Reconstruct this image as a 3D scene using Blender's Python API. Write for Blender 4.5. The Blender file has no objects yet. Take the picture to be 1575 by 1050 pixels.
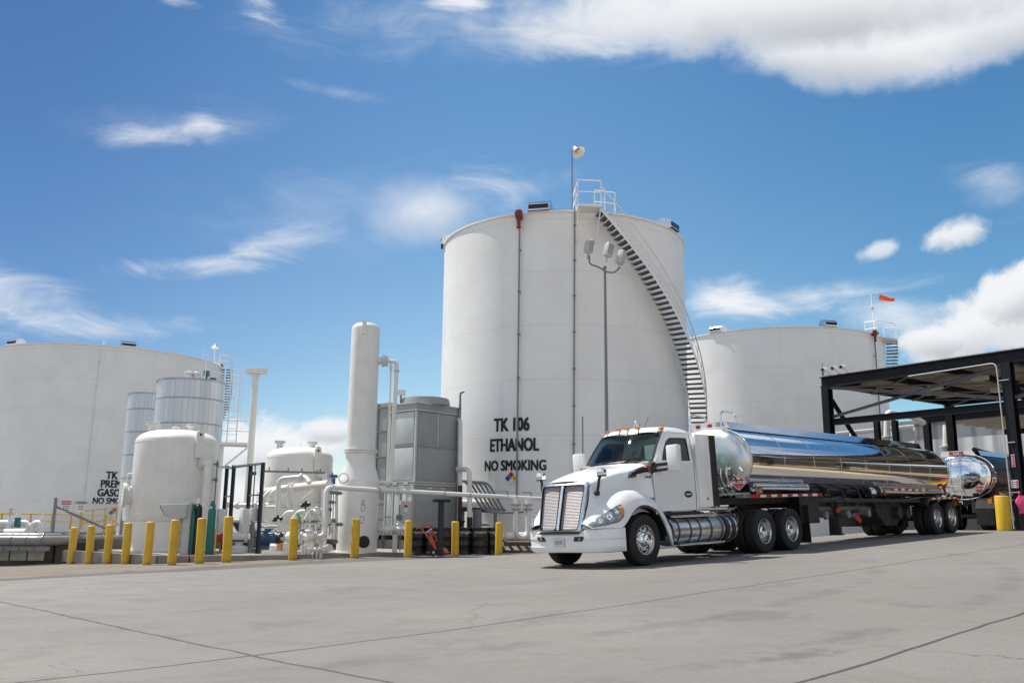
import bpy, bmesh, math, random
from math import sin, cos, tan, pi, radians, atan2, sqrt, hypot, asin, exp, log, acos
from mathutils import Vector as V, Matrix as M
random.seed(7)
sc = bpy.context.scene
COL = sc.collection

# ------------------------------------------------------------------ camera
FPX, CAMZ = 1380.0, 1.14
PITCH, ROLL = math.atan(FPX/6825.0), math.atan2(68, 6825)
FW = V((0, cos(PITCH), sin(PITCH)))
_r0, _u0 = V((1, 0, 0)), V((0, -sin(PITCH), cos(PITCH)))
RT = _r0*cos(ROLL)+_u0*sin(ROLL)
UP = _u0*cos(ROLL)-_r0*sin(ROLL)
cam = bpy.data.cameras.new('camera')
camo = bpy.data.objects.new('camera', cam)
COL.objects.link(camo)
camo.matrix_world = M(((RT.x, UP.x, -FW.x, 0), (RT.y, UP.y, -FW.y, 0), (RT.z, UP.z, -FW.z, CAMZ), (0, 0, 0, 1)))
cam.sensor_width = 36
cam.lens = FPX/1575*36
cam.clip_start, cam.clip_end = 0.1, 4000
sc.camera = camo
sc.render.engine = 'CYCLES'
sc.cycles.use_denoising = True
sc.cycles.max_bounces = 8
sc.cycles.glossy_bounces = 4
sc.cycles.transparent_max_bounces = 12
sc.view_settings.view_transform = 'Standard'
sc.view_settings.look = 'None'
sc.view_settings.exposure = 0.36
sc.view_settings.gamma = 1.0

# ------------------------------------------------------------------ sun
SUN_EL, SUN_AZ = radians(60), radians(-60)     # azimuth from +Y towards +X
sdir = V((sin(SUN_AZ)*cos(SUN_EL), cos(SUN_AZ)*cos(SUN_EL), sin(SUN_EL)))
sun = bpy.data.lights.new('sun', 'SUN')
sun.energy, sun.angle, sun.color = 4.8, radians(0.5), (1.0, 0.95, 0.87)
suno = bpy.data.objects.new('sun', sun)
COL.objects.link(suno)
suno.rotation_euler = sdir.to_track_quat('Z', 'Y').to_euler()
suno.location = (-20, 10, 40)

# ------------------------------------------------------------------ world: sky with clouds laid out by direction
W = bpy.data.worlds.new('World')
sc.world = W
W.use_nodes = True
nt = W.node_tree
nt.nodes.clear()


class NG:
    def __init__(s, nt): s.nt = nt; s.n = nt.nodes; s.l = nt.links.new

    def inp(s, node, i, v):
        if hasattr(v, 'node'): s.l(v, node.inputs[i])
        else: node.inputs[i].default_value = v

    def m(s, op, a, b=0.0, c=0.0, clamp=False):
        n = s.n.new('ShaderNodeMath'); n.operation = op; n.use_clamp = clamp
        s.inp(n, 0, a); s.inp(n, 1, b); s.inp(n, 2, c)
        return n.outputs[0]

    def add(s, a, b): return s.m('ADD', a, b)
    def sub(s, a, b): return s.m('SUBTRACT', a, b)
    def mul(s, a, b): return s.m('MULTIPLY', a, b)

    def ramp(s, v, lo, hi, a=0.0, b=1.0, smooth=True):
        n = s.n.new('ShaderNodeMapRange'); n.interpolation_type = 'SMOOTHSTEP' if smooth else 'LINEAR'
        n.clamp = True
        s.inp(n, 0, v); s.inp(n, 1, lo); s.inp(n, 2, hi); s.inp(n, 3, a); s.inp(n, 4, b)
        return n.outputs[0]

    def noise(s, vec, scale, detail=4, rough=.55, dist=0.0):
        n = s.n.new('ShaderNodeTexNoise')
        if vec is not None: s.l(vec, n.inputs['Vector'])
        s.inp(n, 'Scale', scale); n.inputs['Detail'].default_value = detail
        n.inputs['Roughness'].default_value = rough; n.inputs['Distortion'].default_value = dist
        return n

    def mapping(s, vec, loc=(0, 0, 0), rot=(0, 0, 0), scale=(1, 1, 1)):
        n = s.n.new('ShaderNodeMapping')
        s.l(vec, n.inputs[0])
        n.inputs[1].default_value = loc; n.inputs[2].default_value = rot; n.inputs[3].default_value = scale
        return n.outputs[0]

    def mixc(s, f, a, b, mode='MIX'):
        n = s.n.new('ShaderNodeMix'); n.data_type = 'RGBA'; n.blend_type = mode
        s.inp(n, 0, f)
        for i, v in ((6, a), (7, b)):
            if hasattr(v, 'node'): s.l(v, n.inputs[i])
            else: n.inputs[i].default_value = tuple(v)[:3]+(1.0,)
        return n.outputs[2]


def pixel_ray(px, py):
    a, b = px-787.5, 525-py
    return (FW+RT*(a/FPX)+UP*(b/FPX))


g = NG(nt)
tc = nt.nodes.new('ShaderNodeTexCoord')
nrm = nt.nodes.new('ShaderNodeVectorMath'); nrm.operation = 'NORMALIZE'
nt.links.new(tc.outputs['Generated'], nrm.inputs[0])
D = nrm.outputs[0]
sx = nt.nodes.new('ShaderNodeSeparateXYZ'); nt.links.new(D, sx.inputs[0])
AZ = g.m('ARCTAN2', sx.outputs[0], sx.outputs[1])
EL = g.m('ARCSINE', sx.outputs[2])
cx = nt.nodes.new('ShaderNodeCombineXYZ'); nt.links.new(AZ, cx.inputs[0]); nt.links.new(EL, cx.inputs[1])
AE = cx.outputs[0]
n_big = g.noise(AE, 9, 6, .58).outputs[0]
n_cum = g.noise(AE, 16, 8, .60, .3).outputs[0]
wisp_v = g.mapping(AE, (0, 0, 0), (0, 0, radians(-16)), (5, 14, 1))
n_wis = g.noise(wisp_v, 1.6, 8, .62, .7).outputs[0]
# name, px, py, half width, half height, tilt deg (up to the right +), kind, density, softness
CL = [
 (1300, -10, 430, 78, -4, 's', 1.0, .5), (1330, 80, 190, 56, -10, 's', .95, .6), (1520, 40, 170, 56, 4, 's', .9, .6), (980, 25, 300, 58, 2, 's', .85, .9),
 (950, 45, 260, 40, 4, 'w', .8, .9), (1100, 30, 300, 60, 0, 'w', .6, .8),
 (240, 210, 105, 22, 14, 'w', .62, .9), (312, 190, 28, 34, 60, 'w', .75, .8),
 (320, 405, 135, 20, 9, 'w', .85, .8), (440, 370, 90, 26, 14, 'w', .55, .9),
 (655, 326, 105, 62, 8, 's', .82, 1.1), (740, 300, 130, 48, 12, 'w', .75, 1.1),
 (30, 465, 150, 46, -8, 'w', .9, .8), (170, 505, 160, 26, 6, 'w', .7, .9),
 (430, 690, 120, 52, 0, 'c', 1.0, .5), (370, 770, 300, 45, 0, 'c', .85, .8), (505, 660, 60, 24, 0, 'c', .9, .6), (150, 760, 330, 90, 0, 'c', .6, .9),
 (1120, 460, 75, 40, -10, 'w', .95, .7), (1260, 455, 200, 24, 6, 'w', .85, .85), (1370, 490, 110, 40, -12, 'w', .9, .8),
 (1520, 500, 105, 58, 18, 'c', 1.0, .42), (1450, 520, 60, 34, 0, 'c', 1.0, .45), (1565, 450, 60, 40, 20, 'c', 1.0, .4),
 (1471, 360, 42, 27, 10, 'c', .95, .6), (1351, 386, 32, 15, 14, 'c', .75, .7),
 (395, 5, 55, 20, -12, 'w', 1.0, .6), (280, 2, 30, 12, 0, 'w', .8, .7), (705, 4, 48, 18, 0, 'w', .95, .6),
 (1545, 285, 70, 40, -20, 'w', .45, .9), (720, 40, 330, 70, 3, 'w', .42, 1.3), (520, 330, 300, 90, 8, 'w', .22, 1.3), (300, 190, 160, 40, 12, 'w', .25, 1.2), (520, 142, 90, 12, -4, 'w', .3, .9),
]
total = None
shade = None
for (px, py, hw, hh, tilt, kind, dens, soft) in CL:
    d = pixel_ray(px, py).normalized()
    a0, e0 = atan2(d.x, d.y), asin(d.z)
    t = radians(tilt)
    du = g.mul(g.sub(AZ, a0), cos(e0)); dv = g.sub(EL, e0)
    u = g.add(g.mul(du, cos(t)), g.mul(dv, sin(t)))
    v = g.sub(g.mul(dv, cos(t)), g.mul(du, sin(t)))
    u = g.m('DIVIDE', u, hw/FPX); v = g.m('DIVIDE', v, hh/FPX)
    e = g.m('SQRT', g.add(g.mul(u, u), g.mul(v, v)))
    if kind == 's':
        shp = g.add(g.sub(1.0, e), g.add(g.mul(g.sub(n_cum, .5), .75), g.mul(g.sub(n_big, .5), .8)))
    elif kind == 'c':
        shp = g.add(g.sub(1.0, e), g.mul(g.sub(n_cum, .5), 2.0))
    else:
        shp = g.add(g.sub(1.0, e), g.mul(g.sub(n_wis, .5), 2.0))
    mk = g.mul(g.ramp(shp, -.05, soft+(.40 if kind == 'w' else .02)), dens)
    if kind == 'w':
        mk = g.mul(mk, g.ramp(n_wis, .20, .70, .10, 1.0))
    inv = g.sub(1.0, mk)
    total = inv if total is None else g.mul(total, inv)
    if kind in 'cs':
        sh = g.mul(mk, g.ramp(v, .25, -.75))
        shade = sh if shade is None else g.m('MAXIMUM', shade, sh)
mask = g.sub(1.0, total)
# unseen scattered cloud behind the camera, its cover raised for fill light
n_rear = g.noise(D, 2.6, 7, .58, .2).outputs[0]
rear = g.mul(g.ramp(g.m('ABSOLUTE', AZ), .75, 1.1), g.mul(g.ramp(n_rear, .42, .60), .9))
mask = g.m('MAXIMUM', mask, rear)
sky = nt.nodes.new('ShaderNodeTexSky'); sky.sky_type = 'NISHITA'
sky.sun_disc = False
sky.sun_elevation = SUN_EL; sky.sun_rotation = SUN_AZ
sky.altitude = 900; sky.air_density = 1.0; sky.dust_density = .15; sky.ozone_density = 2.0
bg1 = nt.nodes.new('ShaderNodeBackground'); bg1.inputs[1].default_value = .10
hs = nt.nodes.new('ShaderNodeHueSaturation'); hs.inputs['Saturation'].default_value = 1.10
nt.links.new(sky.outputs[0], hs.inputs['Color'])
tint = g.mixc(g.ramp(EL, .02, .62), (1.22, 1.16, 1.0), (.86, 1.09, 1.08))
tint = g.mixc(g.ramp(AZ, .02, .52), tint, g.mixc(1.0, tint, (.70, .90, .97), 'MULTIPLY'))
tint = g.mixc(g.ramp(AZ, -.62, .05), g.mixc(.8, tint, (.34, .46, .60)), tint)
tint = g.mixc(g.ramp(g.m('ABSOLUTE', AZ), .9, 1.3), tint, (1.0, 1.0, 1.0))
nt.links.new(g.mixc(1.0, hs.outputs[0], tint, 'MULTIPLY'), bg1.inputs[0])
bg2 = nt.nodes.new('ShaderNodeBackground'); bg2.inputs[1].default_value = 1.0
grey = g.m('MULTIPLY', shade, g.ramp(n_big, .30, .62, .35, 1.0))
ccol = g.mixc(g.ramp(g.m('ABSOLUTE', AZ), .8, 1.1), g.mixc(grey, (.70, .715, .735), (.42, .445, .48)), (.72, .73, .745))
nt.links.new(ccol, bg2.inputs[0])
mx = nt.nodes.new('ShaderNodeMixShader')
nt.links.new(mask, mx.inputs[0]); nt.links.new(bg1.outputs[0], mx.inputs[1]); nt.links.new(bg2.outputs[0], mx.inputs[2])
wo = nt.nodes.new('ShaderNodeOutputWorld'); nt.links.new(mx.outputs[0], wo.inputs[0])
W.cycles.sampling_method = 'MANUAL'; W.cycles.sample_map_resolution = 512

# ------------------------------------------------------------------ site frame and ground shape
SU = V((.7203, .6937, 0))      # along the lanes, away from the camera
SN = V((-.6937, .7203, 0))     # across the lanes, towards the tanks


def sp(x): return x if x > 30 else log(1+exp(x))
def sstep(a, b, x):
    t = min(1, max(0, (x-a)/(b-a))); return t*t*(3-2*t)


def zg(x, y):
    w = .985*x+.174*y+.36
    w = sp(w); w = 22.3-sp(22.3-w)
    n = SN.x*x+SN.y*y
    z = .0475*w*(1-.8*sstep(15, 23, n))
    z -= .045*min(12, sp(-x-8))
    return z


def sn(s, n, dz=0.0):
    p = SU*s+SN*n
    return V((p.x, p.y, zg(p.x, p.y)+dz))


CAM = V((0, 0, CAMZ))
def at(px, py, y):
    """world point seen at a photograph pixel, y metres in front of the camera"""
    d = pixel_ray(px, py)
    return CAM+d*(y/d.y)


def ground_at(px, py, dz=0.0):
    d = pixel_ray(px, py)
    lo, hi = 2.0, 200.0
    f = lambda t: (CAM.z+d.z*t)-zg(d.x*t, d.y*t)-dz
    t = lo
    while t < hi and f(t) > 0: t += .25
    a, b = t-.25, t
    for _ in range(30):
        m_ = (a+b)/2
        if f(m_) > 0: a = m_
        else: b = m_
    p = CAM+d*a
    return V((p.x, p.y, zg(p.x, p.y)+dz))


def top_z(base, py):
    """height of the point above base that appears at row py"""
    lo, hi = -2.0, 60.0
    def row(z):
        d = V((base.x, base.y, z))-CAM
        return 525-FPX*(d@UP)/(d@FW)
    for _ in range(50):
        m_ = (lo+hi)/2
        if row(m_) > py: lo = m_
        else: hi = m_
    return lo

# ------------------------------------------------------------------ materials
MATS = {}


def mat(name, col, rough=.5, metal=0.0, var=.12, vscale=2.0, bump=0.0, bscale=30.0, dirt=0.0, streak=0.0, coat=0.0, spec=.5):
    """procedural paint / metal / concrete: base colour broken up by noise, roughness variation, bump"""
    if name in MATS: return MATS[name]
    m = bpy.data.materials.new(name); m.use_nodes = True
    MATS[name] = m
    nt = m.node_tree; g = NG(nt)
    b = nt.nodes['Principled BSDF']
    tc = nt.nodes.new('ShaderNodeTexCoord'); o = tc.outputs['Object']
    n1 = g.noise(o, vscale, 5, .6).outputs[0]
    c = g.mixc(g.ramp(n1, .3, .7, 0, 1), tuple(x*(1-var) for x in col), tuple(min(1, x*(1+var*.6)) for x in col))
    if streak:
        ms = g.mapping(o, scale=(6, 6, .35))
        n2 = g.noise(ms, 1.5, 6, .65).outputs[0]
        c = g.mixc(g.mul(g.ramp(n2, .52, .78), streak), c, (col[0]*.62, col[1]*.58, col[2]*.5))
    if dirt:
        n3 = g.noise(o, vscale*4.3, 8, .7, .4).outputs[0]
        c = g.mixc(g.mul(g.ramp(n3, .52, .75), dirt), c, (col[0]*.4+.01, col[1]*.37+.008, col[2]*.33+.006))
    nt.links.new(c, b.inputs['Base Color'])
    n4 = g.noise(o, vscale*3, 4, .6).outputs[0]
    nt.links.new(g.ramp(n4, .25, .75, max(.02, rough*.82), min(1, rough*1.18)), b.inputs['Roughness'])
    b.inputs['Metallic'].default_value = metal
    b.inputs['Specular IOR Level'].default_value = spec
    b.inputs['Coat Weight'].default_value = coat
    b.inputs['Coat Roughness'].default_value = .06
    if bump:
        bp = nt.nodes.new('ShaderNodeBump'); bp.inputs['Strength'].default_value = bump
        bp.inputs['Distance'].default_value = .02
        nb = g.noise(o, bscale, 5, .6).outputs[0]
        nt.links.new(nb, bp.inputs['Height']); nt.links.new(bp.outputs[0], b.inputs['Normal'])
    return m


def glass_mat(name, tint, refl=.10, ior=1.5):
    if name in MATS: return MATS[name]
    m = bpy.data.materials.new(name); m.use_nodes = True; MATS[name] = m
    nt = m.node_tree; nt.nodes.clear()
    t = nt.nodes.new('ShaderNodeBsdfTransparent'); t.inputs[0].default_value = tint+(1,)
    gl = nt.nodes.new('ShaderNodeBsdfGlossy'); gl.inputs['Roughness'].default_value = .02
    fr = nt.nodes.new('ShaderNodeFresnel'); fr.inputs[0].default_value = ior
    ad = nt.nodes.new('ShaderNodeMath'); ad.operation = 'ADD'; ad.inputs[1].default_value = refl
    mx = nt.nodes.new('ShaderNodeMixShader'); out = nt.nodes.new('ShaderNodeOutputMaterial')
    nt.links.new(fr.outputs[0], ad.inputs[0]); nt.links.new(ad.outputs[0], mx.inputs[0])
    nt.links.new(t.outputs[0], mx.inputs[1]); nt.links.new(gl.outputs[0], mx.inputs[2]); nt.links.new(mx.outputs[0], out.inputs[0])
    return m


def tank_paint(name, radius, course=2.44, plate=7.3, col=(.80, .795, .775)):
    """white tank paint with faint weld seams between plates, faint run marks"""
    m = bpy.data.materials.new(name); m.use_nodes = True; MATS[name] = m
    nt = m.node_tree; g = NG(nt); b = nt.nodes['Principled BSDF']
    tc = nt.nodes.new('ShaderNodeTexCoord'); o = tc.outputs['Object']
    s = nt.nodes.new('ShaderNodeSeparateXYZ'); nt.links.new(o, s.inputs[0])
    a = g.mul(g.m('ARCTAN2', s.outputs[0], s.outputs[1]), radius)
    cb = nt.nodes.new('ShaderNodeCombineXYZ'); nt.links.new(a, cb.inputs[0]); nt.links.new(s.outputs[2], cb.inputs[1])
    br = nt.nodes.new('ShaderNodeTexBrick'); nt.links.new(cb.outputs[0], br.inputs['Vector'])
    br.inputs['Scale'].default_value = 1.0; br.inputs['Brick Width'].default_value = plate; br.inputs['Row Height'].default_value = course
    br.inputs['Mortar Size'].default_value = .018; br.inputs['Mortar Smooth'].default_value = .6
    n1 = g.noise(o, .5, 5, .6).outputs[0]
    c = g.mixc(g.ramp(n1, .3, .7), tuple(x*.955 for x in col), tuple(min(.9, x*1.03) for x in col))
    st = g.noise(g.mapping(o, scale=(2.2, 2.2, .12)), 1.4, 7, .65).outputs[0]
    c = g.mixc(g.mul(g.ramp(st, .54, .8), .16), c, (.50, .47, .42))
    rn = g.noise(g.mapping(o, scale=(1.6, 1.6, .06)), 2.6, 8, .7).outputs[0]
    rim = g.ramp(s.outputs[2], 9.0, 14.8)
    c = g.mixc(g.mul(g.mul(g.ramp(rn, .60, .78), rim), .30), c, (.34, .24, .15))
    c = g.mixc(g.mul(br.outputs['Fac'], .36), c, (.48, .46, .43))
    nt.links.new(c, b.inputs['Base Color'])
    b.inputs['Roughness'].default_value = .42
    bp = nt.nodes.new('ShaderNodeBump'); bp.inputs['Strength'].default_value = .5; bp.inputs['Distance'].default_value = .025
    nw = g.noise(o, .7, 2, .5).outputs[0]
    nt.links.new(g.add(g.mul(nw, 1.2), g.mul(br.outputs['Fac'], .35)), bp.inputs['Height'])
    nt.links.new(bp.outputs[0], b.inputs['Normal'])
    return m


WHITE = mat('white_paint', (.80, .795, .78), .40, var=.05, streak=.10)
PIPEW = mat('cream_white_pipe_paint', (.76, .745, .70), .42, var=.06, streak=.18, dirt=.05)
OFFW = mat('weathered_white_paint', (.70, .69, .66), .5, var=.08, dirt=.14)
YELLOW = mat('yellow_safety_paint', (.66, .40, .012), .45, var=.14, vscale=3, dirt=.28, streak=.3)
YRAIL = mat('yellow_rail_paint', (.62, .40, .06), .5, var=.08)
GREYU = mat('grey_unit_paint', (.315, .33, .318), .48, var=.07, vscale=1.2, streak=.12)
GREYL = mat('light_grey_trim_lit_panel', (.52, .55, .54), .45, var=.08)  # trim, also stands in for light on the cooling unit's left face
GALV = mat('galvanised_steel', (.42, .45, .48), .38, .55, var=.16, vscale=3)
STEELG = mat('grey_steel', (.20, .21, .215), .5, .2, var=.12)
LAMPG = mat('grey_lamp_housing', (.48, .49, .48), .5, var=.08)
DARKST = mat('dark_blue_steel', (.006, .008, .013), .5, spec=.25, var=.25, vscale=2)
PURPLE = mat('dark_rack_steel', (.020, .018, .035), .45, var=.2)
BLACK = mat('black_rubbery_paint', (.012, .012, .013), .5, var=.2)
BLKPL = mat('black_plastic', (.014, .014, .015), .35, var=.15)
TYRE = mat('tyre_rubber', (.016, .016, .016), .78, var=.25, vscale=6, bump=.25, bscale=60)
SATIN = mat('satin_chrome', (.86, .87, .88), .22, 1.0, var=.03)
CHROME = mat('chrome', (.86, .87, .88), .05, 1.0, var=.03)
ALU = mat('polished_aluminium', (.72, .73, .74), .2, 1.0, var=.06, vscale=5)
BRUSH = mat('brushed_aluminium', (.66, .67, .68), .30, 1.0, var=.10, vscale=4)
RUST = mat('red_oxide_paint', (.20, .03, .022), .55, var=.2)
RED = mat('red_paint', (.42, .02, .018), .4, var=.1)
HANDRED = mat('orange_red_paint', (.62, .09, .04), .4, var=.12)
REFRED = mat('red_reflector', (.50, .012, .012), .25, var=.1)
REFWHT = mat('white_reflector', (.75, .75, .74), .3, var=.05)
AMBER = mat('amber_lens', (.75, .22, .01), .25, var=.1)
TEAL = mat('teal_cylinder_paint', (.01, .16, .14), .4, var=.12)
BLUEM = mat('blue_motor_paint', (.06, .13, .24), .45, var=.12, dirt=.15)
GREENV = mat('green_actuator_paint', (.10, .26, .15), .5, var=.1)
ORANGE = mat('orange_paint', (.75, .25, .02), .45, var=.1)
CONC = mat('weathered_concrete', (.27, .25, .225), .85, var=.18, vscale=1.3, bump=.3, bscale=25, streak=.3, dirt=.2)
CONCD = mat('stained_concrete_wall', (.13, .115, .10), .85, var=.2, vscale=1.1, bump=.3, bscale=20, streak=.5, dirt=.25)
TIMBER = mat('old_timber', (.13, .085, .05), .8, var=.3, vscale=6)
LETTER = mat('black_lettering', (.012, .014, .022), .5, var=.1)
LETW = mat('white_lettering', (.75, .75, .74), .5, var=.05)
TRUCKW = mat('white_truck_paint', (.79, .80, .805), .25, var=.02, vscale=1.0, coat=.6)
GLASS = glass_mat('windscreen_glass', (.80, .98, .95), .03, 1.32)
SGLASS = glass_mat('side_glass', (.12, .20, .20), .01, 1.4)
LENS = mat('headlamp_lens', (.30, .33, .34), .10, .3, var=.35, vscale=14)
SEAT = mat('grey_seat_cloth', (.30, .31, .31), .8, var=.1)
WINDS = mat('orange_windsock_cloth', (.80, .12, .03), .7, var=.1)
PINK = mat('pink_cloth', (.75, .08, .22), .7, var=.15)
SIGNW = mat('white_sign_face', (.72, .72, .70), .45, var=.05)
BLUEF = mat('blue_sign_field', (.02, .10, .36), .45, var=.05)
YELF = mat('yellow_sign_field', (.80, .60, .02), .45, var=.05)
REDF = mat('red_sign_field', (.50, .02, .05), .45, var=.05)
CORR = mat('white_corrugated_sheet', (.62, .63, .63), .5, var=.06)
SOFFIT = mat('pale_soffit_sheet', (.55, .52, .45), .6, var=.12, vscale=.8)
SAND = mat('sandblasted_steel', (.40, .40, .39), .5, .3, var=.15)
GREASE = mat('greasy_frame_steel', (.018, .017, .016), .55, .2, var=.35, vscale=4)
UNDER = mat('grey_underframe', (.038, .038, .037), .6, .2, var=.3, vscale=3)


def trailer_chrome():
    m = bpy.data.materials.new('polished_tank_shell'); m.use_nodes = True
    nt = m.node_tree; g = NG(nt); b = nt.nodes['Principled BSDF']
    tc = nt.nodes.new('ShaderNodeTexCoord'); o = tc.outputs['Object']
    b.inputs['Base Color'].default_value = (.78, .79, .81, 1); b.inputs['Metallic'].default_value = 1
    n = g.noise(g.mapping(o, scale=(.5, 1, 1)), 2.2, 3, .5).outputs[0]
    n2 = g.noise(o, 7, 5, .6).outputs[0]
    nt.links.new(g.ramp(n2, .3, .75, .045, .11), b.inputs['Roughness'])
    bp = nt.nodes.new('ShaderNodeBump'); bp.inputs['Strength'].default_value = .10; bp.inputs['Distance'].default_value = .03
    nt.links.new(n, bp.inputs['Height']); nt.links.new(bp.outputs[0], b.inputs['Normal'])
    return m


SHELL = trailer_chrome()


def grille_mesh_mat():
    m = bpy.data.materials.new('chrome_wire_mesh'); m.use_nodes = True
    nt = m.node_tree; g = NG(nt); b = nt.nodes['Principled BSDF']
    tc = nt.nodes.new('ShaderNodeTexCoord'); o = tc.outputs['Object']
    s = nt.nodes.new('ShaderNodeSeparateXYZ'); nt.links.new(o, s.inputs[0])
    wy = g.m('SINE', g.mul(s.outputs[1], 2*pi/.030)); wz = g.m('SINE', g.mul(s.outputs[2], 2*pi/.030))
    h = g.m('MAXIMUM', wy, wz)
    c = g.mixc(g.ramp(h, -.2, .5), (.16, .15, .155), (.58, .54, .55))
    nt.links.new(c, b.inputs['Base Color'])
    b.inputs['Metallic'].default_value = .25; b.inputs['Roughness'].default_value = .5
    bp = nt.nodes.new('ShaderNodeBump'); bp.inputs['Distance'].default_value = .01
    nt.links.new(h, bp.inputs['Height']); nt.links.new(bp.outputs[0], b.inputs['Normal'])
    return m


def chainlink_mat():
    m = bpy.data.materials.new('chain_link_wire'); m.use_nodes = True
    nt = m.node_tree; g = NG(nt); b = nt.nodes['Principled BSDF']
    tc = nt.nodes.new('ShaderNodeTexCoord'); o = tc.outputs['Object']
    s = nt.nodes.new('ShaderNodeSeparateXYZ'); nt.links.new(o, s.inputs[0])
    k = 2*pi/.11
    h = g.add(s.outputs[0], g.mul(s.outputs[1], .0))
    a = g.m('ABSOLUTE', g.m('SINE', g.mul(g.add(h, s.outputs[2]), k/2))); c = g.m('ABSOLUTE', g.m('SINE', g.mul(g.sub(h, s.outputs[2]), k/2)))
    w = g.m('MINIMUM', a, c)
    b.inputs['Base Color'].default_value = (.42, .43, .44, 1); b.inputs['Metallic'].default_value = .5; b.inputs['Roughness'].default_value = .5
    nt.links.new(g.ramp(w, .10, .24, 1, 0), b.inputs['Alpha'])
    return m


MESHM = grille_mesh_mat()
CHAIN = chainlink_mat()


def bollard_paint():
    m = bpy.data.materials.new('scuffed_yellow_paint'); m.use_nodes = True
    nt = m.node_tree; g = NG(nt); b = nt.nodes['Principled BSDF']
    tc = nt.nodes.new('ShaderNodeTexCoord'); o = tc.outputs['Object']; w = nt.nodes.new('ShaderNodeObjectInfo')
    off = nt.nodes.new('ShaderNodeVectorMath'); off.operation = 'ADD'; nt.links.new(o, off.inputs[0])
    cb = nt.nodes.new('ShaderNodeCombineXYZ'); nt.links.new(g.mul(w.outputs['Random'], 40), cb.inputs[0]); nt.links.new(cb.outputs[0], off.inputs[1]); p = off.outputs[0]
    s = nt.nodes.new('ShaderNodeSeparateXYZ'); nt.links.new(o, s.inputs[0])
    n1 = g.noise(p, 2.5, 6, .65).outputs[0]; n2 = g.noise(g.mapping(p, scale=(9, 9, 2)), 2.0, 8, .75, .5).outputs[0]; n3 = g.noise(g.mapping(p, scale=(5, 5, .5)), 2.0, 6, .6).outputs[0]
    c = g.mixc(g.ramp(n1, .3, .7), (.60, .355, .010), (.70, .44, .020))
    c = g.mixc(g.mul(w.outputs['Random'], .35), c, (.56, .36, .05))
    c = g.mixc(g.mul(g.ramp(n3, .5, .75), .45), c, (.36, .22, .03))
    c = g.mixc(g.mul(g.ramp(n2, .62, .70), .8), c, (.20, .17, .13))
    sp_ = g.sub(g.ramp(s.outputs[2], -.05, .30, 1, 0), g.mul(n2, 1.35))
    c = g.mixc(g.mul(g.ramp(sp_, .0, .3), .55), c, (.20, .15, .07))
    nt.links.new(c, b.inputs['Base Color']); b.inputs['Roughness'].default_value = .5
    return m


BOLL = bollard_paint()


# ------------------------------------------------------------------ mesh building
FLAT = ('lettering', 'number', 'numerals', 'placard_symbols', 'placard_lettering', 'unit_number', 'fender_badge')


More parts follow.
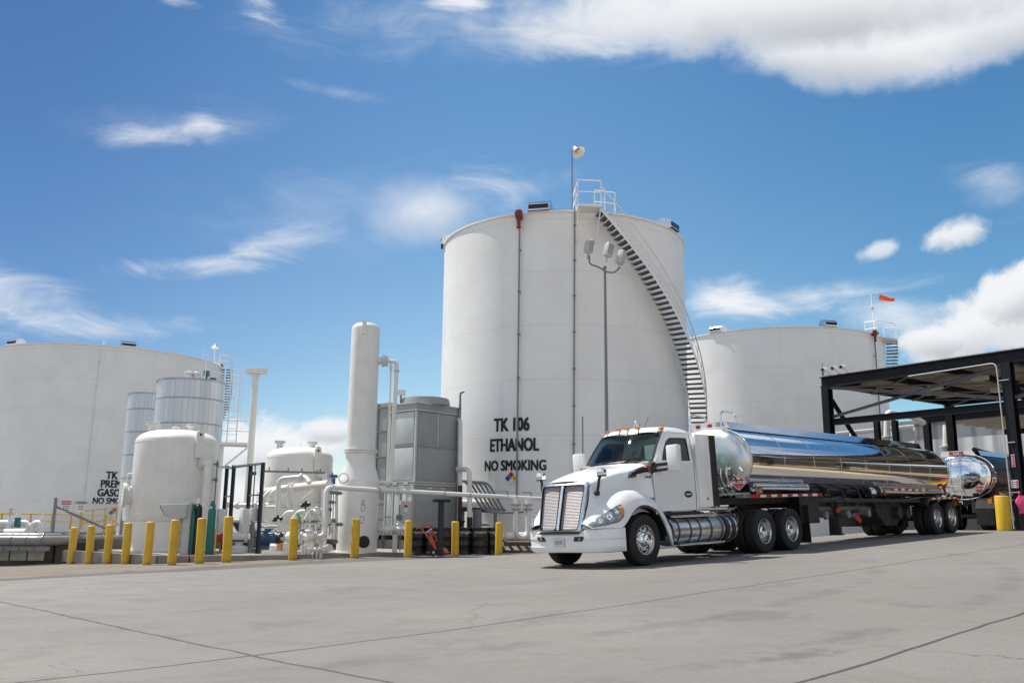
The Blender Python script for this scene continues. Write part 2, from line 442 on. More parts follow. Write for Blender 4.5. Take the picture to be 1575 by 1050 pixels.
class MB:
    def __init__(s): s.v = []; s.f = []

    def add(s, vs, fs):
        o = len(s.v); s.v += [V(p) for p in vs]; s.f += [tuple(i+o for i in f) for f in fs]
        return s

    def box(s, c, sz, R=None):
        c = V(c); h = [x/2 for x in sz]; vs = []
        for i in (-1, 1):
            for j in (-1, 1):
                for k in (-1, 1):
                    p = V((i*h[0], j*h[1], k*h[2])); vs.append(c+(R@p if R else p))
        return s.add(vs, [(0, 1, 3, 2), (4, 6, 7, 5), (0, 4, 5, 1), (2, 3, 7, 6), (0, 2, 6, 4), (1, 5, 7, 3)])

    def bar(s, p, q, w, h, up=(0, 0, 1)):
        p, q = V(p), V(q); d = (q-p); L = d.length
        if L < 1e-6: return s
        d.normalize(); up = V(up)
        if abs(d@up) > .98: up = V((1, 0, 0)) if abs(d.x) < .9 else V((0, 1, 0))
        a = d.cross(up).normalized(); b = a.cross(d)
        R = M((a, d, b)).transposed()
        return s.box((p+q)/2, (w, L, h), R)

    def ibeam(s, p, q, w, h, up=(0, 0, 1), t=.03):
        p, q = V(p), V(q); d = (q-p).normalized(); up = V(up)
        if abs(d@up) > .98: up = V((1, 0, 0))
        a = d.cross(up).normalized(); b = a.cross(d)
        s.bar(p+b*(h-t)/2, q+b*(h-t)/2, w, t, up); s.bar(p-b*(h-t)/2, q-b*(h-t)/2, w, t, up)
        s.bar(p, q, t, h-2*t-.002, up)
        return s

    def tube(s, pts, r, seg=12, caps=True):
        pts = [V(p) for p in pts]; n = len(pts)
        rs = r if isinstance(r, (list, tuple)) else [r]*n
        t0 = (pts[1]-pts[0]).normalized()
        ref = V((0, 0, 1)) if abs(t0.z) < .9 else V((1, 0, 0))
        a = t0.cross(ref).normalized(); o = len(s.v)
        for i, p in enumerate(pts):
            if i == 0: t = t0
            elif i == n-1: t = (pts[-1]-pts[-2]).normalized()
            else: t = ((pts[i]-pts[i-1]).normalized()+(pts[i+1]-pts[i]).normalized()).normalized()
            a = (a-t*(a@t)).normalized(); b = t.cross(a)
            for k in range(seg):
                th = 2*pi*k/seg; s.v.append(p+(a*cos(th)+b*sin(th))*rs[i])
        for i in range(n-1):
            for k in range(seg):
                k2 = (k+1) % seg
                s.f.append((o+i*seg+k, o+i*seg+k2, o+(i+1)*seg+k2, o+(i+1)*seg+k))
        if caps:
            s.f.append(tuple(o+k for k in range(seg))[::-1]); s.f.append(tuple(o+(n-1)*seg+k for k in range(seg)))
        return s

    def cyl(s, p, q, r, seg=16): return s.tube([p, q], r, seg)

    def lathe(s, prof, seg=32, T=None, a0=0, a1=2*pi, close=True):
        T = T or M.Identity(4); o = len(s.v); full = abs(a1-a0-2*pi) < 1e-6
        ns = seg if full else seg+1
        for k in range(ns):
            a = a0+(a1-a0)*k/seg
            for (r, z) in prof: s.v.append(T@V((r*cos(a), r*sin(a), z)))
        P = len(prof)
        for k in range(seg):
            k2 = (k+1) % ns
            for i in range(P-1):
                q = (o+k*P+i, o+k2*P+i, o+k2*P+i+1, o+k*P+i+1)
                if prof[i][0] < 1e-6: q = (q[0], q[2], q[3])
                elif prof[i+1][0] < 1e-6: q = (q[0], q[1], q[2])
                s.f.append(q)
        return s

    def ring(s, outer, inner, off=None):
        """flat or bent frame between two outlines with the same number of points; off = thickness vector"""
        n = len(outer); o = len(s.v)
        lay = [(outer, inner)] if off is None else [(outer, inner), ([V(p)+V(off) for p in outer], [V(p)+V(off) for p in inner])]
        for A, B in lay: s.v += [V(p) for p in A]+[V(p) for p in B]
        for i in range(n):
            j = (i+1) % n
            s.f.append((o+i, o+j, o+n+j, o+n+i))
            if off is not None:
                b = o+2*n
                s.f += [(b+j, b+i, b+n+i, b+n+j), (o+j, o+i, b+i, b+j), (o+n+i, o+n+j, b+n+j, b+n+i)]
        return s

    def prism(s, poly, off):
        n = len(poly); o = len(s.v); off = V(off)
        s.v += [V(p) for p in poly]+[V(p)+off for p in poly]
        s.f += [tuple(o+i for i in range(n))[::-1], tuple(o+n+i for i in range(n))]
        for i in range(n):
            j = (i+1) % n; s.f.append((o+i, o+j, o+n+j, o+n+i))
        return s

    def grid(s, rows, closed=False):
        o = len(s.v); n = len(rows[0])
        for r in rows: s.v += [V(p) for p in r]
        for i in range(len(rows)-1):
            for k in range(n if closed else n-1):
                k2 = (k+1) % n
                s.f.append((o+i*n+k, o+i*n+k2, o+(i+1)*n+k2, o+(i+1)*n+k))
        return s

    def mirror_y(s):
        o = len(s.v); s.v += [V((p.x, -p.y, p.z)) for p in s.v]
        s.f += [tuple(i+o for i in f)[::-1] for f in s.f]
        return s

    def xf(s, T): s.v = [T@p for p in s.v]; return s

    def build(s, name, material, parent=None, loc=None, world=True, angle=35, weld=False, bevel=0.0):
        me = bpy.data.meshes.new(name)
        if parent is not None and world:
            iv = world_of(parent).inverted(); vs = [iv@p for p in s.v]
        elif loc is not None:
            L = V(loc); vs = [p-L for p in s.v]
        else: vs = s.v
        me.from_pydata([tuple(p) for p in vs], [], s.f)
        bm = bmesh.new(); bm.from_mesh(me)
        if weld: bmesh.ops.remove_doubles(bm, verts=bm.verts, dist=.0005)
        bmesh.ops.recalc_face_normals(bm, faces=bm.faces)
        if bevel:
            es = [e for e in bm.edges if len(e.link_faces) == 2 and e.calc_face_angle(0) > .6]
            bmesh.ops.bevel(bm, geom=es, offset=bevel, segments=2, affect='EDGES', profile=.6, clamp_overlap=True)
        bm.to_mesh(me); bm.free()
        me.polygons.foreach_set('use_smooth', [name not in FLAT]*len(me.polygons))
        if angle is not None: me.set_sharp_from_angle(angle=radians(angle))
        me.materials.append(material)
        o = bpy.data.objects.new(name, me); COL.objects.link(o)
        if parent is not None: o.parent = parent
        if loc is not None and parent is None: o.location = loc
        return o


def world_of(o):
    T = M.LocRotScale(o.location, o.rotation_euler.to_quaternion() if o.rotation_mode != 'QUATERNION' else o.rotation_quaternion, o.scale)
    return world_of(o.parent)@T if o.parent else T


def tag(o, label=None, cat=None, group=None, kind=None):
    if label: o['label'] = label
    if cat: o['category'] = cat
    if group: o['group'] = group
    if kind: o['kind'] = kind
    return o


def thing(name, label, cat, loc, group=None, rz=0.0):
    o = bpy.data.objects.new(name, None); COL.objects.link(o)
    o.empty_display_size = .2
    o.location = loc; o.rotation_euler = (0, 0, rz)
    return tag(o, label, cat, group)


def children(o): return [c for c in bpy.data.objects if c.parent == o]


def copy_tree(o, parent=None):
    c = o.copy(); COL.objects.link(c); c.parent = parent
    for ch in children(o): copy_tree(ch, c)
    return c


def fillet(pts, rad, n=6):
    """polyline with rounded corners, for bent pipes"""
    pts = [V(p) for p in pts]; out = [pts[0]]
    for i in range(1, len(pts)-1):
        a, p, b = pts[i-1], pts[i], pts[i+1]
        d1, d2 = (a-p), (b-p); r = min(rad, d1.length*.49, d2.length*.49)
        p1, p2 = p+d1.normalized()*r, p+d2.normalized()*r
        for k in range(n+1):
            t = k/n; out.append(p1*(1-t)**2+p*2*t*(1-t)+p2*t*t)
    out.append(pts[-1]); return out


def cr(ps, t):
    """Catmull-Rom through points, t in 0..len-1"""
    n = len(ps); i = min(int(t), n-2); u = t-i
    p1, p2 = ps[i], ps[i+1]
    p0 = ps[i-1] if i > 0 else p1*2-p2
    p3 = ps[i+2] if i+2 < n else p2*2-p1
    return .5*((2*p1)+(p2-p0)*u+(2*p0-5*p1+4*p2-p3)*u*u+(3*p1-p0-3*p2+p3)*u**3)


class Loft:
    def __init__(s, secs): s.s = [[V(p) for p in q] for q in secs]
    def p(s, u, v): return cr([cr(q, v) for q in s.s], u)
    def rows(s, nu, nv):
        a, b = len(s.s)-1, len(s.s[0])-1
        return [[s.p(a*i/(nu-1), b*k/(nv-1)) for k in range(nv)] for i in range(nu)]


TEXT_BOLD = [0.0]


def strokes(bold):
    """small shifts that thicken a letter, each on its own layer"""
    if not bold: return [(0, 0, 0)]
    d = bold; return [(x*d, y*d, .0008*(i+1)) for i, (x, y) in enumerate(((0, 0), (-1, -.6), (1, -.6), (-1, .6), (1, .6), (-.5, 0), (.5, 0)))]


def text_geo(txt, size, bold=0.0, sx=1.0):
    """outline of a word as flat mesh: vertices (x, y), faces; centred"""
    cu = bpy.data.curves.new('lettering', 'FONT'); cu.body = txt; cu.size = size; cu.align_x = 'CENTER'
    cu.resolution_u = 3
    ob = bpy.data.objects.new('lettering', cu); COL.objects.link(ob)
    dg = bpy.context.evaluated_depsgraph_get(); ev = ob.evaluated_get(dg); me = ev.to_mesh()
    vs = [(v.co.x*sx, v.co.y) for v in me.vertices]; fs = [tuple(p.vertices) for p in me.polygons if p.area > 1e-6]
    ev.to_mesh_clear(); bpy.data.objects.remove(ob); bpy.data.curves.remove(cu)
    TEXT_BOLD[0] = bold
    return vs, fs


def flat_text(mb, txt, cap, origin, xdir, ydir, bold=0.0, sx=1.0):
    """letters of cap height cap on a plane"""
    vs, fs = text_geo(txt, cap/.70, bold*cap, sx)
    o, xd, yd = V(origin), V(xdir).normalized(), V(ydir).normalized()
    nd = xd.cross(yd)
    for dx, dy, dz in strokes(bold*cap): mb.add([o+xd*(x+dx)+yd*(y+dy)+nd*dz for x, y in vs], fs)
    return mb


def flange(mb, c, d, r, t=.05, bolts=0):
    d = V(d).normalized(); c = V(c)
    mb.cyl(c-d*t, c-d*.008, r, 20); mb.cyl(c+d*.008, c+d*t, r, 20)
    if bolts:
        a = d.orthogonal().normalized(); b = d.cross(a)
        for k in range(bolts):
            q = c+(a*cos(2*pi*k/bolts)+b*sin(2*pi*k/bolts))*r*.84
            mb.cyl(q-d*(t+.025), q+d*(t+.025), r*.07, 6)
    return mb

# ------------------------------------------------------------------ ground
EDGE = [(-70, 20.6), (5.6, 20.6), (9.6, 20.45), (12.3, 21.3), (15.5, 22.15), (19.3, 22.6), (24.4, 23.7), (30, 25), (90, 26)]


def lerp_list(L, x):
    for (a, b), (c, d) in zip(L, L[1:]):
        if x <= c: return b+(d-b)*(x-a)/(c-a)
    return L[-1][1]


LOW = [(-70, -2.2), (12, -2.2), (18, 1.8), (24, 6), (34, 9), (100, 9.5)]


def concrete_ground():
    m = bpy.data.materials.new('concrete_paving'); m.use_nodes = True
    nt = m.node_tree; g = NG(nt); b = nt.nodes['Principled BSDF']
    tc = nt.nodes.new('ShaderNodeTexCoord'); o = tc.outputs['Object']
    s = nt.nodes.new('ShaderNodeSeparateXYZ'); nt.links.new(o, s.inputs[0])
    n1 = g.noise(o, .16, 6, .62).outputs[0]
    n2 = g.noise(o, 1.3, 8, .66, .3).outputs[0]
    n3 = g.noise(o, 60, 3, .7).outputs[0]
    n5 = g.noise(o, 5.5, 6, .7, .6).outputs[0]
    c = g.mixc(g.ramp(n1, .32, .68), (.168, .158, .142), (.228, .212, .189))
    c = g.mixc(g.mul(g.ramp(n2, .42, .72), .7), c, (.147, .138, .124))
    c = g.mixc(g.mul(g.ramp(n5, .50, .75), .35), c, (.145, .138, .128))
    c = g.mixc(g.mul(g.ramp(g.noise(o, .35, 4, .6).outputs[0], .45, .65), .35), c, (.218, .190, .156))
    c = g.mixc(g.mul(g.ramp(n3, .35, .7), .5), c, (.11, .104, .096))
    # worn traffic bands along the lanes
    S = g.add(g.mul(s.outputs[0], SU.x), g.mul(s.outputs[1], SU.y))
    Nn = g.add(g.mul(s.outputs[0], SN.x), g.mul(s.outputs[1], SN.y))
    cb = nt.nodes.new('ShaderNodeCombineXYZ'); nt.links.new(g.mul(S, .09), cb.inputs[0]); nt.links.new(g.mul(Nn, .8), cb.inputs[1])
    n4 = g.noise(cb.outputs[0], 1.0, 6, .6).outputs[0]
    c = g.mixc(g.mul(g.ramp(n4, .5, .72), .22), c, (.15, .145, .136))
    # oil and tyre stains
    def stain(x, y, rx, ry, rot, k):
        dx, dy = g.sub(s.outputs[0], x), g.sub(s.outputs[1], y)
        u = g.add(g.mul(dx, cos(rot)), g.mul(dy, sin(rot))); v = g.sub(g.mul(dy, cos(rot)), g.mul(dx, sin(rot)))
        u = g.m('DIVIDE', u, rx); v = g.m('DIVIDE', v, ry)
        e = g.m('SQRT', g.add(g.mul(u, u), g.mul(v, v)))
        sh = g.add(g.sub(.9, e), g.add(g.mul(g.sub(n2, .5), 4.5), g.mul(g.sub(n5, .5), 3.0)))
        return g.mul(g.ramp(sh, .0, .9), k)
    for (px, py, rx, ry, rt, k) in [(1240, 1005, .28, .55, -.5, .6), (1180, 1014, .12, .22, -.4, .5), (1138, 1018, .2, .3, -.4, .35), (1170, 948, .5, .9, .7, .35), (1385, 930, .3, .7, .5, .35),
                                    (1300, 985, .25, .6, -.3, .3), (580, 905, .8, 1.2, .6, .3), (450, 958, .4, .6, .3, .25), (860, 950, .7, 1.1, .7, .22), (1150, 905, 1.2, .5, .7, .3), (840, 893, 1.5, .5, .7, .25), (700, 985, .35, .6, .2, .2), (980, 1000, .6, .5, .4, .18)]:
        p = ground_at(px, py)
        c = g.mixc(stain(p.x, p.y, rx, ry, rt, k), c, (.09, .085, .08))
    # grit specks and hairline cracks
    vo = nt.nodes.new('ShaderNodeTexVoronoi'); vo.inputs['Scale'].default_value = 3.2; nt.links.new(o, vo.inputs['Vector'])
    vc = nt.nodes.new('ShaderNodeSeparateColor'); nt.links.new(vo.outputs['Color'], vc.inputs[0])
    spk = g.mul(g.ramp(vo.outputs['Distance'], g.mul(vc.outputs[1], .05), g.mul(vc.outputs[1], .09), 1, 0), g.ramp(vc.outputs[0], .62, .66))
    c = g.mixc(g.mul(spk, .85), c, (.05, .046, .04))
    wv = nt.nodes.new('ShaderNodeVectorMath'); wv.operation = 'ADD'; nn = g.noise(o, 1.1, 5, .65)
    nt.links.new(o, wv.inputs[0]); nt.links.new(nn.outputs['Color'], wv.inputs[1])
    ve = nt.nodes.new('ShaderNodeTexVoronoi'); ve.feature = 'DISTANCE_TO_EDGE'; ve.inputs['Scale'].default_value = .22; nt.links.new(wv.outputs[0], ve.inputs['Vector'])
    c = g.mixc(g.mul(g.mul(g.ramp(ve.outputs['Distance'], .0012, .0035, 1, 0), g.ramp(n1, .5, .58)), .7), c, (.06, .056, .05))
    # dark curved tyre tracks
    for cx_, cy_, rad_, k_ in ((-9.0, 22.0, 16.5, .35), (-9.0, 22.0, 18.4, .30), (30.0, -9.0, 29.0, .28), (30.0, -9.0, 27.1, .25)):
        dx, dy = g.sub(s.outputs[0], cx_), g.sub(s.outputs[1], cy_)
        rr_ = g.m('ABSOLUTE', g.sub(g.m('SQRT', g.add(g.mul(dx, dx), g.mul(dy, dy))), rad_))
        c = g.mixc(g.mul(g.mul(g.ramp(rr_, .08, .22, 1, 0), g.ramp(n2, .40, .62)), k_), c, (.09, .085, .08))
    jit = g.mul(g.sub(g.noise(o, 3.0, 3, .5).outputs[0], .5), .05)
    jit2 = g.mul(g.sub(g.noise(o, .5, 2, .5).outputs[0], .5), .16)
    jit = g.add(jit, jit2)
    def joint(coord, at_, w, k):
        d = g.m('ABSOLUTE', g.add(g.sub(coord, at_), jit))
        return g.mul(g.ramp(d, w*.4, w, 1, 0), k)
    j = None
    for coord, at_, w, k in [(Nn, 7.22, .028, .95), (Nn, 3.07, .028, .95), (Nn, 11.4, .016, .4), (Nn, 15.6, .016, .5), (S, 3.95, .026, .95), (S, 13.0, .012, .25), (S, 22.2, .012, .3), (S, 31, .012, .4), (S, -5.2, .02, .9)]:
        q = joint(coord, at_, w, k); j = q if j is None else g.m('MAXIMUM', j, q)
    c = g.mixc(j, c, (.045, .042, .038))
    nt.links.new(c, b.inputs['Base Color'])
    nt.links.new(g.ramp(n2, .3, .7, .62, .85), b.inputs['Roughness'])
    bp = nt.nodes.new('ShaderNodeBump'); bp.inputs['Strength'].default_value = .6; bp.inputs['Distance'].default_value = .02
    nt.links.new(g.sub(g.add(g.mul(n3, .25), g.mul(n2, .3)), j), bp.inputs['Height'])
    nt.links.new(bp.outputs[0], b.inputs['Normal'])
    return m


def gravel_mat(name, a, b_, scale):
    m = bpy.data.materials.new(name); m.use_nodes = True
    nt = m.node_tree; g = NG(nt); b = nt.nodes['Principled BSDF']
    tc = nt.nodes.new('ShaderNodeTexCoord'); o = tc.outputs['Object']
    vo = nt.nodes.new('ShaderNodeTexVoronoi'); vo.inputs['Scale'].default_value = scale; nt.links.new(o, vo.inputs['Vector'])
    n1 = g.noise(o, .6, 6, .65).outputs[0]; n2 = g.noise(o, scale*.5, 4, .7).outputs[0]
    sc_ = nt.nodes.new('ShaderNodeSeparateColor'); nt.links.new(vo.outputs['Color'], sc_.inputs[0])
    c = g.mixc(g.ramp(n1, .3, .7), a, b_)
    c = g.mixc(g.mul(sc_.outputs[0], .55), c, (b_[0]*1.5, b_[1]*1.45, b_[2]*1.35))
    c = g.mixc(g.mul(g.ramp(n2, .5, .7), .6), c, (a[0]*.4, a[1]*.4, a[2]*.4))
    nt.links.new(c, b.inputs['Base Color']); b.inputs['Roughness'].default_value = .9
    bp = nt.nodes.new('ShaderNodeBump'); bp.inputs['Strength'].default_value = .8; bp.inputs['Distance'].default_value = .03
    nt.links.new(vo.outputs['Distance'], bp.inputs['Height']); nt.links.new(bp.outputs[0], b.inputs['Normal'])
    return m


GRAVEL = gravel_mat('brown_gravel', (.125, .107, .088), (.185, .160, .132), 22)
DIRT = gravel_mat('grey_brown_dirt', (.15, .135, .115), (.20, .18, .155), 5)
TANDIRT = gravel_mat('tan_dirt', (.33, .24, .145), (.42, .315, .20), 5)
ASPH = gravel_mat('grey_asphalt_strip', (.085, .079, .073), (.125, .116, .106), 34)

svals = [-60, -45, -32, -22, -15, -10, -6]+[-4+.8*i for i in range(0, 60)]+[45, 48, 52, 57, 63, 70, 80, 90]
rows = []
for s_ in svals:
    ne = lerp_list(EDGE, s_)
    nl = lerp_list(LOW, s_); ns = [nl]+[x for x in [-1.6]+[-.9+.7*i for i in range(0, 31)] if x > nl+.3]
    ns = [x for x in ns if x < ne-.4]+[ne]
    # same count in every row: resample
    k = 46
    fr = []
    for i in range(k):
        t = i/(k-1)*(len(ns)-1); q = min(int(t), len(ns)-2)
        fr.append(ns[q]+(ns[q+1]-ns[q])*(t-q))
    rows.append([sn(s_, x) for x in fr])
tag(MB().grid(rows).build('concrete_apron', concrete_ground(), angle=None), kind='structure')
rows = []
for s_ in svals:
    ne = lerp_list(EDGE, s_)
    rows.append([sn(s_, ne-.02, -.13)]+[sn(s_, ne+1.9*k/6+(.03*sin(s_*9+k) if k else 0), -.025-.0*k) for k in range(0, 7)])
rows_ = rows
rows = [[sn(s_, lerp_list(LOW, s_)+d_, -.01) for d_ in (.05, -2, -6, -12, -20, -32, -48, -68)] for s_ in svals]
tag(MB().grid(rows).build('dirt_yard', TANDIRT, angle=None), kind='structure')
rows = rows_
tag(MB().grid(rows).build('asphalt_strip', ASPH, angle=None), kind='structure')
rows = []
for s_ in svals:
    ne = lerp_list(EDGE, s_)+1.85
    rows.append([sn(s_, ne+18*(k/14)**1.4, -.03+.012*sin(k*7+s_*3)) for k in range(0, 15)])
tag(MB().grid(rows).build('gravel_strip', GRAVEL, angle=None), kind='structure')
rows = []
for r_ in [0, 12, 22, 32, 42, 52, 62, 75, 90, 120, 170, 260, 420, 700, 1100, 1700]:
    row = []
    for k in range(72):
        a = 2*pi*k/72; x, y = r_*sin(a), 20+r_*cos(a)
        zz = min(zg(x, y), .9 if r_ > 60 else 9)
        row.append((x, y, zz-.22-(.2 if r_ > 200 else 0)))
    rows.append(row)
tag(MB().grid(rows, closed=True).build('ground', DIRT, angle=None), kind='structure')
# low hills all round the site, dark with distance
rows = []
for k, (rr, hh) in enumerate([(1150, -2), (1250, 9), (1400, 22), (1650, 34)]):
    rows.append([(rr*sin(2*pi*i/120), rr*cos(2*pi*i/120), (hh*(.35+.65*abs(sin(i*.31)*cos(i*.113+1))) if k else hh)*(1.0 if cos(2*pi*i/120) < .3 else .12)) for i in range(120)])
HILL = mat('dry_hill_scrub', (.09, .085, .075), .9, var=.3, vscale=.01)
tag(MB().grid(rows, closed=True).build('hills', HILL, angle=None), kind='structure')

# equipment pad with its concrete kerb (site-aligned)
def slab(name, pts_sn, top, thick, material, kind=None):
    pts = [SU*a+SN*b for a, b in pts_sn]
    return MB().prism([(p.x, p.y, top-thick) for p in pts], (0, 0, thick)).build(name, material)


tag(slab('equipment_pad', [(11.9, 27.0), (14.6, 25.7), (26.5, 25.7), (26.5, 37.5), (11.9, 37.5)], .10, .8, CONC), kind='structure')
kerb = MB()
for a, b in [((10.75, 32.6), (11.55, 27.0)), ((11.55, 27.0), (12.2, 26.4)), ((12.2, 26.4), (15.2, 25.55))]:
    p, q = sn(*a), sn(*b); p.z = q.z = -.08
    kerb.bar(p, q, .28, .36)
tag(kerb.build('kerb', CONC), kind='structure')


# ------------------------------------------------------------------ storage tanks
def stencil(parent, tank, lines, name='lettering'):
    """lettering wrapped on a tank wall: lines = (text, cap height, angle deg, base z, width factor)"""
    cx_, cy_, R = tank
    mb = MB()
    for txt, cap, ang, z0, wx in lines:
        vs, fs = text_geo(txt, cap/.70, 0, wx)
        for dx, dy, dz in strokes(.052*cap):
            rr = R+.018+dz*2
            mb.add([(cx_+rr*sin(radians(ang)+(x+dx)/rr), cy_-rr*cos(radians(ang)+(x+dx)/rr), z0+y+dy) for x, y in vs], fs)
    return mb.build(name, LETTER, parent, angle=None)


def on_wall(tank, ang, z, off=0.0):
    cx_, cy_, R = tank; a = radians(ang)
    return V((cx_+(R+off)*sin(a), cy_-(R+off)*cos(a), z))


def vent_hood(parent, tank, ang, z, back=.55, w=.95):
    """curved sheet-metal vent sitting on the rim of the roof, open and dark at its mouth"""
    a = radians(ang); d = V((sin(a), -cos(a), 0)); t = V((cos(a), sin(a), 0)); up = V((0, 0, 1))
    c = on_wall(tank, ang, z, -back)
    mb = MB(); rows = []
    for k in range(9):
        th = pi*k/8
        q = d*(.62*cos(th)*-1+.1)*.75+up*(.54*sin(th)**.8)
        rows.append([c+q-t*w/2, c+q+t*w/2])
    mb.grid(rows)
    for sgn in (-1, 1):
        pts = [r_[0 if sgn < 0 else 1] for r_ in rows]; mb.prism(pts, t*.01*sgn)
    o = mb.build('vent_hood', ALU, parent, angle=50)
    m2 = MB(); m2.bar(c+d*.36+up*.17, c+d*.535+up*.15, w*.90, .27, up)
    m2.build('vent_mouth', BLACK, o)
    return o


def stair(parent, tank, a_bot, a_top, z_bot, z_top, width=.75, tread_every=.205, gap=.10):
    """spiral stair hugging the tank: separate treads, outer stringer, handrail on posts"""
    cx_, cy_, R = tank; n = int((z_top-z_bot)/tread_every)
    me = None; r1, r2 = R+gap, R+gap+width
    for i in range(n):
        t = (i+.5)/n; ang = a_bot+(a_top-a_bot)*t; z = z_bot+(z_top-z_bot)*t
        if me is None:
            mb = MB(); mb.box((width/2, 0, 0), (width, .25, .045)); mb.box((width/2, .12, -.01), (width, .012, .06))
            o = mb.build('tread', mat('dark_stair_tread', (.12, .125, .135), .6, .2, var=.2), parent, world=False)
            me = o
        else:
            o = me.copy(); COL.objects.link(o)
        a = radians(ang)
        o.location = world_of(parent).inverted()@V((cx_+r1*sin(a), cy_-r1*cos(a), z))
        # local x outwards
        o.rotation_euler = (0, 0, a-pi/2)
    N = 70
    P = lambda t, r_, dz: V((cx_+r_*sin(radians(a_bot+(a_top-a_bot)*t)), cy_-r_*cos(radians(a_bot+(a_top-a_bot)*t)), z_bot+(z_top-z_bot)*t+dz))
    mb = MB()
    for i in range(N): mb.bar(P(i/N, r2, -.02), P((i+1)/N, r2, -.02), .012, .16)
    mb.build('stringer', WHITE, parent)
    mb = MB()
    for i in range(N): mb.bar(P(i/N, r1, -.02), P((i+1)/N, r1, -.02), .012, .13)
    mb.build('stringer', WHITE, parent)
    mb = MB(); mb.tube([P(i/N, r2, 1.05) for i in range(N+1)], .03, 6); mb.tube([P(i/N, r2, .55) for i in range(N+1)], .012, 5)
    k = int(n/3)
    for i in range(k+1): mb.cyl(P(i/k, r2, 0), P(i/k, r2, 1.05), .016, 6)
    mb.build('handrail', WHITE, parent)
    mb = MB()
    for i in range(0, n, 4): mb.bar(P(i/n, R+.0, -.06), P(i/n, r2, -.06), .05, .05)
    mb.build('bracket', WHITE, parent)


def rail_box(name, parent, pts, h, m_, closed=False, r=.024, mid=True):
    mb = MB(); n = len(pts)
    for i in range(n if closed else n-1):
        a, b = V(pts[i]), V(pts[(i+1) % n])
        mb.cyl(a+V((0, 0, h)), b+V((0, 0, h)), r, 6)
        if mid: mb.cyl(a+V((0, 0, h*.52)), b+V((0, 0, h*.52)), r*.85, 6)
    for p in pts: mb.cyl(V(p), V(p)+V((0, 0, h)), r, 6)
    return mb.build(name, m_, parent)


def tank(label, cx_, cy_, R, H, base, paint):
    t = thing('storage_tank', label, 'storage tank', (cx_, cy_, base), 'white fuel storage tanks')
    mb = MB().lathe([(R, 0), (R, H)], 160, M.Translation((cx_, cy_, base)))
    mb.build('shell', paint, t, angle=60)
    mb = MB().lathe([(R, H-.02), (R+.07, H-.02), (R+.07, H+.07), (R-.05, H+.08), (0, H+R*.06)], 160, M.Translation((cx_, cy_, base)))
    mb.build('roof', WHITE, t, angle=40)
    mb = MB().lathe([(R, -.4), (R+.35, -.4), (R+.35, .12), (R, .14)], 96, M.Translation((cx_, cy_, base)))
    mb.build('foundation_ring', CONC, t, angle=40)
    return t


def conduit(parent, tk, ang0, ang1, z0, z1, r, off, material=GALV, clamps=8, name='riser_pipe'):
    mb = MB(); mb.cyl(on_wall(tk, ang0, z0, off), on_wall(tk, ang1, z1, off), r, 10)
    for i in range(clamps):
        t = (i+.5)/clamps; z = z0+(z1-z0)*t; a = ang0+(ang1-ang0)*t
        mb.bar(on_wall(tk, a, z, 0), on_wall(tk, a, z, off+r), .10, .05); mb.cyl(on_wall(tk, a-.6, z, off*.9), on_wall(tk, a+.6, z, off*.9), .035, 6)
    return mb.build(name, material, parent)


def foam_maker(parent, tk, ang, z):
    a = radians(ang); d = V((sin(a), -cos(a), 0)); c = on_wall(tk, ang, z, .22)
    mb = MB(); up = V((0, 0, 1))
    mb.tube([c-up*.35, c-up*.1, c, c+up*.32, c+up*.36], [.09, .10, .16, .17, .12], 14)
    mb.cyl(c-d*.02+up*.05, c-d*.30+up*.05, .13, 12)
    mb.cyl(c+d*.10+up*.1, c+d*.26+up*.1, .10, 10)
    mb.tube([c-up*.5, c-up*.48, c-up*.35], [.09, .11, .09], 12)
    return mb.build('foam_maker', RUST, parent)


# --- the ethanol tank in the middle
ET = (2.59, 44.38, 6.093)
HB = 14.84
et = tank('tall white tank lettered TK 106 ETHANOL, behind the white truck', ET[0], ET[1], ET[2], HB, 0.0, tank_paint('tank_paint_ethanol', ET[2], 2.42, 6.4))
stencil(et, ET, [('TK 106', .56, -25.1, 5.06, .70), ('ETHANOL', .54, -24.2, 4.19, .655), ('NO SMOKING', .43, -23.9, 3.36, .755)])
fm = on_wall(ET, -24.7, 3.08, .02)
def hazard_diamond(parent, tk, ang, z, half):
    a = radians(ang); d = V((sin(a), -cos(a), 0)); t = V((cos(a), sin(a), 0)); u = V((0, 0, 1))
    c = on_wall(tk, ang, z, .03)
    pl = MB().prism([c+t*half, c+u*half, c-t*half, c-u*half], d*.012).build('hazard_diamond', SIGNW, parent)
    q = half*.47
    for o, m_ in ((u, REDF), (-t, BLUEF), (t, YELF), (-u, SIGNW)):
        e = c+o*half*.5+d*.014
        MB().prism([e+t*q, e+u*q, e-t*q, e-u*q], d*.004).build('sign_field', m_, pl)
    mb = MB()
    for o, ch in ((u, '3'), (-t, '2'), (t, '0')):
        flat_text(mb, ch, half*.32, c+o*half*.5-u*half*.16+d*.020, t, u, .02)
    mb.build('numerals', LETTER, pl, angle=None)
hazard_diamond(et, ET, -24.8, 3.02, .30)
conduit(et, ET, -22.0, -21.7, .6, 14.1, .042, .13, STEELG, 7)
foam_maker(et, ET, -21.8, 14.62)
conduit(et, ET, .4, 1.55, .4, 15.0, .03, .07, STEELG, 9, 'conduit')
for a_, w_ in ((-13.6, 1.0), (55, .9), (-85, .9), (150, .9)): vent_hood(et, ET, a_, HB+.06, .35, w_)
stair(et, ET, 124, 10.5, .1, HB-.10, .78)
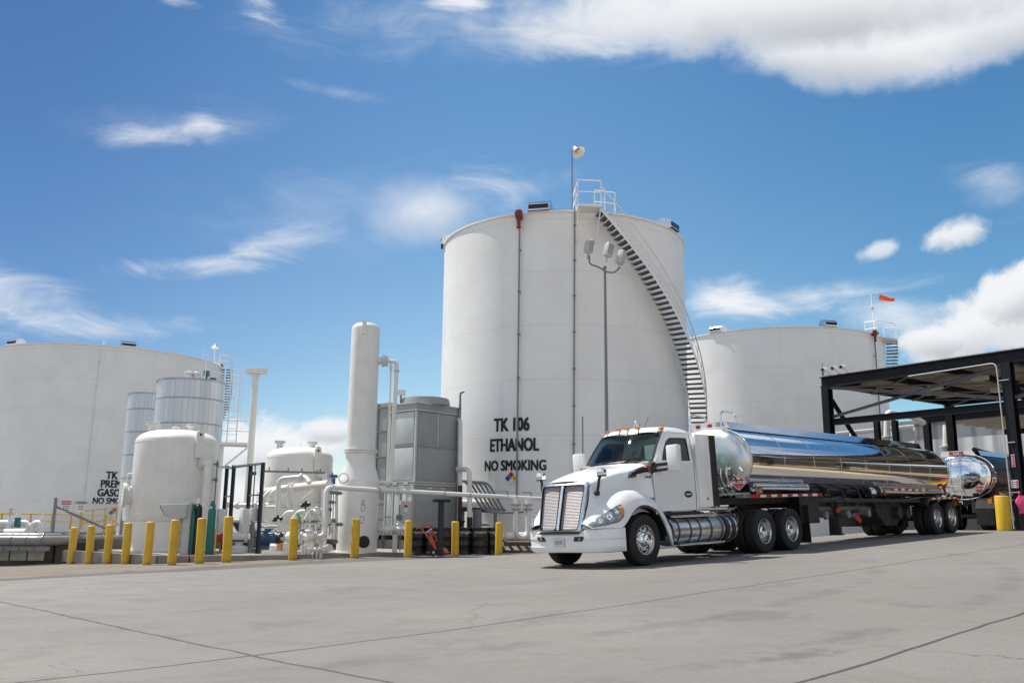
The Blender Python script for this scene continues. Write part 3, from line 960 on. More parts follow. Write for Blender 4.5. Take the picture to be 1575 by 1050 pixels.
# landing at the stair head
pa = [on_wall(ET, a, HB-.1, o) for a, o in ((1.8, .15), (1.8, 1.05), (10.6, 1.05), (10.6, .15))]
MB().prism([(p.x, p.y, p.z) for p in pa], (0, 0, .12)).build('landing', WHITE, et)
mb = MB()
for a in (2.2, 10.2):
    mb.bar(on_wall(ET, a, HB-.12, .95), on_wall(ET, a, HB-1.5, .03), .05, .05)
mb.build('knee_brace', WHITE, et)
rail_box('landing_rail', et, [on_wall(ET, 1.8, HB, -1.1), on_wall(ET, 1.8, HB, .2), on_wall(ET, 1.9, HB, 1.02), on_wall(ET, 10.3, HB, 1.02)], 1.12, WHITE)
rail_box('roof_rail', et, [on_wall(ET, 10.8, HB+.05, -.25), on_wall(ET, 15.6, HB+.05, -.25), on_wall(ET, 20.6, HB+.05, -.25)], 1.12, WHITE)
mb = MB(); mb.cyl(on_wall(ET, .6, HB, -.15), on_wall(ET, .6, HB+3.05, -.15), .03, 8)
mb.cyl(on_wall(ET, -13, HB+.18, -.2), on_wall(ET, .6, HB+.18, -.2), .02, 6); mb.build('light_mast', STEELG, et)
mp = on_wall(ET, .6, HB+3.0, -.15)
ld = V((.45, -.45, -.75)).normalized()
lampT = M.Translation(mp+V((.20, -.1, -.02)))@(-ld).to_track_quat('Z', 'Y').to_matrix().to_4x4()
mb = MB().lathe([(0, .22), (.09, .20), (.10, .02), (.14, -.04), (.31, -.22), (.30, -.235), (.12, -.07), (0, -.06)], 24, lampT)
mb.bar(mp, mp+V((.18, -.1, .12)), .05, .05)
fl = mb.build('floodlight', mat('cream_lamp_enamel', (.74, .72, .62), .4), et, angle=40)
MB().lathe([(0, -.20), (.10, -.20), (.10, -.08), (0, -.08)], 16, lampT).build('lamp', LAMPG, fl)

# --- the tank behind on the right
RT_ = (20.677, 69.842, 8.222)
rt = tank('white tank with a windsock, half hidden by the dark canopy', RT_[0], RT_[1], RT_[2], HB, 0.0, tank_paint('tank_paint_plain', RT_[2], 2.42, 8.0))
def ang_for(tk, px, off=0.0):
    """angle on a tank wall whose vertical line crosses column px at rim height"""
    lo, hi = -95, 95
    def colm(a):
        d = on_wall(tk, a, HB, off)-CAM; return 787.5+FPX*(d@RT)/(d@FW)
    b0 = -degrees_(atan2(tk[0], tk[1]))
    lo, hi = b0-80, b0+80
    for _ in range(50):
        m_ = (lo+hi)/2
        if colm(m_) < px: lo = m_
        else: hi = m_
    return lo
def degrees_(x): return x*180/pi
for px in (1101, 1278): vent_hood(rt, RT_, ang_for(RT_, px), HB+.1, .4, .95)
a_f = ang_for(RT_, 1341)
foam_maker(rt, RT_, a_f, HB-.1)
conduit(rt, RT_, a_f, a_f+.3, .6, HB-.5, .05, .16, STEELG, 6)
a_p = ang_for(RT_, 1354)
rail_box('landing_rail', rt, [on_wall(RT_, a_p-6, HB, -.8), on_wall(RT_, a_p-6, HB, .1), on_wall(RT_, a_p+6, HB, .9), on_wall(RT_, a_p+14, HB, .9), on_wall(RT_, a_p+14, HB, 0)], 1.1, WHITE)
MB().prism([on_wall(RT_, a_p-6, HB-.1, .02), on_wall(RT_, a_p+6, HB-.1, .95), on_wall(RT_, a_p+14, HB-.1, .95), on_wall(RT_, a_p+14, HB-.1, .02)], (0, 0, .09)).build('landing', WHITE, rt)
stair(rt, RT_, 190, a_p+12, .1, HB-.1, .8)

# --- the big tank on the left
LT_ = (-36.388, 80.272, 9.755)
lt = tank('wide white tank lettered PREMIUM GASOLINE, behind the silos on the left', LT_[0], LT_[1], LT_[2], HB, 0.0, tank_paint('tank_paint_premium', LT_[2], 2.42, 9.0))
def wall_at(tk, px, py):
    d = pixel_ray(px, py); a = d.x*d.x+d.y*d.y; b = -2*(d.x*tk[0]+d.y*tk[1]); c = tk[0]**2+tk[1]**2-tk[2]**2
    t = (-b-sqrt(max(0, b*b-4*a*c)))/2/a; p = CAM+d*t
    return degrees_(atan2(p.x-tk[0], -(p.y-tk[1]))), p.z
L_ = []
for txt, px, py, cap, wx in [('TK 102', 184, 736.5, .57, .82), ('PREMIUM', 182.5, 749.5, .57, .80), ('GASOLINE', 180.5, 763.0, .57, .77), ('NO SMOKING', 177, 774.5, .47, .77)]:
    a_, z_ = wall_at(LT_, px, py); L_.append((txt, cap, a_, z_, wx))
stencil(lt, LT_, L_)
a_, z_ = wall_at(LT_, 176, 784)
hazard_diamond(lt, LT_, a_, z_-.2, .45)
conduit(lt, LT_, ang_for(LT_, 153), ang_for(LT_, 153)+.6, .5, HB-.3, .02, .05, OFFW, 7, 'conduit')
for px in (17, 198, 341): vent_hood(lt, LT_, ang_for(LT_, px), HB+.08, .5, 1.15)
for px, h_ in ((158, 1.0), (161, .6), (340, 1.3)):
    q = on_wall(LT_, ang_for(LT_, px), HB, -.2); MB().cyl(q, q+V((0, 0, h_)), .03, 6).build('antenna', WHITE, lt)
q = on_wall(LT_, ang_for(LT_, 334), HB, -.3); mb = MB(); mb.cyl(q, q+V((0, 0, 1.9)), .035, 6); mb.build('light_mast', WHITE, lt)
mb = MB().lathe([(0, .5), (.10, .48), (.12, .3), (.36, .05), (.34, .03), (0, .1)], 16, M.Translation(q+V((0, 0, 1.55)))); mb.build('floodlight', WHITE, lt)
a_s = ang_for(LT_, 341)
rail_box('landing_rail', lt, [on_wall(LT_, a_s-24, HB, -.1), on_wall(LT_, a_s-14, HB, .9), on_wall(LT_, a_s-4, HB, .9), on_wall(LT_, a_s-4, HB, 0)], 1.1, WHITE)
stair(lt, LT_, a_s+78, a_s-4, 5.0, HB-.1, .8)
stair_more = None

# ------------------------------------------------------------------ yard equipment
UPZ = V((0, 0, 1))
PAD = .10


def footing(px, py_top, y, z0=PAD):
    """ground point under an upright seen at column px; used with the row of its top for the height"""
    p = at(px, py_top, y); return V((p.x, p.y, z0)), p.z


def vessel(label, px, py_base, y, dia, z0, z_sh, group):
    b = at(px, py_base, y); b.z = z0
    t = thing('pressure_vessel', label, 'vessel', b, group)
    T = M.Translation(b); R = dia/2; H = z_sh-z0; hs = 1.02       # skirt height
    prof = [(R*.955, hs-.02), (R*.97, hs+.04), (R, hs+.16), (R, H)]
    for k in range(1, 13):
        a = pi/2*k/12; prof.append((R*cos(a)**.72 if k < 12 else 0, H+R*.34*sin(a)))
    MB().lathe(prof, 72, T).build('shell', PIPEW, t, angle=30)
    mb = MB().lathe([(R*.985, H-.05), (R*1.004, H-.045), (R*1.004, H+.0), (R*.99, H+.01)], 72, T)
    mb.lathe([(R*.985, hs+.17), (R*1.004, hs+.175), (R*1.004, hs+.2), (R*.985, hs+.21)], 72, T)
    mb.build('weld_band', PIPEW, t)
    mb = MB().lathe([(R*.94, 0), (R*.94, hs)], 72, T); mb.lathe([(R*.94, 0), (R*1.02, 0), (R*1.02, .06), (R*.94, .065)], 72, T)
    mb.build('skirt', PIPEW, t)
    tow = V((-b.x, -b.y, 0)).normalized(); rt_ = V((-tow.y, tow.x, 0))
    # lifting lug
    d = (tow*.86+rt_*.50).normalized(); sd = V((-d.y, d.x, 0))
    c = b+d*(R+.02)+UPZ*(H-.12)
    pl = [c+sd*.14+UPZ*(-.42), c+sd*.14+UPZ*.38]+[c+UPZ*.38+sd*.14*cos(pi*k/8)+UPZ*.14*sin(pi*k/8) for k in range(1, 8)]+[c-sd*.14+UPZ*.38, c-sd*.14+UPZ*(-.42)]
    lug = MB().prism(pl, d*.05).build('lifting_lug', PIPEW, t)
    q = c+UPZ*.36+d*.052; MB().cyl(q, q+d*.004, .045, 14).build('lug_eye', BLACK, lug)
    # two nozzles with bolted covers on the head, one small pipe arch
    for off in (-.62, .34):
        p0 = b+rt_*(-R*off if False else R*off)+UPZ*(H+R*.18)
        mb = MB(); mb.cyl(p0, p0+UPZ*.38, .13, 16); flange(mb, p0+UPZ*.40, UPZ, .22, .035, 10)
        mb.build('nozzle', PIPEW, t)
    p0 = b+rt_*(-.08)+UPZ*(H+R*.31); mb = MB(); mb.tube(fillet([p0-rt_*.12, p0-rt_*.12+UPZ*.14, p0+rt_*.12+UPZ*.14, p0+rt_*.12], .05), .018, 6); mb.build('head_handle', PIPEW, t)
    # side outlet with elbow and down pipe
    d = (tow*.80+rt_*.60).normalized(); c = b+d*R+UPZ*(H-.72)
    mb = MB(); flange(mb, c+d*.10, d, .20, .03, 8); mb.cyl(c-d*.1, c+d*.18, .10, 14)
    pp = fillet([c+d*.14, c+d*.34, c+d*.34-UPZ*.5, c+d*.34-UPZ*(H-1.05)], .2, 8)
    mb.tube(pp, [.12+.02*(1 if i < 8 else 0) for i in range(len(pp))], 16)
    mb.build('outlet_pipe', PIPEW, t)
    # manway on the left
    d = (tow*.12-rt_*.99).normalized(); c = b+d*(R)+UPZ*(hs+.80)
    mb = MB(); mb.cyl(c-d*.1, c+d*.16, .30, 24); flange(mb, c+d*.20, d, .42, .045, 18)
    mb.tube(fillet([c+d*.15+UPZ*.42, c+d*.15+UPZ*.72, c-d*.2+UPZ*.72], .1), .035, 8)
    mb.build('manway', PIPEW, t)
    # gauge string on the right side
    d = (tow*.42+rt_*.90).normalized(); mb = MB()
    c = b+d*(R+.12)
    mb.cyl(c+UPZ*.5, c+UPZ*(H-.55), .022, 8)
    for zz in (.9, 1.5, 2.4, H-.7): mb.bar(c+UPZ*zz-d*.16, c+UPZ*zz+d*.05, .05, .05); mb.cyl(c+UPZ*zz-UPZ*.07, c+UPZ*zz+UPZ*.07, .05, 8)
    mb.build('level_gauge', STEELG, t)
    d = (tow*.66+rt_*.75).normalized(); c = b+d*(R+.05)+UPZ*(H-1.75)
    mb = MB(); mb.cyl(c-d*.06, c+d*.05, .04, 8); mb.bar(c+d*.05-UPZ*.13, c+d*.05+UPZ*.13, .05, .03); mb.build('red_handle', RED, t)
    return t, b, R, H


vs1 = vessel('large cream-white pressure vessel on a skirt, behind the left row of yellow bollards', 258, 860, 31.2, 2.72, PAD, 3.72, 'white carbon vessels')
vs2 = vessel('farther cream-white pressure vessel, behind the dark pipe rack and left of the tall column', 456, 800, 36.5, 2.62, PAD, 3.62, 'white carbon vessels')

# tall column
cb_ = at(548, 852, 32.2); cb_.z = .06
col_ = thing('tall_column', 'tall slim white column with a flanged waist and wider skirt, left of the grey cooling unit', 'column vessel', cb_)
T = M.Translation(cb_)
zt = top_z(cb_, 497); zf = top_z(cb_, 694); zc0 = top_z(cb_, 716); zc1 = top_z(cb_, 737)
r1, r2, rn = .515, .70, .52
prof = [(r1, zf+.06), (r1, zt-.26)]+[(r1*cos(pi/2*k/8)**.7 if k < 8 else 0, zt-.26+.26*sin(pi/2*k/8)) for k in range(1, 9)]
MB().lathe([(a, z-cb_.z) for a, z in prof], 56, T).build('tower', PIPEW, col_, angle=30)
mb = MB(); flange(mb, V((cb_.x, cb_.y, zf)), UPZ, .60, .055, 28); mb.build('waist_flange', PIPEW, col_)
MB().lathe([(a, z-cb_.z) for a, z in [(rn, zf-.05), (rn, zc0+.25), (rn+.02, zc0), (r2-.02, zc1), (r2, zc1-.06), (r2, .02)]], 56, T).build('skirt', PIPEW, col_, angle=30)
mb = MB().lathe([(r2, 0), (r2+.06, 0), (r2+.06, .05), (r2, .055)], 48, T); mb.build('base_ring', PIPEW, col_)
tow = V((-cb_.x, -cb_.y, 0)).normalized(); rgt = V((-tow.y, tow.x, 0))
d = (tow*.94+rgt*.34).normalized(); c = cb_+UPZ*.40+d*(r2+.003)
def disc_on(mb, c, d, r, t=.012, seg=20): return mb.cyl(c-d*t, c+d*t, r, seg)
mb = MB(); disc_on(mb, c-d*.015, d, .21, .02, 26); mb.build('skirt_opening', mat('dark_opening', (.03, .022, .016), .8), col_)
mb = MB()
for zz, o in ((1.15, .2), (1.55, .25)):
    for k in range(8):
        q = cb_+UPZ*(zz+.12*sin(k*pi/4))+(tow+rgt*(o+.12*cos(k*pi/4))).normalized()*(r2); disc_on(mb, q, tow, .02)
mb.build('bolt_plugs', STEELG, col_)
q = cb_+tow*r2+UPZ*1.7; MB().bar(q+rgt*.15-UPZ*.08, q+rgt*.15+UPZ*.12, .10, .06).build('junction_box', LAMPG, col_)
d = (tow*.92-rgt*.1).normalized(); c = V((cb_.x, cb_.y, zt-.26))+d*(r1+.0)
pl = [c+rgt*.08-UPZ*.25, c+rgt*.08+UPZ*.2]+[c+UPZ*.2+rgt*.08*cos(pi*k/6)+UPZ*.08*sin(pi*k/6) for k in range(1, 6)]+[c-rgt*.08+UPZ*.2, c-rgt*.08-UPZ*.25]
MB().prism(pl, d*.04).build('lifting_lug', PIPEW, col_)
# overhead outlet: flanged nozzle and down pipes
zn = top_z(cb_, 554)
c0 = V((cb_.x, cb_.y, zn))+rgt*(r1-.05)
mb = MB(); mb.cyl(c0, c0+rgt*.30, .14, 16); flange(mb, c0+rgt*.22, rgt, .22, .04, 10); flange(mb, c0+rgt*.34, rgt, .20, .03, 8)
mb.build('outlet_nozzle', PIPEW, col_)
e = c0+rgt*.34
zl = top_z(cb_, 741)
x2 = at(602, 600, 32.2)-at(582, 600, 32.2)
pp = fillet([e, e+rgt*.36, V((e.x, e.y, zl))+rgt*.36+V((-.05, 0, 0)), V((e.x, e.y, zl))-rgt*.15], .14, 6)
mb = MB(); mb.tube(pp, .075, 12)
flange(mb, V((e.x, e.y, zn-.35))+rgt*.36, UPZ, .12, .02)
mb.build('down_pipe', PIPEW, col_)
mb = MB(); mb.tube(fillet([e+rgt*.05, e+rgt*.16, V((e.x, e.y, zl+.05))+rgt*.16], .08), .035, 8); mb.cyl(V((e.x, e.y, zn-.3))+rgt*.16, V((e.x, e.y, zn-.15))+rgt*.16, .06, 8)
mb.build('vent_pipe', PIPEW, col_)

# galvanised silos behind
def silo_mat():
    m = bpy.data.materials.new('ribbed_silo_sheet'); m.use_nodes = True
    nt = m.node_tree; g = NG(nt); b = nt.nodes['Principled BSDF']
    tc = nt.nodes.new('ShaderNodeTexCoord'); o = tc.outputs['Object']
    s = nt.nodes.new('ShaderNodeSeparateXYZ'); nt.links.new(o, s.inputs[0])
    a = g.m('ARCTAN2', s.outputs[0], s.outputs[1])
    cb = nt.nodes.new('ShaderNodeCombineXYZ'); nt.links.new(g.mul(a, 8.2), cb.inputs[0]); nt.links.new(s.outputs[2], cb.inputs[1])
    br = nt.nodes.new('ShaderNodeTexBrick'); nt.links.new(cb.outputs[0], br.inputs['Vector']); br.offset = 0
    br.inputs['Scale'].default_value = 1; br.inputs['Brick Width'].default_value = 1.3; br.inputs['Row Height'].default_value = 1.15
    br.inputs['Mortar Size'].default_value = .045; br.inputs['Mortar Smooth'].default_value = .3; br.inputs['Bias'].default_value = 0
    br.inputs['Color1'].default_value = (.58, .61, .64, 1); br.inputs['Color2'].default_value = (.67, .70, .72, 1); br.inputs['Mortar'].default_value = (.38, .41, .45, 1)
    nt.links.new(br.outputs['Color'], b.inputs['Base Color'])
    b.inputs['Metallic'].default_value = .45; b.inputs['Roughness'].default_value = .42
    bp = nt.nodes.new('ShaderNodeBump'); bp.inputs['Distance'].default_value = .03; bp.inputs['Strength'].default_value = .6
    nt.links.new(br.outputs['Fac'], bp.inputs['Height']); nt.links.new(bp.outputs[0], b.inputs['Normal'])
    return m
SILO = silo_mat()
def silo(label, px, py_top, y, dia, z0):
    p = at(px, py_top, y); b = V((p.x, p.y, z0)); H = p.z-z0; R = dia/2
    t = thing('steel_silo', label, 'silo', b, 'ribbed steel silos')
    T = M.Translation(b)
    MB().lathe([(R, 0), (R, H)], 72, T).build('shell', SILO, t)
    MB().lathe([(R-.02, H-.01), (R+.04, H), (R+.04, H+.07), (R-.03, H+.08), (0, H+R*.10)], 72, T).build('roof', GALV, t)
    return t, b, R, H
s1 = silo('tall narrow ribbed steel silo, left of the wider silo', 232, 609, 46, 2.15, -.3)
s2 = silo('wide ribbed steel silo with a caged platform on its right side', 295, 590, 42, 3.05, -.3)
t, b, R, H = s2
tow = V((-b.x, -b.y, 0)).normalized(); rgt = V((-tow.y, tow.x, 0))
mb = MB()
for o, f in ((-.15, .6), (.15, .5)): mb.cyl(b+rgt*o+tow*f+UPZ*(H+.05), b+rgt*o+tow*f+UPZ*(H+.36), .15, 14); mb.lathe([(.2, 0), (.2, .1), (0, .16)], 14, M.Translation(b+rgt*o+tow*f+UPZ*(H+.36)))
mb.build('roof_vent', WHITE, t)
q = b+rgt*.62+tow*.8+UPZ*(H+.05); mb = MB(); mb.cyl(q, q+UPZ*.3, .05, 8); mb.box(q+UPZ*.36, (.22, .22, .26)); mb.cyl(q+rgt*.3+UPZ*.05, q+rgt*.3+UPZ*.16, .16, 12); mb.build('radar_gauge', mat('dark_teal_instrument', (.03, .12, .16), .4), t)
rail_box('roof_rail', t, [b+rgt*.55+tow*1.2+UPZ*H, b+rgt*1.45+tow*.4+UPZ*H, b+rgt*1.5-tow*.5+UPZ*H], 1.0, WHITE)
pz = top_z(b+rgt*(R+.5), 686)-b.z
c = b+rgt*(R-.15)+tow*.9
pp = [c, c+rgt*1.45, c+rgt*1.45-tow*1.2, c-tow*1.2]
MB().prism([p+UPZ*pz for p in pp], UPZ*.12).build('platform', WHITE, t)
rail_box('platform_rail', t, [p+UPZ*(pz+.12) for p in pp[:3]], 1.0, WHITE)
mb = MB(); mb.bar(c+rgt*1.4+UPZ*pz, c+rgt*.1+UPZ*(pz-1.2), .07, .07); mb.bar(c+rgt*1.4-tow*1.1+UPZ*pz, c+rgt*.1-tow*1.1+UPZ*(pz-1.2), .07, .07); mb.build('brace', WHITE, t)
mb = MB(); q = c+rgt*.35-tow*.1
for o in (0, .42): mb.cyl(q+rgt*o+UPZ*pz, q+rgt*o+UPZ*(H+.9), .025, 6)
zz = pz+.2
while zz < H+.8: mb.cyl(q+UPZ*zz, q+rgt*.42+UPZ*zz, .014, 5); zz += .28
mb.build('ladder', WHITE, t)
mb = MB(); q2 = q+rgt*.21+tow*.05
for zz in [pz+1.2+.45*k for k in range(5)]:
    mb.tube([q2+rgt*(.36*cos(a))+tow*(.6*sin(a))+UPZ*zz for a in [pi*k/8 for k in range(9)]], .014, 5)
for a in (pi*.15, pi*.5, pi*.85): mb.bar(q2+rgt*(.36*cos(a))+tow*(.6*sin(a))+UPZ*(pz+1.2), q2+rgt*(.36*cos(a))+tow*(.6*sin(a))+UPZ*(pz+3.1), .03, .012)
mb.build('ladder_cage', WHITE, t)
mb = MB(); q3 = b+rgt*(R-.1)+tow*.5; mb.bar(q3, q3+UPZ*pz, .34, .34); mb.build('support_leg', WHITE, t)

# white T-headed pole
pb, pt_ = footing(394, 568, 37, .0)
t = thing('tall_pole', 'tall white pole with a T-shaped head, left of the tall column', 'pole', pb)
mb = MB(); mb.tube([pb, V((pb.x, pb.y, pt_-.2))], [.15, .125], 14); mb.cyl(V((pb.x, pb.y, pt_-.28)), V((pb.x, pb.y, pt_-.24)), .19, 14); mb.build('shaft', PIPEW, t)
hd = V((pb.x, pb.y, pt_-.05)); mb = MB(); mb.bar(hd+V((-.42, .1, .0)), hd+V((.46, -.1, -.03)), .24, .26); mb.build('head', PIPEW, t, bevel=.03)

# ------------------------------------------------------------------ dark steel rack and instrument panels
def post_top(px0, py0, py1):
    b = ground_at(px0, py0); return b, top_z(b, py1)
rk = None
pA, zA = post_top(395.5, 857.5, 711); pB, zB = post_top(376.5, 856.5, 713)
back = SN*1.75
pC, pD = pB+back*.98+SU*-.15, pA+back*.9
rb = V((pA.x, pA.y, pA.z))
rk = thing('instrument_rack', 'dark steel rack of four tall posts with cross rails, in front of the white pipework', 'pipe rack', rb)
pE = at(346.5, 760, 32.5); pE.z = .1; pF = at(357, 760, 31.6); pF.z = .1
for p, zt_ in ((pA, zA), (pB, zB), (pE, top_z(pE, 716)), (pF, top_z(pF, 715))):
    MB().ibeam(p, V((p.x, p.y, zt_)), .11, .11, (1, 0, 0), .012).build('post', PURPLE, rk)
mb = MB()
for dz in (0, -1.0):
    for a, b_ in ((pE, pF), (pB, pA)):
        if dz or True: mb.bar(V((a.x, a.y, zA-.04+dz)), V((b_.x, b_.y, zA-.04+dz)), .05, .05)
for a, b_ in ((pF, pB), (pF, pA), (pE, pB)): mb.bar(V((a.x, a.y, zA-.03)), V((b_.x, b_.y, zA-.03)), .06, .07)
q = at(337, 717, 33); mb.bar(q, V((pF.x, pF.y, zA-.1)), .10, .05)
mb.build('cross_rail', STEELG, rk)
q = at(500, 727, 30.5); r_ = V((pA.x, pA.y, zA-.28))
mb = MB(); mb.bar(r_, q, .05, .06)
for f in (.1, .4, .62, .92):
    w = r_.lerp(q, f); mb.cyl(w, w+UPZ*.14, .02, 6)
mb.build('cable_rail', STEELG, rk)
fr = V((pA.x-pB.x, pA.y-pB.y, 0)).normalized(); nf = V((fr.y, -fr.x, 0))
def wall_box(parent, px, py, y, w, h, d, m_, name='panel', tilt=0):
    c = at(px, py, y); mb = MB(); R_ = M((fr, -nf, UPZ)).transposed()
    mb.box(c, (w, d, h), R_)
    return mb.build(name, m_, parent, bevel=.015)
pn = wall_box(rk, 341, 801, 31.5, .22, .82, .3, OFFW)
pn = wall_box(rk, 376, 800, 30.3, .30, .76, .25, OFFW)
pn = wall_box(rk, 390, 791, 29.7, .26, .40, .2, LAMPG, 'junction_box')
mb = MB(); c = at(390, 803, 29.6)
for k in range(5): mb.tube(fillet([c+fr*(.04*k-.08), c+fr*(.04*k-.08)-UPZ*.35, c+fr*(.05*k-.2)-UPZ*(.6+.1*k), c+fr*(.08*k-.2)-UPZ*1.1], .08), .012, 5)
mb.build('conduit', STEELG, rk)
mb = MB(); c = at(388, 728, 29.9); mb.bar(c-fr*.26, c+fr*.24, .10, .10); mb.build('strip_light', BLACK, rk)
mb = MB(); c = at(393, 712, 29.7); mb.cyl(V((c.x, c.y, .3)), c, .022, 8); mb.build('conduit', STEELG, rk)

# hooded call box on its post
p0 = at(284, 855, 28.5); p0.z = .08
t = thing('hooded_box', 'grey hooded box on a light grey post, beside the gas bottles', 'hooded box', p0)
mb = MB(); mb.bar(p0, V((p0.x, p0.y, 1.68)), .22, .22); mb.cyl(V((p0.x, p0.y, 1.68)), V((p0.x, p0.y, 1.86)), .03, 8); mb.build('post', LAMPG, t)
c = V((p0.x, p0.y, 1.40))+V((-.32, -.05, 0))
pr = [(-.48, .20), (.36, .22), (.36, -.18), (.02, -.26), (-.28, -.16)]
hd = MB().prism([(c.x+a, c.y-.25, c.z+b_) for a, b_ in pr], (0, .5, 0)).build('hood', LAMPG, t, bevel=.02)
MB().prism([(c.x-.475, c.y-.22, c.z+.17), (c.x-.475, c.y+.22, c.z+.17), (c.x-.29, c.y+.22, c.z-.14), (c.x-.29, c.y-.22, c.z-.14)], (-.015, 0, -.01)).build('hood_mouth', BLACK, hd)
mb = MB()
for k in range(7):
    x_ = -.28+.03*k; mb.tube(fillet([(p0.x+x_, p0.y-.06, 1.15), (p0.x+x_+.02*sin(k*2), p0.y-.10, .8), (p0.x+x_-.05*cos(k*3), p0.y-.08, .45), (p0.x+x_, p0.y-.05, .12)], .15), .017, 5)
mb.build('wiring', SAND, t)

# gas bottles
def gas_bottle(px, py, lab, m_, h=1.45, r=.115, cap=None):
    b = at(px, py, 28.6); b.z = .08
    t = thing('gas_cylinder', lab, 'gas bottle', b, 'gas bottles beside the white vessel')
    pr = [(r*.96, 0), (r, .03), (r, h-.25)]+[(r*(.28+.72*cos(pi/2*k/6)), h-.25+.17*sin(pi/2*k/6)) for k in range(1, 7)]+[(r*.28, h-.04), (0, h-.04)]
    MB().lathe(pr, 24, M.Translation(b)).build('bottle', m_, t, angle=50)
    mb = MB(); mb.lathe([(.05, h-.06), (.055, h+.02), (.045, h+.1), (0, h+.1)], 14, M.Translation(b)); mb.cyl(b+V((-.07, 0, h)), b+V((.07, 0, h)), .018, 8)
    mb.build('valve_cap', cap or m_, t)
    return t
gas_bottle(293, 857, 'teal gas bottle, left of the black gas bottle', TEAL)
gas_bottle(299.5, 857.5, 'black gas bottle with a pale cap, between two teal bottles', BLACK, 1.62, .12, SIGNW)
gas_bottle(321, 857, 'teal gas bottle beside the low yellow rail', TEAL, 1.55, .12)
p1 = at(329, 857, 28.6); p1.z = .08
t = thing('guard_rail', 'low yellow tube rail, right of the teal gas bottle', 'rail', p1)
mb = MB(); mb.tube(fillet([p1+V((-.34, .2, .78)), p1+V((0, 0, .78)), p1], .06), .03, 8); mb.tube([p1+V((-.30, .5, 0)), p1+V((-.30, .5, .76)), p1+V((-.3, .2, .78))], .03, 8); mb.build('rail', YRAIL, t)

# ------------------------------------------------------------------ white pipework between the rack and the column
def P(px, py, y): return at(px, py, y)


def piping(name, label, cat, pts, r, m_=PIPEW, fl=(), rad=None, group=None, seg=14):
    pts = [V(p) for p in pts]; b = V((pts[0].x, pts[0].y, min(p.z for p in pts)))
    t = thing(name, label, cat, b, group)
    MB().tube(fillet(pts, rad or r*2.6, 6), r, seg).build('pipe', m_, t)
    for (i, f, rr) in fl:
        c = pts[i].lerp(pts[i+1], f); mb = MB(); flange(mb, c, pts[i+1]-pts[i], rr, .03, 8); mb.build('flange', m_, t)
    return t


def gate_valve(parent, c, axis, r, m_=PIPEW, wheel=True, wm=STEELG, up=UPZ):
    axis = V(axis).normalized(); c = V(c)
    mb = MB(); mb.tube([c-axis*r*2, c-axis*r*.9, c, c+axis*r*.9, c+axis*r*2], [r*1.05, r*1.2, r*1.7, r*1.2, r*1.05], 14)
    flange(mb, c-axis*r*2.1, axis, r*1.75, .025); flange(mb, c+axis*r*2.1, axis, r*1.75, .025)
    mb.tube([c, c+up*r*1.9, c+up*r*2.0, c+up*r*2.6], [r*.9, r*.9, r*1.3, r*.5], 10); mb.cyl(c+up*r*2, c+up*r*5, r*.16, 6)
    v = mb.build('valve', m_, parent)
    if wheel:
        q = c+up*r*4.6; a = axis; b_ = up.cross(a); mw = MB()
        mw.tube([q+(a*cos(k*pi/8)+b_*sin(k*pi/8))*r*1.6 for k in range(17)], r*.16, 6, caps=False)
        mw.bar(q-a*r*1.6, q+a*r*1.6, r*.2, r*.15); mw.bar(q-b_*r*1.6, q+b_*r*1.6, r*.2, r*.15)
        mw.build('hand_wheel', wm, v)
    return v


Y0 = 30.2
lz = 1.13
# the long pipe that runs right on black posts
A0, A1 = P(505, 748.5, 30.0), P(842, 767.5, 36.2)
lp = piping('long_pipe', 'long white pipe carried across the yard on black posts', 'pipe', [P(478, 825, 29.6), P(499.5, 825, 29.7), P(502, 749, 30.0), A1], .083, PIPEW, [(0, .35, .16), (2, .28, .11), (2, .285, .11)], .22)
gate_valve(lp, P(474, 825.5, 29.6), (1, .02, 0), .10, PIPEW, True)
mb = MB(); q = A0.lerp(A1, .35)
for f in (.2, .48, .6, .83): w = A0.lerp(A1, f); dd = (A1-A0).normalized(); mb.cyl(w-dd*.02, w+dd*.02, .094, 14)
mb.build('pipe_clamp', GALV, lp)
c = A0.lerp(A1, .02)+UPZ*.1; mb = MB(); mb.cyl(c, c+UPZ*.2, .05, 10); mb.box(c+UPZ*.26, (.22, .14, .1)); mb.build('blue_actuator', BLUEM, lp)
mb = MB(); mb.tube([c+UPZ*.2+V((.32+.16*cos(a), -.02, .16*sin(a))) for a in [pi*2*k/14 for k in range(15)]], .012, 5); mb.build('cable_loop', BLACK, lp)
mb = MB(); w = A0.lerp(A1, .79); mb.tube(fillet([w+UPZ*.08, w+UPZ*.22, w+V((-.55, 0, .2)), w+V((-.9, 0, .18))], .06), .025, 6); mb.build('bleed_pipe', STEELG, lp); mb = MB(); mb.tube(fillet([w+V((.9, .3, .05)), w+V((.9, .3, .18)), w+V((.55, .3, .2))], .06), .03, 6); mb.build('bleed_pipe', STEELG, lp)

for (px, py, ptop, lab) in ((549, 853, 760, 'black steel pipe support with a clamp, in front of the tall column'), (677, 854.5, 767.5, 'black T-headed pipe support post, beside the red hand truck')):
    b = ground_at(px, py); zt_ = top_z(b, ptop)
    t = thing('pipe_support', lab, 'pipe support', b, 'black posts under the long pipe')
    mb = MB(); mb.ibeam(b, V((b.x, b.y, zt_-.1)), .21, .20, (1, 0, 0), .02); mb.build('post', BLKPL, t)
    mb = MB(); e = V((b.x, b.y, zt_-.05)); dd = (A1-A0).normalized(); dd.z = 0; sd = V((dd.y, -dd.x, 0)); mb.bar(e-dd*.30, e+dd*.30, .20, .10); mb.build('head_beam', BLKPL, t)
    if px == 549:
        mb = MB(); mb.bar(e+UPZ*.08-dd*.16, e+UPZ*.08+dd*.16, .22, .07); mb.build('clamp', BLKPL, t)

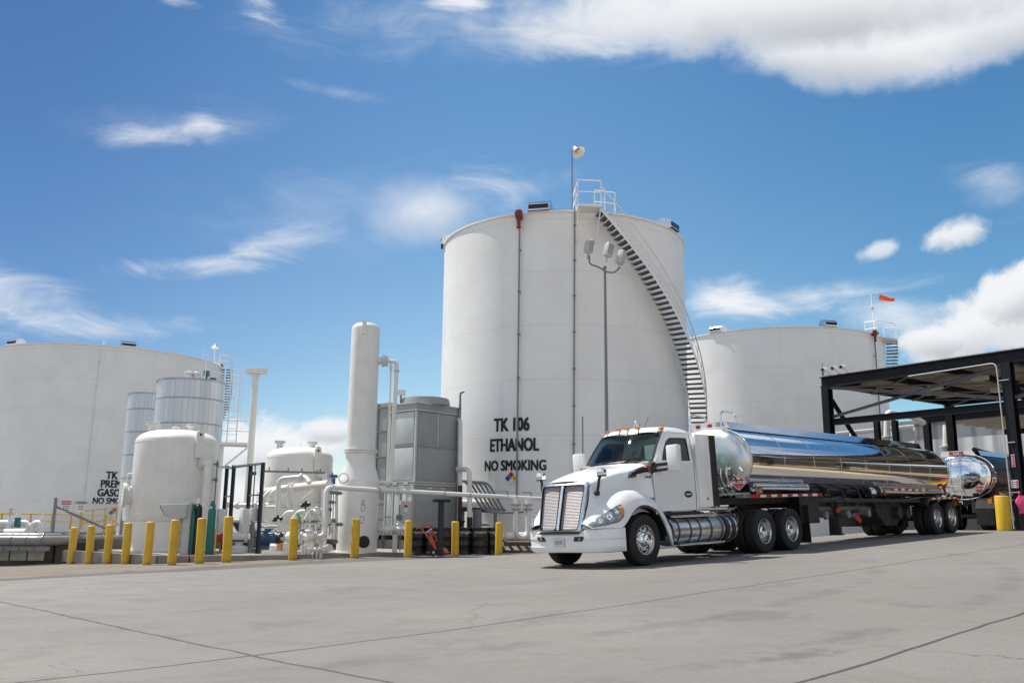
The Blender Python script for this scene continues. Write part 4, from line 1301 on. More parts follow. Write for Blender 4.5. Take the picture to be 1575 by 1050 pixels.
# second header coming from the back left, joining near the column
piping('header_pipe', 'thick white header pipe rising to the right above the pumps', 'pipe', [P(405, 757, 34), P(430, 752, 33.2), P(506, 744, 30.6)], .135, PIPEW, [(1, .25, .19), (1, .33, .19)], .3, 'white pipes among the pumps')
piping('arched_pipe', 'tall arched white pipe standing over the small motors', 'pipe', [P(426.5, 800, 31.2), P(429, 736, 31.4), P(470, 733, 31.2), P(476, 742, 31.0)], .085, PIPEW, [(1, .86, .15)], .25, 'white pipes among the pumps')
piping('lower_arched_pipe', 'short arched white pipe dipping behind the rack', 'pipe', [P(404, 800, 32.5), P(405, 764, 32.6), P(417, 754, 32.8), P(440, 750, 32.6)], .075, PIPEW, [], .3, 'white pipes among the pumps')
piping('curved_pipe', 'curved white pipe end under the header, with a four-bolt flange', 'pipe', [P(418, 772, 32.0), P(417, 757, 32.0), P(428, 752, 32.2)], .07, PIPEW, [(0, .05, .12)], .2, 'white pipes among the pumps')
piping('horizontal_pipe', 'thin horizontal white pipe at mid height behind the rack', 'pipe', [P(345, 777, 34), P(415, 776.5, 33.4)], .09, PIPEW, [(0, .3, .14), (0, .7, .14)], None, 'white pipes among the pumps')
piping('standing_pipe', 'standing white pipe ending in a bolted joint, left of the arched pipe', 'pipe', [P(343, 812, 33.5), P(344, 783, 33.5), P(352, 772, 33.5)], .09, PIPEW, [(0, .6, .14)], .2, 'white pipes among the pumps')
def bundle(t, seed, x0, x1, y0, y1, yd, n, m_, rr=(.02, .05), name='small_fitting'):
    """small fittings, flanges and elbows of one machine, as one mesh"""
    rnd = random.Random(seed); mb = MB()
    for k in range(n):
        c = P(rnd.uniform(x0, x1), rnd.uniform(y0, y1), yd+rnd.uniform(-.4, .4)); r = rnd.uniform(*rr)
        d = rnd.choice([V((1, .1, 0)), V((0, 0, 1)), V((.3, -1, 0))]).normalized(); L = rnd.uniform(2.5, 7)*r
        mb.cyl(c-d*L, c+d*L, r, 10)
        if rnd.random() < .6: mb.cyl(c+d*L*.9, c+d*L*1.1, r*1.7, 10); mb.cyl(c-d*L*1.1, c-d*L*.9, r*1.7, 10)
        if rnd.random() < .35: mb.tube(fillet([c+d*L, c+d*L*2, c+d*L*2+UPZ*r*rnd.choice([-6, 6])], r*2), r, 8)
    return mb.build(name, m_, t)


# pump with blue motor
b = P(412, 845, 30.6); b.z = .1
t = thing('pump', 'blue electric motor driving a white pump, right of the rack posts', 'pump', b)
c = P(413, 828, 30.6); ax = V((.98, -.18, 0)).normalized()
mb = MB(); mb.tube([c-ax*.38, c-ax*.36, c+ax*.34, c+ax*.36], [.19, .235, .235, .19], 20)
for k in range(16):
    a = 2*pi*k/16; sd = V((ax.y, -ax.x, 0)); o_ = (sd*cos(a)+UPZ*sin(a))*.24; mb.bar(c-ax*.3+o_, c+ax*.3+o_, .02, .03, o_)
mb.build('motor', BLUEM, t)
MB().box(c+UPZ*.27, (.26, .18, .12)).build('terminal_box', BLUEM, t); MB().box(c-UPZ*.26, (.6, .4, .1)).build('motor_foot', BLUEM, t)
mb = MB(); mb.cyl(c+ax*.38, c+ax*.62, .06, 10); mb.tube([c+ax*.62, c+ax*.7, c+ax*.9, c+ax*.95], [.16, .24, .24, .12], 18); mb.build('pump_casing', PIPEW, t)
mb = MB(); mb.cyl(c+ax*.36, c+ax*.44, .21, 18); mb.build('fan_cowl', BLACK, t)
mb = MB(); mb.box((b.x+.25, b.y, .16), (1.7, .6, .16)); mb.build('plinth', CONC, t)
bundle(t, 3, 408, 432, 806, 826, 30.8, 12, OFFW, (.02, .045))
# small pump with an orange coupling guard
b = P(430, 852, 29.2); b.z = .1
t = thing('pump', 'small white pump with an orange coupling guard, low behind the lone yellow bollard', 'pump', b)
c = P(429, 842, 29.2); ax = V((1, -.05, .02)).normalized()
mb = MB(); mb.tube([c-ax*.28, c-ax*.26, c-ax*.04, c-ax*.0], [.09, .14, .14, .10], 18); mb.tube([c+ax*.14, c+ax*.18, c+ax*.36, c+ax*.40], [.12, .165, .165, .1], 18); mb.cyl(c+ax*.26, c+ax*.26+UPZ*.3, .05, 10); mb.build('pump_casing', OFFW, t)
mb = MB(); mb.tube([c-ax*.0, c+ax*.03, c+ax*.12, c+ax*.14], [.11, .155, .155, .1], 18); mb.build('coupling_guard', ORANGE, t)
mb = MB(); mb.box((b.x+.05, b.y, .155), (1.15, .4, .12)); mb.build('plinth', WHITE, t)
# pump and manifold on a white skid left of the bollard, right behind
b = P(366, 852, 30.2); b.z = .1
t = thing('pump', 'squat white pump on a round base, between the yellow bollard and the rack posts', 'pump', b)
c = P(367, 826, 30.2); mb = MB(); mb.tube([c-V((.30, 0, 0)), c-V((.26, 0, 0)), c+V((.26, 0, 0)), c+V((.3, 0, 0))], [.1, .17, .17, .1], 18); mb.build('motor', OFFW, t)
c = P(367, 846, 30.2); mb = MB(); mb.tube([c-UPZ*.2, c-UPZ*.17, c+UPZ*.1, c+UPZ*.16], [.27, .30, .30, .2], 20); mb.cyl(c+UPZ*.16, c+UPZ*.32, .12, 12); mb.build('pump_casing', OFFW, t)
mb = MB(); mb.bar(P(358, 831, 30.1), P(376, 831, 30.1), .1, .05); mb.build('mounting_plate', BLACK, t)
b = P(337, 852, 30.4); b.z = .1
t = thing('red_box', 'small red box on a stand, left of the tall yellow bollard', 'box', b)
c = P(339.5, 826.5, 30.4); mb = MB(); mb.box(c, (.24, .18, .24)); mb.build('box', RED, t, bevel=.015)
mb = MB(); mb.cyl(V((c.x, c.y, .1)), c-UPZ*.12, .03, 8); mb.build('stand', STEELG, t)
# valve manifold between bollard and column
b = P(480, 852, 30.4); b.z = .1
t = thing('valve_manifold', 'cluster of white valves, flanges and bent pipes, left of the tall column', 'valve manifold', b)
for pts, r in [([P(452, 798, 30.6), P(458, 787, 30.6), P(470, 786, 30.6)], .075), ([P(470, 800, 30.8), P(477, 787, 30.8), P(490, 785, 30.7), P(492, 797, 30.7)], .085),
               ([P(434, 800, 31), P(440, 788, 31), P(452, 787, 31)], .075), ([P(462, 846, 30.2), P(500, 845.5, 30.1)], .09), ([P(497, 840, 30.2), P(499, 800, 30.3)], .05),
               ([P(477, 852, 29.9), P(478, 826, 29.9)], .12), ([P(440, 848, 30.6), P(468, 847, 30.4)], .06), ([P(452, 850, 31), P(453, 776, 31.4)], .07), ([P(447, 752, 31.5), P(448, 790, 31.5)], .1), ([P(437, 767, 31.6), P(449, 748, 31.4)], .03), ([P(466, 767, 31.4), P(482, 755, 31.2)], .03), ([P(410, 779, 33), P(470, 778, 32)], .05)]:
    mb = MB(); mb.tube(fillet(pts, .14), r, 12); mb.build('pipe', PIPEW, t)
for px, py, yd, r in ((455, 826, 30.3, .09), (487, 787, 30.6, .07), (464, 820, 30.6, .075), (492, 832, 30.3, .06), (446, 820, 30.9, .06)): gate_valve(t, P(px, py, yd), (1, .1, 0), r)
for px, py, yd in ((470, 776, 30.7), (427, 798, 30.9)):
    c = P(px, py, yd); mb = MB(); mb.box(c, (.22, .16, .12)); mb.cyl(c-V((.16, 0, .04)), c+V((.16, 0, .04)), .06, 10); mb.cyl(c, c+UPZ*.13, .04, 8); mb.cyl(c-V((.0, 0, .2)), c, .03, 8); mb.build('actuator', BLACK, t)
c = P(457, 797, 30.4); mb = MB(); mb.lathe([(.12, -.16), (.125, .05), (.06, .12), (.05, .16), (0, .16)], 16, M.Translation(c)); mb.build('green_actuator', GREENV, t)
bundle(t, 5, 450, 496, 805, 842, 30.7, 34, PIPEW, (.02, .05)); bundle(t, 9, 452, 500, 800, 846, 30.9, 22, STEELG, (.012, .03)); bundle(t, 12, 462, 500, 846, 852, 30.0, 10, OFFW, (.03, .06))
mb = MB(); c = P(476, 849, 29.7)
for k in range(3): mb.bar(c+V((.12*k, 0, -.25)), c+V((.12*k, 0, .1)), .05, .05)
mb.bar(c+V((-.1, 0, .1)), c+V((.5, 0, .1)), .1, .05); mb.build('pipe_saddle', WHITE, t)
for px, py in ((504, 800), (506, 842), (500, 845)):
    mb = MB(); c = P(px, py, 30.0); disc_on(mb, c, V((.4, -.9, 0)).normalized(), .12, .05); mb.build('blind_flange', OFFW, t)
# level bridle beside the column
b = P(516, 852, 31.0); b.z = .08
t = thing('level_bridle', 'slim upright white level bridle with dark valves, hugging the left of the column', 'level gauge', b)
mb = MB(); mb.cyl(V((b.x, b.y, .4)), P(518, 754, 31.0), .055, 10); mb.cyl(V((b.x-.12, b.y, .5)), P(513, 757, 31.0), .028, 8); mb.build('pipe', PIPEW, t)
mb = MB()
for px, py in ((510, 772), (511, 800), (514, 832), (521, 758), (522, 806), (512, 757)): c = P(px, py, 30.9); mb.box(c, (.16, .1, .12)); mb.cyl(c-V((.14, 0, 0)), c+V((.14, 0, 0)), .03, 8)
mb.build('valve', STEELG, t)
# low pipe with valves right of the column
b = P(590, 852, 31.5); b.z = .08
lv = piping('low_pipe', 'low white pipe with two hand-wheel valves, right of the tall column', 'pipe', [P(573, 814, 32.4), P(632, 813, 32.0)], .085, PIPEW, [(0, .15, .15)])
for px in (596, 614): gate_valve(lv, P(px, 814, 32.2), (1, -.05, 0), .095)
mb = MB()
for px in (576, 608): c = P(px, 814, 32.3); mb.cyl(V((c.x, c.y, 0)), c, .085, 12)
mb.build('leg', PIPEW, lv)
mb = MB(); c = P(614, 800, 32.2); mb.cyl(c, c+UPZ*.55, .025, 8); mb.box(c+UPZ*.1, (.18, .14, .2)); mb.build('valve_stem', STEELG, lv)

# ------------------------------------------------------------------ grey cooling unit
c0 = at(641, 618, 35.4); zc = c0.z
cb0 = V((c0.x, c0.y, .05))
RA = radians(48); fa = V((cos(RA), sin(RA), 0)); fb = V((-sin(RA), cos(RA), 0))   # right-hand face, left-hand face
cu = thing('cooling_unit', 'tall grey panelled cooling unit with a round fan on top', 'cooling unit', cb0)
LW, LD = 2.35, 1.55
def oriented(mb, o, a0, a1, b0, b1, z0, z1):
    c = o+fa*(a0+a1)/2+fb*(b0+b1)/2; c.z = (z0+z1)/2
    return mb.box(c, (a1-a0, b1-b0, z1-z0), M((fa, fb, UPZ)).transposed())
zm = top_z(cb0, 742)
MB_ = oriented(MB(), cb0, 0, LW, 0, LD, zm+.02, zc-.02); MB_.build('upper_casing', GREYU, cu)
oriented(MB(), cb0, -.03, LW+.02, -.03, LD+.6, .62, zm-.05).build('lower_casing', GREYU, cu)
mb = MB()
oriented(mb, cb0, -.05, LW+.05, -.05, LD+.05, zm-.05, zm+.02)
oriented(mb, cb0, -.04, LW+.04, -.04, LD+.04, zc-.30, zc)
for zz in (zm+(zc-zm)*.46,): oriented(mb, cb0, -.025, LW+.025, -.025, LD+.025, zz-.03, zz+.03)
for zz in (.62+(zm-.62)*.33, .62+(zm-.62)*.62): oriented(mb, cb0, -.04, LW+.03, -.045, LD+.615, zz-.02, zz+.02)
mb.build('seam_band', GREYU, cu)
mb = MB()
for a_, b_ in ((-.03, -.03), (LW-.05, -.03), (-.03, LD-.05)): oriented(mb, cb0, a_, a_+.08, b_, b_+.08, zm+.02, zc-.30)
oriented(mb, cb0, LW*.5, LW*.5+.04, -.02, 0.02, zm+(zc-zm)*.46, zc-.3)
for b_ in (.35, .75, 1.15, 1.6): oriented(mb, cb0, -.07, -.03, b_, b_+.09, .7, zm-.1)
oriented(mb, cb0, -.075, -.03, -.03, LD+.6, zm-.26, zm-.10)
for b_ in (.25, .9, 1.3): oriented(mb, cb0, -.11, -.075, b_, b_+.28, zm-.07, zm+.06)
mb.build('frame_rib', GREYL, cu)
zh = zm+(zc-zm)*.46
for k, (b0_, b1_, z0_, z1_) in enumerate(((.10, LD-.12, zm+.12, zh-.08), (.10, LD-.12, zh+.08, zc-.38), (.06, .62, .70, zm-.36), (.80, 1.10, .70, zm-.36), (1.28, 1.56, .70, zm-.36))):
    o_ = .0 if k < 2 else -.03
    oriented(MB(), cb0, o_-.025, o_, b0_, b1_, z0_, z1_).build('lit_side_panel', GREYL, cu, bevel=.008)  # left face panels in lighter grey, the light there put into the colour
for a0_, a1_, z0_, z1_ in ((.12, LW*.5-.06, zh+.08, zc-.38), (LW*.5+.10, LW-.12, zh+.08, zc-.38), (.12, LW-.12, zm+.12, zh-.08), (.10, LW-.10, 1.30, zm-.42)):
    o_ = 0 if z0_ > zm else -.03
    oriented(MB(), cb0, a0_, a1_, o_-.014, o_, z0_, z1_).build('front_panel', GREYU, cu, bevel=.006)
mb = MB()
for z_, w_ in ((zc-.02, .09), (zc-.30, .06), (zm+.04, .075), (zm-.06, .07)):
    oriented(mb, cb0, -w_, LW+w_, -w_, LD+w_, z_-.022, z_+.022)
mb.build('ledge', GREYL, cu)
for zz in (zm-.015, zh, zc-.325):
    oriented(MB(), cb0, -.028, LW+.03, -.03, LD+.03, zz-.012, zz+.0).build('dark_seam', STEELG, cu)
fc = cb0+fa*LW*.5+fb*LD*.5
mb = MB().lathe([(1.02, 0), (1.02, .10), (.96, .30), (.92, .30), (.92, .06), (0, .05)], 40, M.Translation(V((fc.x, fc.y, zc)))); fo = mb.build('fan_housing', GREYU, cu)
mb = MB(); q = V((fc.x, fc.y, zc+.14)); mb.cyl(q-UPZ*.06, q+UPZ*.06, .14, 14)
for k in range(6):
    a = k*pi/3; mb.bar(q, q+V((cos(a), sin(a), 0))*.88, .2, .015, V((.3*sin(a), -.3*cos(a), 1)))
mb.build('fan_blade', STEELG, fo)
q = cb0+fa*.25+fb*1.25; MB().box((q.x, q.y, zc+.52), (.34, .26, .22)).build('motor_box', SIGNW, cu, bevel=.02)
mb = MB(); mb.cyl((q.x, q.y, zc), (q.x, q.y, zc+.42), .04, 8); mb.build('motor_stand', STEELG, cu)
q = cb0+fa*LW*.98-fb*.12; mb = MB()
mb.bar(V((q.x, q.y, .7)), V((q.x, q.y, zc+.12)), .10, .10); mb.tube(fillet([V((q.x, q.y, zc+.1)), V((q.x, q.y, zc+.62)), V((q.x+.16, q.y-.05, zc+.66))], .08), .045, 8); mb.build('vent_post', STEELG, cu)
for a_ in (.72, 1.42):
    q = cb0+fa*a_-fb*.05
    pl = oriented(MB(), cb0, a_, a_+.20, -.055, -.035, zm-.20, zm-.11).build('warning_plate', SIGNW, cu)
    oriented(MB(), cb0, a_, a_+.20, -.058, -.0555, zm-.145, zm-.11).build('red_band', REDF, pl)
# twin casing farther left
mb = oriented(MB(), cb0, .05, LW, LD+.12, LD+1.75, zm, zc+.12); mb.build('rear_casing', GREYU, cu)
mb = MB()
for b_ in (LD+.12, LD+.80, LD+1.66): oriented(mb, cb0, -.0, .05, b_, b_+.09, zm, zc+.12)
for f in (.0, .34, .67, .985): zz = zm+(zc-zm)*f; oriented(mb, cb0, .0, .05, LD+.21, LD+.80, zz-.03, zz+.03); oriented(mb, cb0, .0, .05, LD+.89, LD+1.66, zz-.03, zz+.03)
mb.build('frame_rib', STEELG, cu)
oriented(MB(), cb0, .02, LW, LD+.62, LD+1.7, .62, zm-.03).build('rear_base', GREYU, cu)
mb = MB()
for k in range(5): mb.bar(cb0+fa*.02+fb*(LD+.4+.18*k)+UPZ*.7, cb0-fa*.35+fb*(LD+.4+.18*k)+UPZ*.0, .04, .04)
for b_ in (.1, .9, 1.8, 2.9): oriented(mb, cb0, .05, LW-.1, b_, b_+.12, 0.02, .62)
mb.build('support_leg', STEELG, cu)
oriented(MB(), cb0, .12, LW-.2, .05, LD+1.6, .0, .45).build('concrete_base', CONC, cu)
# control cabinet with a warning notice
q = ground_at(621, 851); q = at(621.5, 846, 33.4); q.z = .05
cz1, cz0 = at(622, 770, 33.4).z, at(622, 806, 33.4).z
t = thing('control_cabinet', 'light grey control cabinet with a red and white notice', 'cabinet', q)
R_ = M((SU, SN, UPZ)).transposed(); fx = V((.97, .22, 0)).normalized(); R2 = M((fx, V((-fx.y, fx.x, 0)), UPZ)).transposed()
body = MB().box((q.x, q.y, (cz0+cz1)/2), (.40, .22, cz1-cz0), R2).build('body', LAMPG, t, bevel=.012)
nv = V((fx.y, -fx.x, 0))
MB().box(V((q.x, q.y, (cz0+cz1)/2))+nv*.114, (.35, .012, cz1-cz0-.08), R2).build('door', LAMPG, t)
pl = MB().box(V((q.x, q.y, cz1-.26))+nv*.124, (.13, .006, .26), R2).build('notice', SIGNW, t)
MB().box(V((q.x, q.y, cz1-.19))+nv*.128, (.13, .004, .10), R2).build('notice_band', REDF, pl)
mb = MB()
for o in (-.15, .15): mb.bar(V((q.x, q.y, .05))+fx*o, V((q.x, q.y, cz0))+fx*o, .04, .04)
mb.build('stand', STEELG, t)

# ------------------------------------------------------------------ drums with the word TRANSMIX
def drum(px, y, lab, word=True, turn=0.0):
    p = at(px, 830, y); b = V((p.x, p.y, zg(p.x, p.y)))
    t = thing('oil_drum', lab, 'drum', b, 'black steel drums')
    r, h = .292, .92
    pr = [(0, .02), (r-.012, .02), (r, 0), (r+.005, .015), (r, .03), (r, .29), (r+.012, .305), (r+.012, .32), (r, .335), (r, .58), (r+.012, .595), (r+.012, .61), (r, .625), (r, h-.03), (r+.006, h-.015), (r, h), (r-.015, h-.02), (0, h-.02)]
    MB().lathe(pr, 36, M.Translation(b)).build('body', mat('black_drum_paint', (.014, .014, .015), .35, var=.3, vscale=5), t, angle=40)
    mb = MB(); mb.cyl(b+V((.16, 0, h-.02)), b+V((.16, 0, h+.005)), .035, 10); mb.cyl(b+V((-.17, .05, h-.02)), b+V((-.17, .05, h+.0)), .02, 10); mb.build('bung', STEELG, t)
    if word:
        vs, fs = text_geo('TRANSMIX', .105, 0, 1.0); a0 = turn-atan2(b.x, b.y)*1.0
        rr = r+.004; fs2 = fs
        MB().add([(b.x+rr*sin(a0+x/rr), b.y-rr*cos(a0+x/rr), b.z+.72+y_) for x, y_ in vs], fs).build('lettering', LETW, t, angle=None)
    return t
drum(639.5, 32.7, 'black drum right behind the lone yellow bollard, left end of the drum row', True, .5)
drum(651, 33.6, 'black drum standing behind the handle of the red hand truck', True, .2)
drum(664, 32.9, 'black drum partly covered by the frame of the red hand truck', True, -.2)
drum(684, 33.0, 'black drum right of the black T-headed support post', False, .3)
drum(693.5, 33.8, 'black drum just left of the yellow bollard by the hand truck', False)
drum(715, 33.2, 'black drum right of the yellow bollard, left of three lettered drums', True, .1)
drum(725.5, 34.0, 'black drum showing only a strip between two lettered drums', False)
drum(738, 33.0, 'black drum lettered in white, middle of the right-hand drum group', True, .15)
drum(757.5, 33.4, 'black drum at the right end of the row, behind the rightmost left-side bollard', True, .25)

# ------------------------------------------------------------------ red hand truck
hb = ground_at(667, 854.5)
ht = thing('hand_truck', 'orange-red hand truck with small wheels leaning back, in front of the black drums', 'hand truck', hb)
HP = lambda px, py, y: at(px, py, y)
yh = hb.y
mb = MB()
# two side rails, leaning to the left at the top; near rail then far rail
n0, n1 = HP(671, 846, yh), HP(647.5, 810.5, yh); f0, f1 = HP(681, 843.5, yh+.38), HP(661, 811, yh+.38)
mb.tube([n0, n1], .026, 8); mb.tube([f0, f1], .026, 8)
mb.tube(fillet([n1, HP(640, 813, yh-.05)], .1), .022, 8)
mb.tube(fillet([n1, HP(649.5, 806.5, yh+.05), HP(662, 807, yh+.3), HP(666, 811, yh+.42), f1], .09), .022, 8)
for f in (.35, .62): mb.cyl(n0.lerp(n1, 1-f), f0.lerp(f1, 1-f), .02, 8)
mb.build('frame', HANDRED, ht)
mb = MB(); mb.bar(n0.lerp(n1, .04), n0.lerp(n1, .62)+V((.12, .05, 0)), .10, .035, V((0, 1, 0))); mb.build('side_plate', HANDRED, ht)
mb = MB(); q = HP(659, 816, yh+.2); mb.bar(q-V((.12, 0, .08)), q+V((.12, .05, .08)), .06, .03); mb.build('white_handle', SIGNW, ht)
mb = MB(); a, b_ = HP(679, 842, yh), HP(690, 850, yh+.05)
mb.prism([HP(680, 842, yh), HP(684, 850.5, yh), HP(690, 849.5, yh+.1), HP(683, 843, yh+.1)], (.02, .35, .0)); mb.build('toe_plate', HANDRED, ht)
mb = MB(); mb.cyl(HP(661.5, 838, yh), HP(661, 850, yh+.05), .018, 8); mb.cyl(HP(666, 850.5, yh-.05), HP(660, 850.5, yh+.35), .02, 8); mb.build('axle_strut', RUST, ht)
for (px, py, yy, r) in ((666.5, 850.2, yh-.08, .118), (659, 851, yh+.32, .10), (687.5, 847, yh+.3, .075)):
    c = HP(px, py, yy); c.z = max(c.z, zg(c.x, c.y)+r*.98); a = V((.35, -.93, 0)).normalized()
    w = MB().lathe([(r*.5, -.03), (r*.9, -.035), (r, -.02), (r, .02), (r*.9, .035), (r*.5, .03)], 20, M.Translation(c)@a.to_track_quat('Z', 'Y').to_matrix().to_4x4()).build('wheel', TYRE, ht)
    MB().lathe([(0, -.025), (r*.5, -.025), (r*.52, 0), (r*.5, .025), (.02, .04), (0, .04)], 16, M.Translation(c)@a.to_track_quat('Z', 'Y').to_matrix().to_4x4()).build('rim', SAND, w)

# ------------------------------------------------------------------ yellow bollards
def bollard(px, py, ptop, wpx, lab, cap=True, group='yellow bollards along the equipment yard', dims=None):
    b = ground_at(px, py); h = top_z(b, ptop)-b.z; r = wpx/2*b.y/FPX
    t = thing('bollard', lab, 'bollard', b, group)
    lean = (random.uniform(-.014, .014), random.uniform(-.014, .014))
    pr = [(r, -.05), (r, h-.02), (r*.97, h-.005), (r*.80, h+.012), (0, h+.02)]
    o = MB().lathe(pr, 28).build('post', BOLL, t, world=False, angle=50)
    t.rotation_euler = (lean[0], lean[1], random.uniform(0, 6))
    return t
for px, py, pt_, w, lab in [
    (108.6, 865.5, 811, 10.6, 'yellow bollard at the far left end, in front of the stained concrete wall'),
    (136, 865.5, 808.5, 11.0, 'yellow bollard, second from the left end, before the dark wall recess'),
    (164, 865.5, 807, 11.2, 'yellow bollard, third from the left end, just left of the white vessel skirt'),
    (192.5, 865.5, 804.5, 11.6, 'yellow bollard covering the left edge of the white vessel skirt'),
    (226, 866.5, 802.5, 12.2, 'yellow bollard standing before the middle of the white vessel skirt'),
    (264, 866.5, 799.5, 13.0, 'yellow bollard in front of the grey hooded box'),
    (306, 865, 797, 13.2, 'yellow bollard between the gas bottles and the low yellow rail'),
    (348, 863, 794.5, 13.8, 'tall yellow bollard just left of the dark rack posts'),
    (450, 859.5, 796.5, 13.2, 'lone yellow bollard in front of the valve cluster'),
    (545, 856.5, 798.5, 12.6, 'yellow bollard in front of the tall column skirt'),
    (627, 855.5, 800.5, 11.8, 'yellow bollard left of the red hand truck'),
    (700, 854, 802, 11.4, 'yellow bollard between the two groups of black drums'),
    (767, 852.5, 803.5, 11.0, 'yellow bollard nearest the truck bumper, right of the drums')]:
    bollard(px, py, pt_, w, lab)
rb_ = bollard(1545.5, 816, 762.5, 20.5, 'stout yellow bollard guarding the canopy post on the right')
del rb_['group']

# ------------------------------------------------------------------ light pole with three floodlights
q = at(933, 655, 33.5); qb = V((q.x, q.y, zg(q.x, q.y)))
t = thing('light_pole', 'grey steel light pole with three floodlights, between the truck cab and the ethanol tank', 'light pole', qb)
zt_ = top_z(qb, 411)
mb = MB(); mb.tube([qb, V((qb.x, qb.y, zt_))], [.085, .048], 14); mb.cyl(V((qb.x, qb.y, zt_-.05)), V((qb.x, qb.y, zt_+.03)), .07, 12); mb.build('shaft', STEELG, t)
mb = MB(); e = V((qb.x, qb.y, zt_-.18))
l0, r0 = at(906.5, 393, 33.5), at(952.5, 410, 33.5)
mb.tube(fillet([l0, V((l0.x, l0.y, l0.z-.35)), at(917, 409, 33.5), e+V((0, 0, .05)), e+V((.1, 0, -.02)), at(946, 419, 33.5), V((r0.x, r0.y, r0.z-.05)), r0], .14), .035, 8)
mb.build('bracket_arm', STEELG, t)
def flood(parent, c, aim, roll_up=UPZ):
    aim = V(aim).normalized(); sd = aim.cross(roll_up).normalized(); up = sd.cross(aim)
    R_ = M((sd, aim, up)).transposed()
    mb = MB(); o = V(c)
    pr = [(-.13, -.26), (.08, -.28), (.13, -.19), (.13, .26), (.02, .29), (-.11, .2)]
    vs = lambda x: [o+R_@V((x, a, b_)) for a, b_ in pr]
    mb.prism(vs(-.16), R_@V((.32, 0, 0)))
    h = mb.build('floodlight', LAMPG, parent, bevel=.025)
    MB().box(o+aim*.136+up*.03, (.26, .016, .38), R_).build('glass', mat('lamp_glass', (.30, .32, .33), .2, var=.1), h)
    k = MB(); k.cyl(o-up*.26, o-up*.50, .045, 10); k.build('knuckle', LAMPG, h)
flood(t, at(905.5, 379, 33.5), (.75, -.55, -.25), V((-.35, 0, 1)))
flood(t, at(936, 384.5, 33.5), (.6, -.75, -.15), V((.2, 0, 1)))
flood(t, at(955, 396, 33.6), (.8, -.45, -.2), V((.45, 0, 1)))
# slim rod left of the pole
q = at(896, 640, 36.5); b = V((q.x, q.y, zg(q.x, q.y)))
t = thing('antenna_rod', 'slim grey rod standing before the ethanol tank, left of the light pole', 'rod', b)
MB().tube([b, V((b.x, b.y, q.z))], .028, 8).build('rod', STEELG, t)

# ------------------------------------------------------------------ pipework right of the cooling unit
piping('gooseneck_pipe', 'tall white gooseneck pipe against the right edge of the cooling unit', 'pipe', [P(707, 842, 36.6), P(708, 646, 36.8), P(703, 645, 37.4)], .095, OFFW, [], .22)
gp = piping('gooseneck_pipe', 'shorter white gooseneck pipe right of the cooling unit, black at its foot', 'pipe', [P(722.5, 842, 35.8), P(722, 722, 36.0), P(704, 721, 36.8)], .10, OFFW, [], .25)
MB().cyl(P(722.5, 842, 35.8), P(722.4, 795, 35.85), .112, 14).build('black_sleeve', BLACK, gp)
b = P(707, 845, 36.2); b.z = 0
t = thing('steel_post', 'dark steel post beside the tall gooseneck pipe', 'post', b); MB().ibeam(b, P(708, 746, 36.2), .16, .16, (1, 0, 0), .02).build('post', mat('purple_black_paint', (.03, .012, .02), .45), t)
b = P(734, 845, 37); b.z = 0
t = thing('steel_post', 'stubby grey post behind the lettered drums', 'post', b); MB().tube([b, P(734, 783, 37)], .19, 14).build('post', STEELG, t)
b = P(722, 845, 37); b.z = 0
t = thing('cable_tray', 'sloping bank of grey conduits running down to the right of the cooling unit', 'conduits', b)
for k in range(6):
    o = k*7.6; mb = MB(); mb.tube(fillet([P(708+o*.55, 739.5+k*.25, 37+.1*k), P(716+o*.9, 740+k*.2, 37.2+.1*k), P(744+o*.85, 786+k*.4, 37.4+.1*k), P(775+o*.8, 788.5-k*.4, 37.6+.1*k)], .35), .05, 8); mb.build('conduit', STEELG, t)
mb = MB(); mb.bar(P(708, 782.5, 38.2), P(777, 786, 38.6), .12, .18); mb.build('support_beam', BLACK, t)
mb = MB()
for px in (712, 762): c = P(px, 784, 38.3); mb.bar(V((c.x, c.y, -.1)), c, .14, .14)
mb.build('support_leg', STEELG, t)
piping('large_pipe', 'large white horizontal pipe at the foot of the ethanol tank', 'pipe', [P(700, 775.5, 39.0), P(836, 777.5, 40.6)], .215, PIPEW, [(0, .55, .30)], None)
piping('loading_pipe', 'white ground-level pipe right of the drums, carrying the U-shaped drops', 'pipe', [P(766, 824.5, 35.6), P(824, 825, 36.2)], .17, PIPEW, [(0, .16, .24)], None)
t = piping('u_shaped_pipe', 'U-shaped white pipe with two clamped valves, hanging under the long pipe', 'pipe', [P(793.5, 766, 34.9), P(793.5, 826, 34.9), P(812, 826, 35.2), P(812, 767, 35.2)], .095, PIPEW, [], .30)
for px in (793.5, 812):
    for py in (776, 783): c = P(px, py, 34.9 if px < 800 else 35.2); mb = MB(); flange(mb, c, UPZ, .19, .03); mb.box(c, (.3, .1, .06)); mb.build('flange', SAND, t)
b = P(797, 848, 35.4); b.z = 0
t = thing('timber_stand', 'dark timber stand under the ground-level pipe, left of the truck bumper', 'stand', b)
z1_ = P(797, 834, 35.4).z
mb = MB(); mb.bar(P(775, 836, 35.6), P(826, 836, 35.6), .5, .14); 
for px in (780, 793, 806, 818): c = P(px, 836, 35.4); mb.bar(V((c.x, c.y, 0)), V((c.x-.25, c.y, z1_-.1)), .14, .10)
mb.bar(P(778, 847.5, 35.3), P(824, 847.5, 35.3), .12, .10)
mb.build('frame', TIMBER, t)
t = piping('drain_hose', 'thin grey pipe slanting up to the right, behind the U-shaped pipe', 'pipe', [P(803, 822, 36.4), P(832, 798, 37.0)], .03, GALV)
t = piping('side_pipe', 'low grey cross pipe behind the stubby grey post', 'pipe', [P(736, 806, 37.6), P(752, 806, 37.6)], .06, STEELG)
q = at(706, 815, 35.6); b = V((q.x, q.y, .0))
t = thing('funnel', 'black funnel on a pipe, behind the yellow bollard between the drum groups', 'funnel', b)
